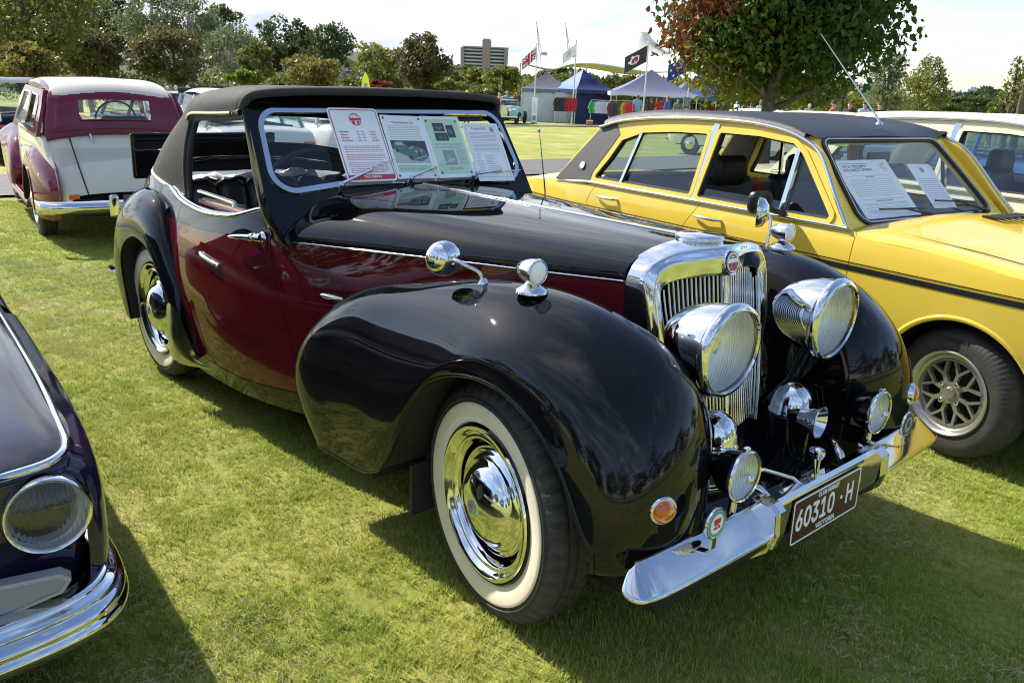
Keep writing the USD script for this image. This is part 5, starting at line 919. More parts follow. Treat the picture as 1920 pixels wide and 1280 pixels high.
TL = [('large_tree', 'large dark overhanging tree with yellowing leaves at the upper left edge', 40, 150, -90, 112, 40, 'leaf_olive', 6500, .30, 70), ('autumn_tree', 'low golden brown autumn tree at the far left behind the saloon', 35, 75, 84, 156, 34, 'leaf_autumn', 3600, .24, 46),
      ('gum_tree', 'tall gum tree with bare pale trunk rising behind the orange tree', 150, 62, -70, 62, 62, 'leaf_grey', 2600, .34, 30), ('dark_tree', 'tall very dark tree between the pale trunked gum and the grey green gum', 205, 55, -70, 112, 78, 'leaf_dark', 4200, .42, 46),
      ('round_tree', 'round olive brown tree straight behind the saloon roof', 165, 60, 52, 150, 46, 'leaf_brown', 4200, .26, 50), ('orange_tree', 'small bright orange autumn tree peeping over the round brown tree', 135, 28, 46, 92, 52, 'leaf_orange', 800, .26, 16),
      ('grey_gum', 'tall grey green gum tree with drooping crown left of the sky gap', 285, 74, -46, 108, 72, 'leaf_grey', 4600, .36, 50), ('grey_gum', 'grey green gum tree sloping down to the right beside the taller gum', 354, 72, -14, 112, 75, 'leaf_grey', 4000, .36, 44),
      ('broad_tree', 'broad dark brown green tree behind the red shirted man', 325, 82, 54, 160, 47, 'leaf_brown', 5600, .26, 60), ('dark_tree', 'dark open crowned tree on the skyline above the grey green gums', 405, 50, 8, 96, 92, 'leaf_dark', 2400, .42, 26),
      ('gum_tree', 'pale grey green gum tree over the light green shrub', 432, 58, 44, 152, 60, 'leaf_grey', 3600, .30, 44), ('olive_tree', 'olive tree right of the pale gum above the green fence', 480, 36, 78, 152, 54, 'leaf_olive', 2200, .28, 34),
      ('dark_tree', 'dark spreading tree on the skyline left of the cedar', 512, 54, 36, 130, 96, 'leaf_dark', 2800, .42, 36), ('cedar_tree', 'dark layered cedar tree with flat top on the skyline', 552, 40, 40, 122, 92, 'leaf_dark', 1700, .42, 18),
      ('autumn_tree', 'tan and yellow autumn tree behind the soft top roof', 590, 62, 98, 172, 48, 'leaf_autumn', 3400, .24, 46), ('umbrella_tree', 'dark umbrella shaped tree on the skyline above the tan tree', 624, 54, 46, 132, 86, 'leaf_dark', 3000, .38, 40),
      ('olive_tree', 'yellow olive tree just left of the yellow feather banner', 700, 42, 76, 168, 66, 'leaf_yellowgreen', 2200, .3, 30), ('green_tree', 'mid green tree just right of the yellow feather banner', 728, 46, 92, 172, 60, 'leaf_olive', 3000, .28, 40),
      ('brown_tree', 'big rounded brown green tree left of the apartment tower', 790, 56, 68, 172, 56, 'leaf_brown', 5600, .27, 58), ('small_tree', 'small olive tree in front of the left foot of the apartment tower', 850, 26, 132, 174, 62, 'leaf_olive', 1300, .26, 24),
      ('small_tree', 'yellow green tree in front of the apartment tower base', 884, 34, 126, 176, 66, 'leaf_yellowgreen', 1900, .28, 28), ('small_tree', 'rounded yellow green tree left of the union flag pole', 942, 36, 120, 182, 64, 'leaf_yellowgreen', 2400, .27, 34),
      ('backdrop_tree', 'olive tree behind the grey canopy tent', 1000, 36, 138, 186, 88, 'leaf_olive', 1700, .36, 26), ('palm_tree', 'spiky grey green tree above the left tip of the white marquee', 1040, 30, 116, 150, 92, 'leaf_grey', 1100, .5, 16), ('backdrop_tree', 'olive tree seen between the grey and navy canopies under the marquee', 1075, 40, 136, 190, 90, 'leaf_yellowgreen', 1900, .36, 26),
      ('backdrop_tree', 'dark olive tree right of the navy canopy under the marquee', 1135, 42, 136, 190, 90, 'leaf_olive', 1900, .36, 26), ('backdrop_tree', 'olive tree left of the lilac canopy under the marquee edge', 1190, 40, 140, 192, 90, 'leaf_olive', 1900, .36, 26), ('backdrop_tree', 'pale olive tree behind the shoppers under the lilac canopy', 1262, 44, 146, 196, 88, 'leaf_yellowgreen', 1900, .36, 26),
      ('backdrop_tree', 'dark tree behind the blue canopy right pole', 1345, 46, 142, 198, 86, 'leaf_dark', 1900, .36, 26), ('green_tree', 'dark green bushy tree behind the autumn pear trunk', 1405, 42, 138, 200, 60, 'leaf_dark', 2200, .3, 30), ('green_tree', 'dark green tree right of the autumn pear trunk', 1525, 62, 128, 206, 52, 'leaf_olive', 3600, .27, 44),
      ('backdrop_tree', 'distant olive tree behind the lamp post', 1590, 40, 150, 206, 90, 'leaf_yellowgreen', 1700, .4, 26), ('sapling_tree', 'airy upright grey green sapling right of the autumn pear tree', 1668, 58, 92, 212, 34, 'leaf_grey', 2600, .17, 60), ('sapling_tree', 'airy yellow green sapling with a leaning feathery top', 1738, 50, 100, 214, 32, 'leaf_yellowgreen', 2400, .17, 56),
      ('hedge_tree', 'dark rounded bush below the city towers', 1806, 60, 172, 218, 44, 'leaf_dark', 2600, .22, 36), ('hedge_tree', 'bright green small conical bush in front of the city towers', 1868, 20, 186, 218, 40, 'leaf_lime', 700, .2, 14), ('hedge_tree', 'brown green bush at the far right edge', 1910, 34, 180, 222, 38, 'leaf_brown', 1500, .2, 26), ('sapling_tree', 'thin sparse upright sapling at the right edge of the sky', 1902, 26, 104, 210, 28, 'leaf_yellowgreen', 760, .15, 34), ('sapling_tree', 'cut off sparse sapling at the extreme right edge', 1932, 22, 56, 200, 27, 'leaf_olive', 700, .15, 30)]
for i, t in enumerate(TL):
    nm, lb, u, hw, yt, yb, D, lk, n, lf, k = t
    tree(nm, lb, u, hw, yt, yb, D, lk, n, lf, k, bark='bark_pale' if 'gum' in nm else 'bark', seed=i, hollow=.15 if 'sapling' in nm else .35, tall='sapling' in nm or 'conical' in lb, asp=.35 if 'gum' in nm or 'sapling' in nm else .55)
for i, (u, hw, yt, yb, D, lk, lb) in enumerate([(60, 70, 128, 178, 52, 'leaf_dark', 'dark shrub bank at the far left behind the saloon'), (230, 70, 136, 180, 52, 'leaf_dark', 'dark shrub behind the middle of the saloon roof'), (463, 34, 131, 162, 50, 'leaf_lime', 'light green rounded shrub above the green fence'), (540, 40, 140, 176, 62, 'leaf_olive', 'olive shrub right of the pampas grass'), (655, 46, 142, 178, 58, 'leaf_olive', 'low olive shrub left of the feather banner foot'), (715, 30, 150, 178, 50, 'leaf_redbush', 'low reddish shrub right of the feather banner foot'), (830, 60, 148, 180, 58, 'leaf_olive', 'low olive shrub below the brown tree'), (912, 40, 158, 186, 60, 'leaf_olive', 'low shrub left of the small green classic car'), (1450, 60, 176, 206, 62, 'leaf_olive', 'low shrub band behind the autumn pear trunk'), (1600, 70, 172, 212, 58, 'leaf_yellowgreen', 'low yellow green shrub behind the men in caps'), (1700, 60, 186, 220, 48, 'leaf_olive', 'low olive shrub under the saplings')]):
    tree('shrub', lb, u, hw, yt, yb, D, lk, 2200, .24, 30, cat='shrub', seed=100+i, trunk=False)
for i, u in enumerate((432, 452, 475, 497)):
    b0 = spot(u, 165, 48); rg = np.random.default_rng(300+i); n = 260; T = thing('pampas_grass', 'pale feathery pampas grass clump by the green fence', 'plant', loc=b0, group='pampas grass clumps by the green fence')
    cen = rg.normal(size=(n, 3))*[.35, .35, .28]+[0, 0, 1.15]; part(T, 'plumes', leaves(cen, .38, rg, .18, -.6), 'reed_look'); part(T, 'stems', merge(*[tube([(0, 0, 0), c], .012, 4) for c in cen[:30]]), 'reed_look')
# trees and shade on the other side of the green, behind the camera (seen in the paint)
for i, (x, y, h, w, lk) in enumerate([(24, -30, 9, 5, 'leaf_dark'), (27, -18, 12, 5, 'leaf_olive'), (30, -8, 8, 5, 'leaf_dark'), (28, 2, 13, 5, 'leaf_dark'), (31, 12, 9, 6, 'leaf_olive'), (27, 22, 11, 5, 'leaf_dark'), (29, 33, 9, 6, 'leaf_brown'), (10, -28, 8, 4, 'leaf_olive'), (0, -31, 10, 5, 'leaf_dark'), (-10, -30, 8, 5, 'leaf_olive'), (-20, -28, 9, 5, 'leaf_brown'), (18, 44, 9, 5, 'leaf_olive')]):
    rg = np.random.default_rng(500+i); T = thing('park_tree', 'tree on the far side of the green behind the viewer', 'tree', loc=(x, y, 0), group='trees behind the viewer'); P, cl = crown_points((0, 0, h*.52), (w*1.15, w*1.15, h*.52), 2600, 46, rg); part(T, 'crown', leaves(P, .62, rg), lk); part(T, 'trunk', tube([(0, 0, 0), (0, 0, h*.6)], [.28, .12], 8), 'bark', True)
# the pear tree in autumn colour behind the yellow sedan
def pear():
    rg = np.random.default_rng(77); D = 14.0; b = spot(1432, 300, D); T = thing('pear_tree', 'leafy ornamental tree turning red with forked trunk above the yellow sedan', 'tree', loc=b)
    R = lambda u, v, d=0: sight(u, v, D+d)-b
    limbs = [[(0, 0, -.1), R(1434, 260), R(1438, 215), R(1443, 180), R(1452, 150), R(1475, 118), R(1500, 70), R(1510, 0), R(1515, -90)], [R(1443, 185), R(1425, 168), R(1405, 152), R(1385, 130, .4), R(1350, 80, .7), R(1310, 20, .9), R(1290, -60, 1)], [R(1440, 205), R(1470, 195), R(1500, 180, -.2), R(1535, 165, -.3), R(1580, 120, -.3), R(1610, 60, -.3)], [R(1442, 182), R(1448, 150, .6), R(1440, 100, 1.1), R(1420, 30, 1.5), R(1400, -80, 1.6)], [R(1446, 172), R(1462, 140, -.2), R(1480, 90, -.4), R(1530, 20, -.5), R(1560, -60, -.5)], [R(1405, 152), R(1390, 140, -.2), R(1370, 138, -.5), R(1340, 120, -.8), R(1280, 60, -1)]]
    rr = [(.125, .05), (.05, .012), (.055, .012), (.05, .012), (.045, .010), (.028, .008)]
    part(T, 'trunk', merge(*[tube(spl(l, 28), np.linspace(a, c, 28), 10) for l, (a, c) in zip(limbs, rr)]), 'bark', True)
    c = R(1450, 10); rx = 258/1569.87*D; cen, cl = crown_points(c, (rx*.86, rx*.72, 1.75), 27000, 230, rg, .12)
    d1 = (cen@RGT)-(c@RGT); low = cen[:, 2] > R(1450, 188)[2]-.22*rg.random(len(cen))+np.clip(.20*d1, -.12, .45); edge = ((cen-c)/[rx, rx*.85, 1.95]); cen = cen[low]; edge = edge[low]
    d0 = (cen@RGT)-(c@RGT); nz = meshkit.fbm(cen*1.3+9, 3, 8)+.22*(-d0/rx-.35)+.12*(edge[:, 2]); nzy = meshkit.fbm(cen*1.1+40, 3, 3)+.26*(-d0/rx)-.5*(edge[:, 2]+.45)-.16
    red = nz > .56; yel = ~red & (nzy > .50); gr = ~red & ~yel
    part(T, 'crown', leaves(cen[gr], .122, rg, .62, .55, True), 'leaf_pear'); part(T, 'red_leaves', leaves(cen[red], .122, rg, .62, .6, True), 'leaf_pear_red', label='red turning leaves'); part(T, 'yellow_leaves', leaves(cen[yel], .118, rg, .62, .5, True), 'leaf_pear_yellow', label='yellow green leaves')
    tw = [tube([cl[j], cl[j]*.6+np.array(R(1445, 110))*.4], .008, 4) for j in range(0, 210, 4)]; part(T, 'twigs', merge(*tw), 'bark', True, kind='stuff')
pear()
# ================================================================== grass blades near the viewer
look('blade_look', {'g': ('geometry', {}), 'n': ('noise_texture', dict(scale=1.1, detail=5, roughness=.6)), 'n2': ('noise_texture', dict(scale=7, detail=3, roughness=.6)), 'a': ('math', dict(math_type='multiply_add', value2=.34)), 's': ('math', dict(math_type='multiply_add', value2=.72, value3=-.06)), 's2': ('math', dict(math_type='multiply_add', value2=.34)),
     'r': ('rgb_ramp', dict(ramp=[(.20, (.20, .27, .04)), (.42, (.34, .40, .07)), (.58, (.46, .47, .11)), (.70, (.56, .51, .20)), (.84, (.66, .55, .33)), (1, (.70, .60, .42))])), 'p': ('principled_bsdf', dict(roughness=.5, specular_ior_level=.3)), 't': ('translucent_bsdf', {}), 'm': ('mix_closure', dict(fac=.38))},
     [('g.position', 'n.vector'), ('g.position', 'n2.vector'), ('n.fac', 's.value1'), ('n2.fac', 's2.value1'), ('s.value', 's2.value3'), ('g.random_per_island', 'a.value1'), ('s2.value', 'a.value3'), ('a.value', 'r.fac'), ('r.color', 'p.base_color'), ('r.color', 't.color'), ('p.BSDF', 'm.closure1'), ('t.BSDF', 'm.closure2')], surface='m.closure')
def turf(seed, n, size, hmin, hmax, w):
    rg = np.random.default_rng(seed); k = int(n/7); tc = rg.uniform(-size/2, size/2, (k, 2)); c = tc[rg.integers(0, k, n)]+rg.normal(size=(n, 2))*.009
    az = rg.uniform(0, 2*PI, n); lean = rg.uniform(.25, 1.25, n); h = rg.uniform(hmin, hmax, n); d = np.stack([np.cos(az), np.sin(az)], 1); s = np.stack([-np.sin(az), np.cos(az)], 1)*(w*rg.uniform(.6, 1.3, n))[:, None]
    z0 = np.zeros(n); mid = c+d*(h*np.sin(lean*.6)*.5)[:, None]; tip = mid+d*(h*np.sin(lean)*.6)[:, None]; zm = h*np.cos(lean*.6)*.5; zt_ = zm+h*np.cos(lean)*.5
    V = np.stack([np.c_[c-s/2, z0-.004], np.c_[c+s/2, z0-.004], np.c_[mid+s*.4, zm], np.c_[mid-s*.4, zm], np.c_[tip, zt_]], 1); F = np.array([[0, 1, 2], [0, 2, 3], [3, 2, 4]])
    return V.reshape(-1, 3), (np.arange(n)[:, None, None]*5+F).reshape(-1, 3)
def grass_field():
    p = numbered('/World', 'grass'); pi = UsdGeom.PointInstancer.Define(stage, p); data(pi.GetPrim(), 'short sunlit green grass of the lawn with dry clippings', 'grass', None, 'stuff')
    S = .30; protos = []
    for k, (n, a, b, w) in enumerate([(1500, .009, .026, .0026), (1500, .008, .023, .0024), (1500, .010, .029, .0027), (800, .011, .028, .0036), (800, .010, .026, .0036)]):
        g = usdkit.mesh(stage, f'{p}/tuft_{k:03d}', turf(40+k, n, S, a, b, w), LOOK['blade_look']); protos.append(g.GetPath())
    pi.CreatePrototypesRel().SetTargets(protos)
    rg = np.random.default_rng(11); X, Y = np.meshgrid(np.arange(-9.6, 2.6, S*.86), np.arange(-4.2, 9.5, S*.86), indexing='ij'); P = np.stack([X.ravel(), Y.ravel()], 1)+rg.uniform(-.05, .05, (X.size, 2))
    q = P-CAM[:2]; D = q@FWD[:2]; L = q@RGT[:2]; z = ground_z(P[:, 0], P[:, 1]); dep = D*math.cos(PITCH)+(z-CAM[2])*math.sin(PITCH)
    keep = (dep > .4) & (np.abs(L) < .66*dep+.5) & (dep < 12) & (P[:, 0] > -9.9)
    P, z, dep = P[keep], z[keep], dep[keep]; ids = np.where(dep < 5, rg.integers(0, 3, len(P)), 3+rg.integers(0, 2, len(P)))
    pi.CreatePositionsAttr(Vt.Vec3fArray.FromNumpy(np.c_[P, z].astype(np.float32))); pi.CreateProtoIndicesAttr(Vt.IntArray.FromNumpy(ids.astype(np.int32)))
    an = rg.integers(0, 4, len(P))*PI/2+rg.uniform(-.2, .2, len(P)); pi.CreateOrientationsAttr(Vt.QuathArray([Gf.Quath(math.cos(t/2), 0, 0, math.sin(t/2)) for t in an]))
    sc = rg.uniform(.85, 1.15, (len(P), 1)); pi.CreateScalesAttr(Vt.Vec3fArray.FromNumpy(np.repeat(sc, 3, 1).astype(np.float32)))
    print('grass patches', len(P))
grass_field()

mottled('straw', (.40, .35, .18), (.56, .47, .30), 40, .8)
def clippings():
    p = numbered('/World', 'dry_clippings'); pi = UsdGeom.PointInstancer.Define(stage, p); data(pi.GetPrim(), 'pale dry grass clippings strewn over the lawn', 'clippings', None, 'stuff'); protos = []
    for k in range(3):
        rg = np.random.default_rng(90+k); ms = []
        for _ in range(26):
            c = rg.normal(size=2)*.07; a = rg.uniform(0, 2*PI); L = rg.uniform(.010, .030); d = np.array([math.cos(a), math.sin(a)])*L; b = rg.normal(size=2)*.006; z = rg.uniform(.008, .026, 3)
            ms.append(tube([(c[0], c[1], z[0]), (c[0]+d[0]*.5+b[0], c[1]+d[1]*.5+b[1], z[1]), (c[0]+d[0], c[1]+d[1], z[2])], 0.0006, 3, caps=False))
        protos.append(usdkit.mesh(stage, f'{p}/wisp_{k:03d}', merge(*ms), LOOK['straw']).GetPath())
    pi.CreatePrototypesRel().SetTargets(protos); rg = np.random.default_rng(21); P = np.c_[rg.uniform(-6, 2.3, 5200), rg.uniform(-2.6, 3.2, 5200)]; P = P[meshkit.fbm(np.c_[P*1.2, P[:, 0]*0], 3, 6) > .53]
    pi.CreatePositionsAttr(Vt.Vec3fArray.FromNumpy(np.c_[P, ground_z(P[:, 0], P[:, 1])].astype(np.float32))); pi.CreateProtoIndicesAttr(Vt.IntArray.FromNumpy(rg.integers(0, 3, len(P)).astype(np.int32))); pi.CreateOrientationsAttr(Vt.QuathArray([Gf.Quath(math.cos(t/2), 0, 0, math.sin(t/2)) for t in rg.uniform(0, 2*PI, len(P))]))
clippings()
# ================================================================== printed sheets under the roadster's wipers (flat things, on the windscreen)
def on_glass(y0, h0, tilt, lift):
    n = np.cross(FX, FY); return lambda m: onto(xf(m, rz=tilt), FO+FY*h0+FX*y0+n*lift, FX, FY)
rg = np.random.default_rng(5)
def car_picture(w, h):
    """a little print of a car: ground, body, screen, highlights"""
    P = lambda pts: sg.Polygon([(x*w, y*h) for x, y in pts])
    return [('picture', extr(sg.box(0, 0, w, h), .0003), 'ink'), ('picture', xf(extr(P([(0, 0), (1, 0), (1, .32), (.55, .18), (.15, .62), (0, .62)]), .0002), (0, 0, .0003)), 'ink_pale'),
            ('picture', xf(extr(P([(.03, .78), (.10, .95), (.34, .95), (.45, .72), (.62, .78), (.90, .62), (.97, .40), (.92, .2), (.75, .08), (.50, .12), (.38, .30), (.15, .48), (.05, .62)]), .0002), (0, 0, .0006)), 'print_green'),
            ('picture', xf(extr(shapely.union_all([P([(.10, .80), (.14, .92), (.32, .92), (.36, .78)]), sg.Point(.80*w, .55*h).buffer(.035*w), sg.Point(.66*w, .52*h).buffer(.035*w), P([(.55, .16), (.92, .30), (.92, .34), (.55, .20)]), P([(.48, .60), (.62, .70), (.60, .73), (.46, .64)])]), .0002), (0, 0, .0009)), 'ink_pale'),
            ('picture', xf(extr(shapely.union_all([sg.Point(.46*w, .24*h).buffer(.06*w), sg.Point(.12*w, .55*h).buffer(.04*w), P([(.70, .30), (.76, .30), (.77, .55), (.72, .55)])]), .0002), (0, 0, .0009)), 'ink')]
plain('print_green', (.10, .17, .15), .5)
H = .335; W = .240; bo = affinity.translate(rrect(W-.014, H-.014, .014), W/2, H/2)
globe = shapely.union_all([sg.Point(0, 0).buffer(.027).difference(sg.Point(0, 0).buffer(.0245)), sg.box(-.027, -.0055, .027, .0065), *[affinity.scale(sg.Point(0, 0).buffer(.0255).boundary.buffer(.0009), k, 1, origin=(0, 0)) for k in (.35, .7)], sg.Polygon([(-.020, -.018), (-.016, -.006), (-.004, -.007), (-.006, -.022)]), sg.Polygon([(.006, -.022), (.003, -.008), (.016, -.008), (.014, -.02)]), *[sg.LineString([(-.03*math.cos(a), .03*math.sin(a)), (-.026*math.cos(a), .026*math.sin(a))]).buffer(.001) for a in np.linspace(0, 2*PI, 28)]])
rows_ = [('Roadster', '46 - 49', '4,501'), ('Saloon', '46 - 49', '4,000'), ('Renown', '49 - 54', '9,491'), ('Mayflower', '50 - 54', '35,000')]
tab = []
for i, (a, b_, c) in enumerate(rows_):
    y = .222-.0135*i
    for t, x in ((a, .030), (b_, .108), (c, .172)): tab.append(xf(text(t, .0075, .0004, True), (x, y, 0)))
page('white enamel sign with red border and red globe emblem propped on the roadster windscreen', 'sign', None, on_glass(-.322, .012, -.012, .030), W, H, 'white_gloss',
     [('border', extr(bo.difference(affinity.translate(rrect(W-.022, H-.022, .011), W/2, H/2)), .0004), 'ink_red'), ('emblem', xf(extr(globe, .0004), (W/2+.002, .282, 0)), 'ink_red'), *[('table_row', merge(*tab[3*i:3*i+3]), 'ink_red') for i in range(4)],
      ('print', merge(lines(.028, .212, .158, .134, 4, .0024, rg), lines(.028, .212, .120, .096, 4, .0024, rg), lines(.028, .212, .084, .066, 3, .0024, rg), lines(.028, .212, .056, .040, 3, .0024, rg)), 'ink_red'), ('banner', extr(sg.box(.011, .011, W-.011, .030), .0004), 'ink_red'), ('banner_lettering', xf(text('TRIUMPH', .011, .0006, True, True, .085), (W/2, .015, .0004)), 'white_gloss')], border=.018)
def corners(w, h, m=.014, s=.010): return merge(*[xf(extr(sg.Point(0, 0).buffer(s*.6), .0004), (x, y, 0)) for x in (m, w-m) for y in (m, h-m)])
w, h = .212, .300
page('white club leaflet with a printed car picture in the middle of the roadster windscreen', 'poster', None, on_glass(-.078, .017, -.03, .027), w, h, 'paper',
     [('heading', xf(text('Triumph Roadster Club', .0085, .0004, True, True, .115), (w/2, .262, 0)), 'ink_red'), ('print', lines(.022, .19, .248, .188, 8, .0022, rg, .05), 'ink_grey'), ('frame_corners', corners(w, h), 'ink_green'), ('green_panel', extr(sg.box(.014, .030, .198, .066), .0003), 'paper_green'), ('footer', xf(lines(.022, .19, .058, .038, 4, .0022, rg), (0, 0, .0003)), 'ink_grey'), ('small_print', lines(.075, .14, .014, .012, 1, .002, rg), 'ink_red')]+[(a, xf(m, (.016, .072, 0)), c) for a, m, c in car_picture(.180, .108)])
page('pale green leaflet with four small pictures on the roadster windscreen', 'poster', None, on_glass(.140, .012, -.012, .024), w, .302, 'paper',
     [('green_panel', extr(sg.box(.014, .018, .198, .288), .0003), 'paper_green'), ('frame_corners', xf(corners(w, .302, .024), (0, 0, .0003)), 'ink_green'), ('picture', merge(*[xf(extr(sg.box(0, 0, a, b), .0003), (x, y, .0004)) for x, y, a, b in ((.052, .226, .062, .042), (.050, .180, .072, .040), (.124, .196, .042, .062))]), 'ink'),
      ('picture', merge(*[xf(extr(sg.Point(0, 0).buffer(r), .0003), (x, y, .0008)) for x, y, r in ((.066, .248, .007), (.099, .248, .007), (.083, .242, .011), (.078, .198, .009), (.142, .226, .014), (.104, .194, .008))]), 'print_green'), ('picture', xf(extr(sg.box(0, 0, .066, .072), .0003), (.062, .062, .0004)), 'ink_grey'), ('picture', xf(extr(affinity.scale(sg.Point(0, 0).buffer(.02), 1, .7).union(sg.box(-.014, .018, -.004, .026)), .0003), (.098, .085, .0008)), 'ink_pale'),
      ('print', merge(xf(lines(.034, .186, .165, .145, 4, .0022, rg), (0, 0, .0003)), xf(lines(.138, .190, .134, .066, 9, .0022, rg), (0, 0, .0003)), xf(lines(.07, .15, .048, .038, 3, .0022, rg), (0, 0, .0003))), 'ink_grey')])
page('white data sheet with thin frame nearest the far pillar of the roadster windscreen', 'poster', None, on_glass(.362, -.012, -.03, .020), w, .297, 'paper',
     [('heading', xf(text('Triumph 20TR', .0105, .0004, False, True, .088), (.090, .262, 0)), 'ink'), ('emblem', xf(extr(sg.Point(0, 0).buffer(.013), .0004), (.168, .264, 0)), 'ink_grey'), ('frame', extr(sg.box(.014, .02, .198, .280).difference(sg.box(.0152, .0212, .1968, .2788)), .0004), 'ink_grey'), ('print', merge(lines(.026, .186, .246, .204, 7, .0021, rg, .05), lines(.026, .186, .192, .150, 7, .0021, rg, .05), lines(.026, .062, .138, .04, 12, .002, rg, .4), lines(.078, .15, .130, .04, 11, .002, rg, .5)), 'ink_grey')])

# ================================================================== people
import manifold3d as m3
def hull_chain(J, links, seg=10):
    out = []
    S = {k: m3.Manifold.sphere(r, seg).translate(list(map(float, p))) for k, (p, r) in J.items()}
    for l in links: out.append(m3.Manifold.batch_hull([S[k] for k in l]))
    return m3.Manifold.batch_boolean(out, m3.OpType.Add)
def smoothed(m, it=4):
    q = m.to_mesh(); t = trimesh.Trimesh(np.array(q.vert_properties[:, :3]), np.array(q.tri_verts), process=True); trimesh.smoothing.filter_taubin(t, iterations=it); return t
CLOTH = {}
def cloth(c):
    k = 'cloth_%d' % len(CLOTH) if c not in CLOTH else CLOTH[c]
    if c not in CLOTH: CLOTH[c] = k; mottled(k, tuple(x*.88 for x in c), tuple(min(1, x*1.08) for x in c), 9, .85)
    return k
mottled('skin', (.42, .24, .17), (.48, .28, .20), 8, .5); SKN = 'skin'
def person(label, pos, face, shirt, legs, hair, cap=None, h=1.72, arms=('down', 'down'), sleeves='short', group=None, bag=None, stoop=0., female=False):
    k = h/1.72; T = thing('person', label, 'person', loc=pos, rz=face, sc=(k, k, k), group=group); sw = .185 if not female else .165
    J = {'hd': ((.015, 0, 1.615), .082), 'ch': ((.045, 0, 1.555), .058), 'cr': ((-.012, 0, 1.635), .080), 'nk': ((-.01, 0, 1.47), .052), 'nose': ((.105, 0, 1.595), .011), 'no2': ((.082, 0, 1.625), .012), 'c7': ((-.02, 0, 1.40), .075), 'bel': ((.02, 0, 1.08), .12), 'hip': ((0, 0, .94), .12)}
    links = [('hd', 'ch'), ('hd', 'cr'), ('cr', 'nk', 'ch'), ('nk', 'c7'), ('nose', 'no2'), ('c7', 'bel'), ('bel', 'hip')]
    for s, e in ((-1, 'R'), (1, 'L')):
        J['ear'+e] = ((-.005, s*.088, 1.60), .016); links.append(('ear'+e, 'hd'))
        p = arms[0 if s < 0 else 1]; sh = (-.01, s*sw, 1.40)
        el, wr, dr = {'down': ((-.03, s*(sw+.06), 1.12), (.05, s*(sw+.055), .88), (.1, 0, -1)), 'hips': ((-.06, s*(sw+.14), 1.13), (.05, s*(sw+.01), 1.0), (.6, -s*.6, -.3)), 'chest': ((.04, s*(sw+.06), 1.12), (.24, s*.09, 1.16), (.7, -s*.7, .1)), 'phone': ((.10, s*(sw+.10), 1.22), (.12, s*.13, 1.50), (-.05, -s*.4, .9)), 'reach': ((.16, s*(sw+.03), 1.20), (.38, s*(sw-.03), 1.18), (1, 0, -.1))}[p]
        J['sh'+e], J['el'+e], J['wr'+e] = (sh, .058), (el, .042), (wr, .029); links += [('c7', 'sh'+e), ('sh'+e, 'el'+e), ('el'+e, 'wr'+e)]
        w = np.array(wr); d = np.array(dr, float); d /= np.linalg.norm(d); side = np.cross(d, [0, 0, 1.]); side = side/np.linalg.norm(side) if np.linalg.norm(side) > .2 else np.array([1., 0, 0]); bend = np.cross(d, side)*(-s)
        J['pa'+e] = (w+d*.05, .026); J['pb'+e] = (w+d*.075+side*.022, .016); J['pc'+e] = (w+d*.075-side*.022, .016); links += [('wr'+e, 'pa'+e), ('pa'+e, 'pb'+e, 'pc'+e)]
        for f_ in range(4):
            o = (f_-1.5)*.0175; L_ = (.062, .075, .070, .052)[f_]; J[f'f{f_}{e}'] = (w+d*.085+side*o, .0105); J[f'g{f_}{e}'] = (w+d*(.085+L_*.6)+side*o+bend*.012, .009); J[f'h{f_}{e}'] = (w+d*(.085+L_)+side*o+bend*.03, .0075); links += [(f'f{f_}{e}', 'pa'+e), (f'f{f_}{e}', f'g{f_}{e}'), (f'g{f_}{e}', f'h{f_}{e}')]
        J['t0'+e] = (w+d*.025+side*.024, .013); J['t1'+e] = (w+d*.06+side*.048+bend*.01, .010); links += [('wr'+e, 't0'+e), ('t0'+e, 't1'+e)]
        J['th'+e] = ((0, s*.095, .88), .085); J['kn'+e] = ((.02, s*.10, .50), .055); J['an'+e] = ((-.01, s*.105, .085), .040); links += [('hip', 'th'+e), ('th'+e, 'kn'+e), ('kn'+e, 'an'+e)]
    part(T, 'body', smoothed(hull_chain(J, links, 10), 3), SKN, True)
    C = {'a': ((-.02, 0, 1.40), .092), 'b': ((.03, 0, 1.25), .13), 'b1': ((.02, -.07, 1.25), .115), 'b2': ((.02, .07, 1.25), .115), 'c': ((.035, 0, 1.06), .135), 'c1': ((.01, -.075, 1.02), .11), 'c2': ((.01, .075, 1.02), .11), 'd': ((0, 0, .93), .14), 'd1': ((0, -.07, .91), .115), 'd2': ((0, .07, .91), .115)}; lk = [('a', 'b', 'b1', 'b2'), ('b', 'b1', 'b2', 'c', 'c1', 'c2'), ('c', 'c1', 'c2', 'd', 'd1', 'd2')]
    for s, e in ((-1, 'R'), (1, 'L')):
        sh, el, wr = (np.array(J[q+e][0]) for q in ('sh', 'el', 'wr')); C['s'+e] = (sh, .068); C['m'+e] = (sh*.35+el*.65, .058); lk += [('a', 's'+e, 'b'+('1' if s < 0 else '2')), ('s'+e, 'm'+e)]
        if sleeves == 'long': C['e'+e] = (el, .050); C['w'+e] = (el*.1+wr*.9, .040); lk += [('m'+e, 'e'+e), ('e'+e, 'w'+e)]
    part(T, 'shirt', smoothed(hull_chain(C, lk, 10), 4), cloth(shirt), True)
    Q = {'p': ((0, 0, .93), .132)}; lq = []
    for s, e in ((-1, 'R'), (1, 'L')): Q['t'+e] = ((0, s*.095, .86), .098); Q['k'+e] = ((.02, s*.10, .50), .070); Q['n'+e] = ((-.01, s*.105, .10), .058); lq += [('p', 't'+e), ('t'+e, 'k'+e), ('k'+e, 'n'+e)]
    part(T, 'trousers', smoothed(hull_chain(Q, lq, 10), 3), cloth(legs), True)
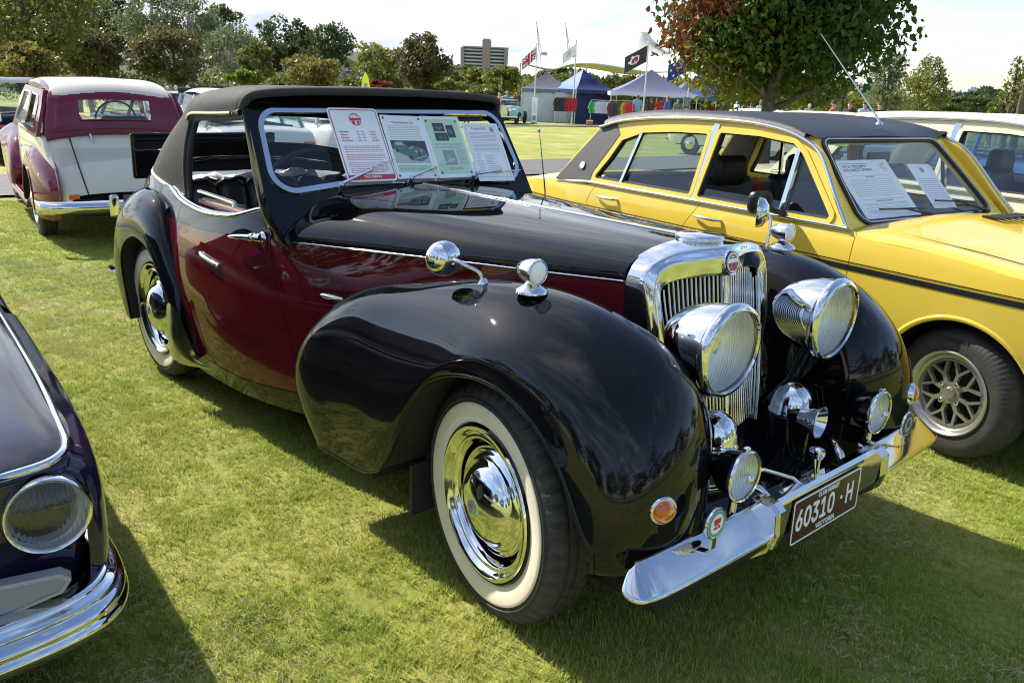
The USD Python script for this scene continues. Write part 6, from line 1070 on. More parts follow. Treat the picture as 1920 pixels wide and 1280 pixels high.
    for s in (-1, 1): part(T, 'shoe', smoothed(hull_chain({'a': ((-.05, s*.105, .045), .045), 'b': ((.10, s*.115, .035), .038), 'c': ((.16, s*.115, .028), .027)}, [('a', 'b'), ('b', 'c')], 8), 2), 'black_trim', True)
    part(T, 'hair', smoothed(hull_chain({'a': ((-.022, 0, 1.642), .083), 'b': ((.005, 0, 1.658), .078), 'c': ((-.035, 0, 1.58), .070 if not female else .082), **({'e': ((-.03, 0, 1.48), .075)} if female else {})}, [('a', 'b'), ('a', 'c')]+([('c', 'e')] if female else []), 12), 2), cloth(hair), True)
    if cap: part(T, 'cap', merge(smoothed(hull_chain({'a': ((-.01, 0, 1.668), .088), 'b': ((.01, 0, 1.675), .082)}, [('a', 'b')], 12), 1), smoothed(hull_chain({'a': ((.08, -.05, 1.672), .010), 'b': ((.08, .05, 1.672), .010), 'c': ((.165, -.025, 1.66), .009), 'd': ((.165, .025, 1.66), .009)}, [('a', 'b', 'c', 'd')], 8), 1)), cloth(cap), True)
    for s in (-1, 1): part(T, 'eye', xf(trimesh.creation.icosphere(1, .009), (.091, s*.032, 1.628)), 'ink')
    part(T, 'mouth', rbox((.099, 0, 1.558), (.006, .042, .009), .002), cloth((.3, .10, .09)))
    return T
VA = YAW; TO = YAW+PI          # facing away from / towards the viewer
def stand(u, v_head, D, h=1.72):
    """a person whose head is seen at u; the feet rest on the terrain"""
    q = sight(u, v_head, D); return np.array([q[0], q[1], float(ground_z(q[0], q[1]))])
GREY, BRN, BLK, WHT, SAND = (.45, .44, .42), (.10, .06, .04), (.015, .014, .014), (.72, .72, .72), (.40, .33, .24)
for a in [('man in a red shirt with grey hair behind the saloon roof', stand(352, 165, 38), TO-.5, (.36, .03, .04), SAND, GREY, None, 1.74, ('hips', 'down')), ('person in a dark green jacket beside the red shirted man', stand(330, 168, 37), VA+.4, (.02, .07, .05), BLK, GREY, None, 1.70, ('down', 'chest'), 'long'),
          ('person in a white hat behind the right end of the saloon roof', stand(314, 166, 40), VA, (.5, .5, .5), BLK, GREY, WHT, 1.68), ('dark haired man in a pale blue shirt leaning behind the soft top', stand(580, 163, 42), TO+1.2, (.42, .48, .62), BLK, BRN, None, 1.70, ('reach', 'down')), ('person in a lilac top beside the open black bonnet', stand(448, 163, 44), TO+.6, (.5, .4, .55), BLK, BRN, None, 1.66, ('down', 'down'), 'long'), ('grey haired person seen behind the soft top near the tan tree', stand(527, 164, 46), VA, (.25, .27, .3), BLK, GREY, None, 1.68),
          ('person in a straw hat straight behind the soft top', stand(642, 166, 42), TO, (.6, .55, .45), SAND, GREY, (.62, .52, .36), 1.68), ('steward in a yellow cap left of the small green classic car', stand(843, 171, 46), TO+.4, (.62, .70, .05), BLK, BRN, (.65, .75, .04), 1.68), ('steward in a yellow cap and vest nearest the small green classic car', stand(876, 172, 44), TO-.4, (.65, .75, .05), BLK, BRN, (.68, .78, .04), 1.70),
          ('fair haired woman in a pale dress beside the small green classic car', stand(936, 178, 53), VA+.7, (.55, .52, .55), (.5, .48, .5), (.5, .42, .3), None, 1.64, ('down', 'chest'), 'short', None, None, 0, True), ('man in a teal shirt next to the woman in the pale dress', stand(951, 177, 52), VA-.6, (.16, .30, .34), BLK, GREY, None, 1.74), ('person in a dark coat by the green bin', stand(970, 182, 52), TO, (.12, .07, .06), BLK, BRN, None, 1.70, ('down', 'down'), 'long'),
          ('man in a light blue checked shirt seen from behind at the clothes racks', stand(1196, 182, 47), VA, (.20, .34, .56), BLK, BRN, None, 1.76), ('person in an olive jacket right of the man in blue', stand(1213, 188, 49), TO+.5, (.17, .14, .07), BLK, BRN, None, 1.66, ('down', 'chest'), 'long'), ('blond shopper half hidden by the jacket rack', stand(1175, 186, 51), TO, (.4, .38, .2), BLK, (.5, .38, .2), None, 1.66), ('person in a red shirt under the lilac canopy', stand(1239, 186, 48), VA+.2, (.48, .02, .03), BLK, BRN, None, 1.70), ('man in a blue sweater and orange cap facing the red shirt', stand(1253, 179, 47), VA+.8, (.04, .11, .34), BLK, BRN, (.6, .14, .05), 1.76, ('chest', 'down'), 'long'),
          ('woman in dark clothes under the blue canopy', stand(1306, 186, 50), TO, (.04, .04, .05), BLK, BLK, None, 1.64, ('chest', 'chest'), 'long', None, None, 0, True), ('person in maroon left of the man in blue', stand(1222, 190, 53), VA, (.14, .03, .04), BLK, BRN, None, 1.62), ('shopper in grey behind the chalkboard sign', stand(1272, 187, 52), VA-.5, (.22, .23, .25), BLK, GREY, None, 1.68), ('person in a red jacket sitting height at the blue canopy table', stand(1336, 193, 50), TO, (.45, .03, .04), BLK, BLK, None, 1.52, ('chest', 'chest'), 'long'), ('person in black beside the blue canopy right pole', stand(1357, 190, 48), TO+.5, (.03, .03, .03), BLK, GREY, None, 1.62),
          ('man in a pale aqua shirt phoning left of the tree trunk', stand(1383, 183, 26), TO-1.1, (.46, .62, .64), BLK, (.28, .22, .16), None, 1.78, ('down', 'phone'), 'long'), ('man in a light blue shirt and cap just left of the tree trunk', stand(1427, 196, 40), TO+.6, (.38, .50, .60), BLK, BRN, (.12, .14, .18), 1.72), ('person in pink far behind the tree trunk', stand(1410, 192, 48), VA, (.5, .25, .28), BLK, BRN, None, 1.62), ('person in grey beyond the cream roofs', stand(1517, 206, 44), VA, (.26, .28, .32), BLK, GREY, None, 1.66), ('man with a black cap and yellow collar under the lamp post', stand(1563, 202, 30), TO+.9, (.42, .09, .07), BLK, BRN, (.02, .02, .025), 1.70, ('chest', 'down'), 'long'),
          ('man in a black jacket and dark cap pointing right of the lamp post', stand(1594, 198, 34), TO-.6, (.03, .02, .025), BLK, GREY, (.08, .05, .05), 1.74, ('down', 'chest'), 'long'), ('man in a white and blue shirt right of the pointing man in black', stand(1622, 199, 33), TO+.3, (.50, .56, .70), BLK, BRN, (.03, .04, .06), 1.76, ('chest', 'down')), ('man in black with a cap nearest the ivory sedan roof', stand(1650, 202, 32), TO, (.025, .02, .025), BLK, BRN, (.03, .03, .04), 1.74, ('chest', 'down'), 'long')]:
    person(*a)
# ================================================================== show ground behind: canopies, marquee, flags, racks, small cars, far buildings
def poly_fan(P): return np.array(P), np.array([(0, i, i+1) for i in range(1, len(P)-1)])
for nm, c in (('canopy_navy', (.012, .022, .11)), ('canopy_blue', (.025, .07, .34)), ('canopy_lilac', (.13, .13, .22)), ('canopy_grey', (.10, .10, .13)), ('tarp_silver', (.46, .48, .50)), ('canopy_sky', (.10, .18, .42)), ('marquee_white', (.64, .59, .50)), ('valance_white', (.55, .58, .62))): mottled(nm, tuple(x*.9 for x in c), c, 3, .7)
def frame_at(u, v, D, face=0.):
    b = spot(u, v, D); return b, math.atan2(RGT[1], RGT[0])+face           # x across the view, y away from the viewer
def canopy(label, u, D, w, eave, peak, top, front=None, val=None, face=0., depth=None):
    b, a = frame_at(u, 225, D, face); d = depth or w; T = thing('canopy_tent', label, 'tent', loc=b, rz=a, group='pop up canopy tents'); h = w/2; k = d/2; n = 9
    def slope(p0, p1):
        g = []
        for t in np.linspace(0, 1, n):
            q0 = np.array(p0)*(1-t)+np.array([0, 0, peak])*t; q1 = np.array(p1)*(1-t)+np.array([0, 0, peak])*t; z = eave+(peak-eave)*t**1.35; q0[2] = q1[2] = z; g.append([q0, (q0+q1)/2-[0, 0, .10*(1-t)*t], q1])
        return gridmesh(surf(g, n, 7))
    cs = [(-h, -k, eave), (h, -k, eave), (h, k, eave), (-h, k, eave)]
    for i in range(4): part(T, 'roof_panel', slope(cs[i], cs[(i+1) % 4]), top if not (i == 3 and front) else front, True)
    for i in range(4):
        p, q = np.array(cs[i]), np.array(cs[(i+1) % 4]); ts = np.linspace(0, 1, 25); e = p+(q-p)*ts[:, None]; lo = e-[0, 0, .24]; lo[:, 2] += .05*np.abs(np.sin(ts*3*PI)); part(T, 'valance', gridmesh(np.stack([e, lo], 1)), val or top)
        part(T, 'leg', tube([(p[0]*.985, p[1]*.985, 0), (p[0]*.985, p[1]*.985, eave)], .035, 8), 'bright_trim', True)
    return T
def tarp(T, x0, x1, y, z0, z1, mat, seed, name='side_wall'):
    X, Z = np.meshgrid(np.linspace(x0, x1, 28), np.linspace(z0, z1, 18), indexing='ij'); Y = y+.16*(meshkit.fbm(np.dstack([X*1.4, Z*1.1, X*0]), 4, seed)-.5)*np.minimum(1, (z1-Z)*1.5); part(T, name, gridmesh(np.dstack([X, Y, Z])), mat, True)
def sx(u, u0, D): return (u-u0)/1501*D
t = canopy('grey canopy tent with silver tarpaulin walls left of the navy tent', 1022, 52, 3.1, 1.93, 2.95, 'canopy_grey', val='canopy_lilac'); tarp(t, -1.55, 1.45, -1.5, .02, 1.75, 'tarp_silver', 3)
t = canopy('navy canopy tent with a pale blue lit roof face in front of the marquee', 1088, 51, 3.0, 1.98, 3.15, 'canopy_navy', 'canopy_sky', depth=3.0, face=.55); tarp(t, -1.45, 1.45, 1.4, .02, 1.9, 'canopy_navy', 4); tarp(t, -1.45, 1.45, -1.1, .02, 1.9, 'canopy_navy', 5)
b_, a_ = frame_at(1062, 226, 50); T2 = thing('tarpaulin_screen', 'loose silver tarpaulin hung at the left half of the navy tent', 'tarpaulin', loc=b_, rz=a_); tarp(T2, -.75, .75, 0, .02, 1.72, 'tarp_silver', 9, 'sheet'); part(T2, 'hem_rope', tube([(-.8, 0, 1.74), (.8, 0, 1.74)], .02, 6), 'bright_trim', True)
t = canopy('lilac grey canopy tent with white valance over the clothes racks', 1214, 50, 5.0, 1.94, 3.25, 'canopy_lilac', None, 'valance_white', depth=3.6)
t = canopy('bright blue canopy tent partly behind the leafy tree', 1302, 50, 4.2, 1.84, 3.1, 'canopy_blue', None, 'canopy_blue', depth=3.6)
# white tensile marquee
def marquee():
    b, a = frame_at(1196, 200, 74); T = thing('marquee', 'large white tensile marquee with one swept up peak behind the tents', 'marquee', loc=b, rz=a); n = 96; rows = []
    for r, z in ((.30, 6.85), (.45, 6.78), (.8, 6.35), (1.5, 5.75), (2.6, 5.15), (4.2, 4.6), (6.2, 4.2), (8.2, 3.92), (9.6, 3.78)):
        th = np.arange(n)*2*PI/n; sc_ = 1+.07*np.cos(6*th)*(r/9.4)**2; rows.append(np.stack([r*sc_*np.cos(th)*1.02, r*sc_*np.sin(th)*.8, z-.22*np.cos(6*th)*(r/9.4)**2*-1+.0*th], 1))
    part(T, 'roof', gridmesh(rows, False, True), 'marquee_white', True); part(T, 'peak_cap', xf(lathe([(.36, 6.75), (.38, 6.9), (.2, 6.96), (0, 6.97)], 24), (0, 0, 0)), 'marquee_white', 40)
    part(T, 'mast', tube([(0, 0, 0), (0, 0, 6.8)], .12, 10), 'bright_trim', True); e = np.array(rows[-1]); part(T, 'edge_rope', tube(e, .06, 6, True), 'valance_white', True)
    for k_ in range(0, n, 16): part(T, 'pole', tube([(e[k_, 0], e[k_, 1], 0), (e[k_, 0], e[k_, 1], e[k_, 2])], .06, 8), 'bright_trim', True)
marquee()
# flags
def flag(label, u, D, h, face, w, ht, drop, parts, cat='flag'):
    b, a = frame_at(u, 226, D); P = thing('flag_pole', 'pale metal flag pole '+label[0], 'flag pole', loc=b, rz=a); part(P, 'pole', tube([(0, 0, 0), (0.02, 0, h*.5), (.0, 0, h)], [.045, .04, .03], 8), 'valance_white', True); part(P, 'finial', xf(trimesh.creation.icosphere(2, .05), (0, 0, h+.03)), 'bright_trim', 40)
    if not parts: return
    F = thing('flag', label[1], cat, loc=b+[0, 0, h-.12], rz=a)
    def wave(m, lift=0.):
        v, f = tri(m); v = np.asarray(v, float); x = v[:, 0]*w; y = v[:, 1]*ht; zz = -(1-v[:, 1])*ht-x*drop
        return np.stack([-face*(x*.92+.035), .10*np.sin(x*5+y*1.5)*np.minimum(1, x*2)-lift-v[:, 2], zz], 1), f
    def cut(pg, t=.012):
        pg = pg.segmentize(.12); out = []
        for g in np.arange(0, 1, .125): 
            q = pg.intersection(sg.box(g, -1, g+.125, 2))
            for r in getattr(q, 'geoms', [q]):
                if r.geom_type == 'Polygon' and r.area > 1e-6: out.append(extr(r, t))
        return merge(*out)
    for nm, pg, mat, l in parts:
        part(F, nm, wave(cut(pg), l), mat); 
        if l: part(F, nm, wave(cut(pg), -l-.012), mat)
U = sg.box(0, 0, 1, 1); ln = lambda a, b, k: sg.LineString([a, b]).buffer(k, cap_style=2).intersection(U)
cross = lambda k: ln((.5, 0), (.5, 1), k).union(ln((0, .5), (1, .5), k*1.3)); diag = lambda k: ln((0, 0), (1, 1), k).union(ln((0, 1), (1, 0), k))
plain('flag_blue', (.012, .02, .13), .8); plain('flag_red', (.5, .02, .03), .8); plain('flag_white', (.7, .7, .7), .8); plain('flag_black', (.03, .028, .03), .8)
flag(('at the grey tent', 'drooping union flag on the pole left of the grey tent'), 1000, 50, 4.35, 1, .85, .66, .85, [('field', U, 'flag_blue', 0), ('white_cross', diag(.10).union(cross(.15)), 'flag_white', .004), ('red_cross', diag(.035).union(cross(.085)), 'flag_red', .008)])
flag(('in front of the navy tent', 'pale flag with a small crest on the pole before the navy tent'), 1072, 49, 4.55, 1, .75, .6, .75, [('field', U, 'flag_white', 0), ('crest', sg.box(.35, .3, .6, .75), 'flag_red', .004)])
flag(('before the lilac canopy', 'black flag with a red and white emblem before the lilac canopy'), 1204, 46, 4.45, 1, 1.25, .85, .52, [('field', U, 'flag_black', 0), ('emblem', sg.Point(.55, .5).buffer(.24).difference(sg.Point(.55, .5).buffer(.17)).union(ln((.25, .5), (.85, .5), .06)).union(ln((.45, .25), (.7, .8), .05)), 'flag_white', .004), ('emblem_red', sg.Point(.55, .5).buffer(.15), 'flag_red', .006)])
star = lambda x, y, r: sg.Polygon([(x+r*(1 if i % 2 == 0 else .45)*math.cos(i*PI/7+PI/2), y+r*(1 if i % 2 == 0 else .45)*math.sin(i*PI/7+PI/2)*1.4) for i in range(14)])
jk = affinity.scale(diag(.05).union(cross(.09)), .5, .5, origin=(0, 1)); jr = affinity.scale(cross(.05), .5, .5, origin=(0, 1))
flag(('beside the leafy tree', 'blue flag with white stars and a small union canton beside the leafy tree'), 1285, 46, 4.1, 1, 1.25, .85, .5, [('field', U, 'flag_blue', 0), ('stars', shapely.union_all([star(.25, .22, .12), star(.75, .85, .07), star(.62, .55, .07), star(.88, .6, .07), star(.75, .2, .07)]), 'flag_white', .004), ('canton_cross', jk, 'flag_white', .006), ('canton_red', jr, 'flag_red', .008)])
# feather banner with a letter
b, a = frame_at(686, 182, 46); T = thing('feather_banner', 'yellow feather banner with a black letter B rising behind the soft top', 'banner', loc=b, rz=a)
part(T, 'cloth', np.stack([[0, 0, 0]]) if False else onto(extr(sg.Polygon([(-.16, .2), (-.20, 1.0), (-.22, 1.8), (-.16, 2.3), (-.02, 2.62), (.12, 2.36), (.20, 1.95), (.22, 1.5), (.14, .9), (.10, .2)]).buffer(.03), .012), (0, 0, 0), (1, 0, 0), (0, 0, 1)), 'yellow_banner' if False else 'yellow_sticker'); part(T, 'pole', tube([(-.19, .02, 0), (-.24, .02, 1.4), (-.2, .02, 2.2), (-.03, .02, 2.66)], .02, 6), 'dark', True)
part(T, 'lettering', onto(xf(text('B', .34, .01, True, True), (.0, 1.18, .014)), (0, 0, 0), (1, 0, 0), (0, 0, 1)), 'ink'); part(T, 'small_mark', onto(xf(extr(sg.box(-.08, 0, .08, .22), .01), (0, 1.85, .014)), (0, 0, 0), (1, 0, 0), (0, 0, 1)), 'ink_grey')
# white pull-up sign, chalkboard on a pole, lamp post
b, a = frame_at(1001, 234, 47); T = thing('pull_up_sign', 'narrow white pull up sign standing on the grass before the grey tent', 'sign', loc=b, rz=a); part(T, 'panel', xf(rbox((0, 0, .72), (.30, .03, 1.36), .02), (0, 0, 0)), 'white_gloss', 30); part(T, 'picture', box((0, -.018, .3), (.2, .004, .25)), 'ink_grey'); part(T, 'print', onto(lines(-.1, .1, 1.1, .6, 7, .025, rg), (0, -.017, 0), (1, 0, 0), (0, 0, 1)), 'ink_pale'); part(T, 'foot', rbox((0, 0, .02), (.4, .2, .04), .01), 'dark', 30)
b, a = frame_at(1285, 216, 45); T = thing('chalkboard_sign', 'dark chalkboard sign in a pale frame on the flag pole beside the tree', 'sign', loc=b, rz=a); part(T, 'board', rbox((0, -.06, 1.45), (.30, .03, .56), .01), 'ink', 30); part(T, 'board_frame', onto(extr(sg.box(-.18, 1.14, .18, 1.76).difference(sg.box(-.15, 1.17, .15, 1.73)), .04), (0, -.04, 0), (1, 0, 0), (0, 0, 1)), 'ink_grey'); part(T, 'post', tube([(.06, 0, 0), (.06, 0, 1.3)], .03, 8), 'bright_trim', True); part(T, 'print', onto(lines(-.11, .11, 1.65, 1.3, 8, .018, rg), (0, -.0765, 0), (1, 0, 0), (0, 0, 1)), 'ink_pale')
b, a = frame_at(1577, 212, 40); T = thing('lamp_post', 'slim dark lamp post with short arms right of the leafy tree', 'lamp post', loc=b, rz=a); part(T, 'post', tube([(0, 0, 0), (0, 0, 2.6)], [.06, .045], 8), 'dark', True); part(T, 'arm', tube([(-.35, 0, 1.98), (.1, 0, 1.98)], .03, 6), 'dark', True); part(T, 'sign_plate', rbox((-.22, 0, 1.9), (.3, .02, .1), .008), 'ink', 30)
# clothes rails and hanging clothes
def rail(label, u, D, w, h):
    b, a = frame_at(u, 228, D); T = thing('clothes_rail', label, 'clothes rail', loc=b, rz=a)
    for s in (-1, 1): part(T, 'upright', tube([(s*w/2, 0, .05), (s*w/2, 0, h)], .02, 6), 'bright_trim', True); part(T, 'foot', tube([(s*w/2, -.25, .05), (s*w/2, .25, .05)], .02, 6), 'bright_trim', True)
    part(T, 'rail', tube([(-w/2, 0, h), (w/2, 0, h)], .018, 6), 'bright_trim', True); return b, a
def garment(b, a, x, z, col, label, g, kind='shirt', wid=.42, y=0.):
    q = b+np.array([math.cos(a)*x-math.sin(a)*y, math.sin(a)*x+math.cos(a)*y, z]); hgt = {'shirt': .66, 'jacket': .78}[kind]
    T = thing('hanging_'+kind, label, kind, loc=q, rz=a+PI/2*.0, group=g); w2 = wid/2
    pg = [(-.05, -.02), (.05, -.02), (w2*.8, -.08), (w2*1.25, -.42), (w2*1.05, -.45), (w2*.82, -.22), (w2*.86, -hgt), (-w2*.86, -hgt), (-w2*.82, -.22), (-w2*1.05, -.45), (-w2*1.25, -.42), (-w2*.8, -.08)]
    m = extr(sg.Polygon(pg).buffer(-.012).buffer(.012), .09, -.045); part(T, 'cloth', onto(m, (0, 0, 0), (1, .25, 0), (0, 0, 1)), cloth(col), 40); part(T, 'hanger', tube([(0, 0, .07), (.025, 0, .04), (0, 0, 0), (-.12, 0, -.06)], .006, 5), 'dark', True)
b, a = rail('metal rail of dark and red jackets beside the navy tent', 1058, 48, 1.15, 1.55); cols = [(.02, .025, .02), (.03, .04, .03), (.025, .02, .02), (.04, .035, .03), (.30, .02, .03), (.45, .02, .03), (.36, .02, .03)]
nmz = ['black jacket at the left end of the jacket rail', 'very dark green jacket second on the jacket rail', 'black jacket third on the jacket rail', 'charcoal jacket fourth on the jacket rail', 'dark red jacket fifth on the jacket rail', 'bright red jacket sixth on the jacket rail', 'red jacket at the right end of the jacket rail']
for i, c in enumerate(cols): garment(b, a, -.48+.16*i, 1.48, c, nmz[i], None, 'jacket', .40)
b, a = rail('metal rail of white and green shirts left of the lilac canopy pole', 1124, 48, 1.1, 1.40); cols = [(.05, .32, .08), (.06, .40, .10), (.62, .64, .70), (.66, .66, .70), (.60, .62, .70), (.58, .58, .66), (.64, .64, .68)]
nmz = ['dark green shirt at the left end of the shirt rail', 'bright green shirt second on the shirt rail', 'white shirt third on the shirt rail', 'white shirt in the middle of the shirt rail', 'pale blue white shirt fifth on the shirt rail', 'pale lilac white shirt sixth on the shirt rail', 'white shirt at the right end of the shirt rail']
for i, c in enumerate(cols): garment(b, a, -.46+.155*i, 1.34, c, nmz[i], None, 'shirt', .42)
b, a = rail('metal rail of mixed dark jackets and bright tops under the lilac canopy', 1162, 47, 1.3, 1.42); cols = [(.15, .03, .05), (.05, .055, .06), (.04, .045, .05), (.06, .065, .07), (.5, .35, .03), (.5, .10, .03), (.48, .02, .03)]
nmz = ['maroon jacket at the left end of the mixed rail', 'dark grey jacket second on the mixed rail', 'near black jacket third on the mixed rail', 'grey jacket with badge in the middle of the mixed rail', 'yellow top fifth on the mixed rail', 'orange top sixth on the mixed rail', 'red top at the right end of the mixed rail']
for i, c in enumerate(cols): garment(b, a, -.55+.18*i, 1.35, c, nmz[i], None, 'jacket', .44)
b, a = frame_at(1105, 232, 47); solo_box = thing('cardboard_box', 'small brown cardboard box on the grass before the navy tent', 'box', loc=b, rz=a); plain('cardboard', (.28, .18, .10), .8); part(solo_box, 'box', box((0, 0, .13), (.36, .3, .26)), 'cardboard'); part(solo_box, 'flap', xf(box((0, 0, 0), (.36, .14, .008)), (0, -.2, .28), rx=.5), 'cardboard')
b, a = frame_at(965, 226, 51); T = thing('wheelie_bin', 'dark green wheelie bin beside the small green classic car', 'bin', loc=b, rz=a); part(T, 'body', gridmesh([[(-.24, -.26, .08), (.24, -.26, .08), (.24, .26, .08), (-.24, .26, .08), (-.24, -.26, .08)], [(-.29, -.33, 1.0), (.29, -.33, 1.0), (.29, .33, 1.0), (-.29, .33, 1.0), (-.29, -.33, 1.0)]]), cloth((.05, .12, .09))); part(T, 'lid', rbox((0, 0, 1.03), (.62, .70, .07), .03), cloth((.05, .13, .10)), 30); part(T, 'wheel', xf(lathe([(0, -.03), (.09, -.03), (.09, .03), (0, .03)], 16, 'x'), (-.24, .3, .09)), 'rubber', 40)
# small cars further off
def far_car(label, u, v, D, yaw, col, h=1.42, lid=None, name='parked_car', glassy='glass_tinted', L=4.1, top=None):
    b = spot(u, v, D); T = thing(name, label, 'car', loc=b, rz=yaw); w = .80; k = h/1.42
    S = [[(x, -w*a, .30), (x, -w*a*1.02, .58), (x, -w*a*.94, z-.05), (x, -w*a*.80, z), (x, 0, z+.03), (x, w*a*.80, z), (x, w*a*.94, z-.05), (x, w*a*1.02, .58), (x, w*a, .30)] for x, a, z in ((-L/2, .80, .62), (-L/2+.1, .92, .84), (-1.2, 1, .90), (.4, 1, .90), (1.2, .98, .86), (L/2-.15, .92, .76), (L/2, .80, .58))]
    part(T, 'body', gridmesh(surf(S, 40, 30)), col, True)
    R = [[(x, -y, z*k) for y, z in ((.60*q, zr-.06), (.52*q, zr-.01), (0, zr))]+[(x, y, z*k) for y, z in ((.52*q, zr-.01), (.60*q, zr-.06))] for x, q, zr in ((-1.25, 1, 1.33), (-.9, 1.02, 1.40), (-.2, 1.02, 1.42), (.25, .98, 1.38))]; part(T, 'roof', gridmesh(surf(R, 20, 16)), top or col, True)
    for s in (-1, 1):
        part(T, 'side_window', (np.array([(-1.55, s*.74, .90), (-1.20, s*.615, 1.28*k), (.22, s*.60, 1.33*k), (.72, s*.74, .90)]), np.array([(0, 1, 2), (0, 2, 3)])), glassy)
        for x in (-1.25, -.5, .25): part(T, 'window_pillar', tube([(x*1.1, s*.75, .89), (x, s*.615, 1.32*k)], .03, 5), col)
        for x in (-1.25, 1.25): 
            part(T, 'tyre', xf(lathe([(.19, -.08), (.28, -.085), (.30, -.05), (.30, .05), (.28, .085), (.19, .08)], 28, 'y'), (x, s*.72, .30)), 'tyre_rubber', 40); part(T, 'wheel_trim', xf(lathe([(.19, -s*.0), (.15, s*.06), (0, s*.085)], 20, 'y'), (x, s*.725, .30)), 'bright_trim', 40)
        part(T, 'headlamp', xf(lathe([(.09, -.02), (.09, .01), (.05, .03), (0, .035)], 20, 'x'), (L/2-.06, s*.56, .66)), 'bright_trim', 40); part(T, 'tail_lamp', rbox((-L/2+.01, s*.58, .68), (.04, .16, .10), .01), 'tail_red', 30)
    part(T, 'windscreen', (np.array([(.80, -.68, .90), (.27, -.58, 1.33*k), (.27, .58, 1.33*k), (.80, .68, .90)]), np.array([(0, 1, 2), (0, 2, 3)])), 'glass'); part(T, 'rear_screen', (np.array([(-1.65, -.68, .90), (-1.27, -.58, 1.29*k), (-1.27, .58, 1.29*k), (-1.65, .68, .90)]), np.array([(0, 1, 2), (0, 2, 3)])), glassy)
    part(T, 'front_bumper', rbox((L/2+.04, 0, .42), (.08, 1.5, .10), .03), 'chrome', 30); part(T, 'rear_bumper', rbox((-L/2-.04, 0, .42), (.08, 1.5, .10), .03), 'chrome', 30); part(T, 'cabin', box((-.4, 0, .75), (1.9, 1.2, .35)), 'dark'); part(T, 'underbody', box((0, 0, .34), (3.6, 1.2, .16)), 'dark')
    if lid: part(T, 'open_bonnet', xf(rbox((0, 0, 0), (.04, 1.05, .62), .02), (.75, 0, 1.14), ry=-.35), lid, 30)
X180 = PI
for a in [('black car far left seen beyond the saloon front', 5, 230, 16, X180+.1, 'black_paint', 1.5), ('dark car with its boot lid raised between the saloon and the soft top', 346, 262, 15.5, .25, 'black_paint', 1.36, 'black_trim'), ('white car behind the red shirted man', 385, 205, 37, X180+.4, 'white_paint'), ('car with an open red lined bonnet left of centre', 408, 202, 42, X180+.9, 'red_paint', 1.42, 'maroon_trim'), ('car with an open black bonnet behind the soft top', 480, 204, 46, X180+.9, 'blue_paint', 1.42, 'black_trim'), ('white car under the tan autumn tree', 548, 204, 48, X180+.5, 'white_paint'), ('pale silver car with people behind the soft top', 600, 205, 50, X180+.6, 'silver_paint'), ('red car low behind the feather banner', 730, 210, 52, X180+.4, 'red_paint'), ('car with an open dark bonnet left of the small green classic', 905, 214, 52, X180+.9, 'red_paint', 1.42, 'black_trim'), ('car with an open black bonnet behind the man in teal', 963, 222, 56, X180+.8, 'green_paint', 1.42, 'black_trim'),
          ('cream car roof just left of the tree trunk', 1392, 262, 24, X180+.15, 'ivory_paint', 1.36), ('cream car roof right of the tree trunk', 1492, 268, 26, X180+.15, 'ivory_paint', 1.36), ('cream car roof beyond the yellow sedan roof', 1545, 268, 29, X180+.15, 'ivory_paint', 1.36), ('blue car seen through the ivory sedan windows', 1905, 330, 11.5, X180-.12, 'blue_paint'), ('white car seen through the ivory sedan windows', 1830, 318, 13.5, X180-.12, 'white_paint'), ('silver car across the road seen through the roadster windows', 430, 320, 14, X180-.1, 'silver_paint'), ('white car across the road behind the roadster posters', 610, 318, 16.5, X180-.1, 'white_paint')]:
    far_car(*a)
# the small light green classic car facing us left of the tents
def classic():
    b = spot(955, 232, 46); T = thing('green_classic', 'small pale green open classic car facing the viewer left of the tents', 'car', loc=b, rz=TO-.18)
    S = [[(x, -y, .35), (x, -y, z*.75), (x, -y*.8, z-.02), (x, 0, z+.02), (x, y*.8, z-.02), (x, y, z*.75), (x, y, .35)] for x, y, z in ((-1.8, .45, .7), (-1.2, .58, .85), (0, .56, .92), (.7, .34, .95), (1.55, .26, .93))]; part(T, 'body', gridmesh(surf(S, 30, 24)), 'green_paint', True)
    part(T, 'radiator', rbox((1.6, 0, .68), (.08, .40, .56), .04), 'chrome', 40)
    for k_ in range(9): part(T, 'grille_bar', box((1.645, -.16+.04*k_, .66), (.012, .012, .44)), 'ink_pale')
    for s in (-1, 1):
        part(T, 'wing', gridmesh(surf([[(-.1, s*.42, .40), (-.1, s*.62, .42), (-.1, s*.74, .36)], [(.6, s*.36, .60), (.6, s*.58, .66), (.6, s*.76, .52)], [(1.15, s*.32, .78), (1.2, s*.56, .84), (1.2, s*.78, .70)], [(1.65, s*.30, .66), (1.72, s*.54, .70), (1.7, s*.76, .56)], [(1.82, s*.34, .42), (1.88, s*.54, .44), (1.84, s*.74, .38)]], 24, 14)), 'green_paint', True)
        part(T, 'headlamp', xf(lathe([(0, -.2), (.08, -.12), (.12, 0), (.12, .02), (.08, .045), (0, .06)], 28, 'x'), (1.62, s*.36, .78)), 'chrome', 50)
        for x in (1.2, -1.25): part(T, 'tyre', xf(lathe([(.20, -.07), (.30, -.075), (.33, -.04), (.33, .04), (.30, .075), (.20, .07)], 28, 'y'), (x, s*.62, .33)), 'tyre_rubber', 40)
    part(T, 'bumper', tube([(1.86, -.80, .42), (1.93, 0, .42), (1.86, .80, .42)], .045, 8), 'chrome', True); part(T, 'windscreen_frame', merge(tube([(.3, -.5, .93), (.22, -.48, 1.25), (.22, .48, 1.25), (.3, .5, .93)], .02, 6)), 'chrome', True); part(T, 'underbody', box((0, 0, .36), (3.0, .8, .14)), 'dark')
classic()
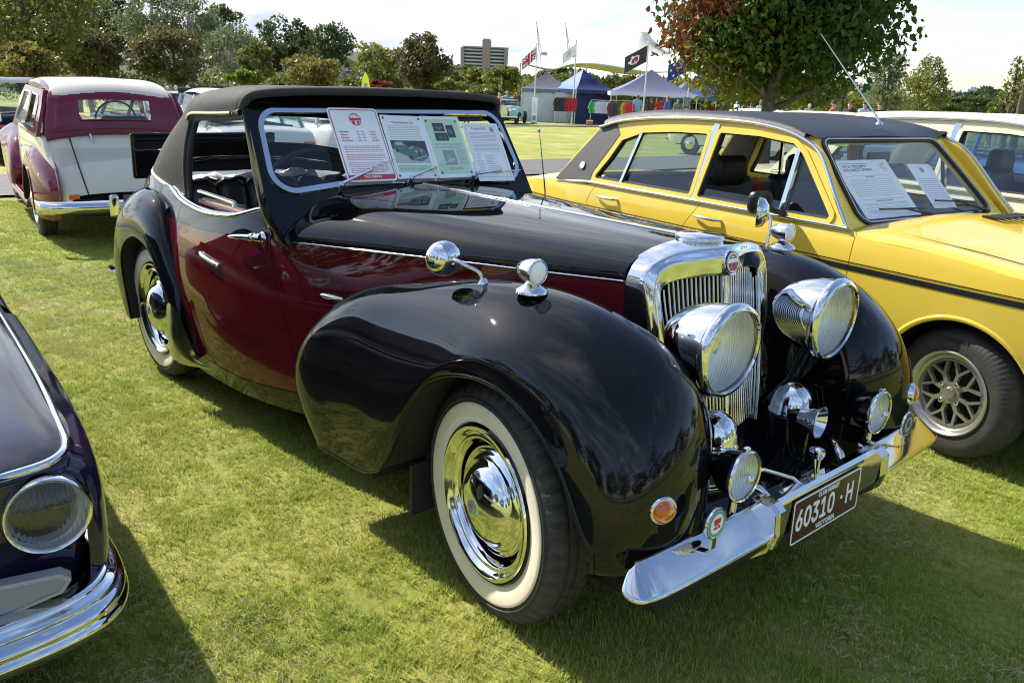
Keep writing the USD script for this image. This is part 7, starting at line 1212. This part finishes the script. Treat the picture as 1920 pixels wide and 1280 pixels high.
# fence, far tower, cranes, city towers
def fence():
    A, B = spot(352, 178, 53), spot(447, 180, 53); a = math.atan2(B[1]-A[1], B[0]-A[0]); n = 12; T = thing('panel_fence', 'dark green sheet metal fence below the light green shrub', 'fence', loc=A, rz=a); Ln = np.linalg.norm((B-A)[:2]); plain('fence_green', (.035, .06, .05), .6)
    for i in range(n): x = Ln*(i+.5)/n; part(T, 'panel', box((x, 0, 1.0), (Ln/n-.03, .05, 1.9)), 'fence_green'); part(T, 'post', box((Ln*i/n, .0, 1.0), (.05, .09, 2.0)), 'fence_green')
fence()
plain('tower_brick', (.20, .155, .135), .8); plain('tower_pale', (.30, .31, .33), .6); plain('tower_green', (.16, .21, .19), .6); plain('tower_dark', (.13, .125, .13), .4); plain('city_glass', (.16, .22, .32), .25); plain('city_pale', (.34, .38, .44), .5)
def tower():
    D = 620; b = spot(907, 160, D); b[2] = -2; a = math.atan2(RGT[1], RGT[0]); T = thing('apartment_tower', 'brown apartment block with pale balcony bands and taller central core', 'building', loc=b, rz=a); W2 = 34*.5; Hh = 26.6
    part(T, 'core', box((1.5, -1, 16), (6, 13, 32)), 'tower_brick'); part(T, 'core_cap', box((1.5, -1, 32.5), (5, 12, 1.0)), 'tower_green'); part(T, 'wall', box((0, 2, Hh/2), (33, 9, Hh)), 'tower_dark')
    for s in (-1, 1):
        part(T, 'end_wall', box((s*15.8, -1.0, Hh/2), (2.6, 14, Hh)), 'tower_brick')
        part(T, 'parapet', box((1.5+s*9.5 if s > 0 else -8.8, -1.0, Hh+.5), (13 if s > 0 else 14, 13.6, 1.0)), 'tower_green')
        for k_ in range(11):
            x0, x1 = (4.6, 14.4) if s > 0 else (-14.4, -1.6); z = 1.0+2.42*k_; part(T, 'balcony', box(((x0+x1)/2, -4.6, z), (x1-x0, 5.2, 1.05)), 'tower_pale')
            for q in range(4): part(T, 'window', box((x0+(x1-x0)*(q+.5)/4, -2.55, z+1.4), (1.6, .1, 1.05)), 'tower_dark')
tower()
def crane(label, u, vt, D):
    b = spot(u, 165, D); b[2] = -2; tp = sight(u, vt, D)[2]+2; T = thing('tower_crane', label, 'crane', loc=b, rz=math.atan2(RGT[1], RGT[0])); m = []
    for s in (-1, 1): m.append(tube([(s*.7, 0, 0), (s*.7, 0, tp*.55)], .16, 5))
    for k_ in range(14): z = tp*.55*k_/14; m.append(tube([(-.7, 0, z), (.7, 0, z+tp*.55/14)], .10, 4))
    part(T, 'mast', merge(*m), 'tower_pale'); j = [tube([(0, 0, tp*.55), (-2.2, 0, tp)], .22, 5), tube([(1.2, 0, tp*.55), (-2.2, 0, tp)], .14, 4)]
    for k_ in range(12): t_ = k_/12; j.append(tube([(-2.2*t_, 0, tp*(.55+.45*t_)), (1.2-3.4*(t_+.08), 0, tp*(.55+.45*(t_+.08)))], .1, 4))
    part(T, 'jib', merge(*j), 'tower_pale'); part(T, 'counterweight', box((2.5, 0, tp*.54), (3, 1.5, 1.5)), 'tower_pale')
crane('slim pale crane left of the second flag pole', 1008, 42, 420); crane('slim pale crane right above the navy tent', 1062, 46, 420)
for i, (u, hw, vt, D, mat, lb) in enumerate([(1816, 11, 167, 900, 'city_pale', 'pale squared city tower left of the blue glass one'), (1842, 10, 170, 920, 'city_glass', 'blue glass city tower beside the pale squared one'), (1856, 8, 181, 880, 'city_pale', 'lower pale city block right of the blue glass tower'), (1884, 9, 184, 950, 'city_pale', 'low pale city block at the right end of the skyline'), (1622, 14, 160, 800, 'city_glass', 'blue grey city tower just right of the leafy tree'), (1796, 8, 172, 980, 'city_glass', 'dark blue city tower at the left end of the skyline group')]):
    b = spot(u, 190, D); b[2] = -3; tp = sight(u, vt, D)[2]+3; w = 2*hw/1569.87*D; T = thing('city_tower', lb, 'building', loc=b, rz=math.atan2(RGT[1], RGT[0])); part(T, 'shaft', box((0, 0, tp/2), (w, w, tp)), mat); part(T, 'roof_plant', box((w*.1, 0, tp+1), (w*.5, w*.5, 2.4)), 'city_pale')
    for k_ in range(1, 9): part(T, 'floor_band', box((0, -w/2-.05, tp*k_/9), (w*.96, .3, tp*.035)), 'tower_dark')
# a distant wood that closes the horizon
def wood(name, u0, u1, vt, D, n, lf, lk, seed):
    rg = np.random.default_rng(seed); u = rg.uniform(u0, u1, n); d = D*rg.uniform(.92, 1.12, n); prof = .55+.9*meshkit.fbm(np.stack([u*.021, u*0, u*0+seed], 1), 4, seed); P = np.array([sight(a, 100, b) for a, b in zip(u, d)]); g0 = ground_z(P[:, 0], P[:, 1]); top = np.array([sight(a, np.interp(a, vt[0], vt[1]), b)[2] for a, b in zip(u, d)]); hgt = np.maximum(1.0, (top-g0)*prof); P[:, 2] = g0+hgt*rg.random(n)**.75
    solo(name, leaves(P, lf, rg), lk, 'far off dark wood along the horizon behind the show ground' if seed == 1 else 'lower line of distant bushes along the edge of the far lawn', 'wood' if seed == 1 else 'bushes', kind='stuff')
wood('far_wood', -80, 2000, ([0, 200, 420, 560, 760, 1000, 1300, 1600, 1920], [20, 40, 70, 96, 128, 140, 150, 168, 182]), 105, 26000, .75, 'leaf_dark', 1); wood('far_bushes', -80, 2000, ([0, 500, 960, 1300, 1600, 1920], [120, 138, 150, 162, 176, 190]), 72, 15000, .38, 'leaf_olive', 2)
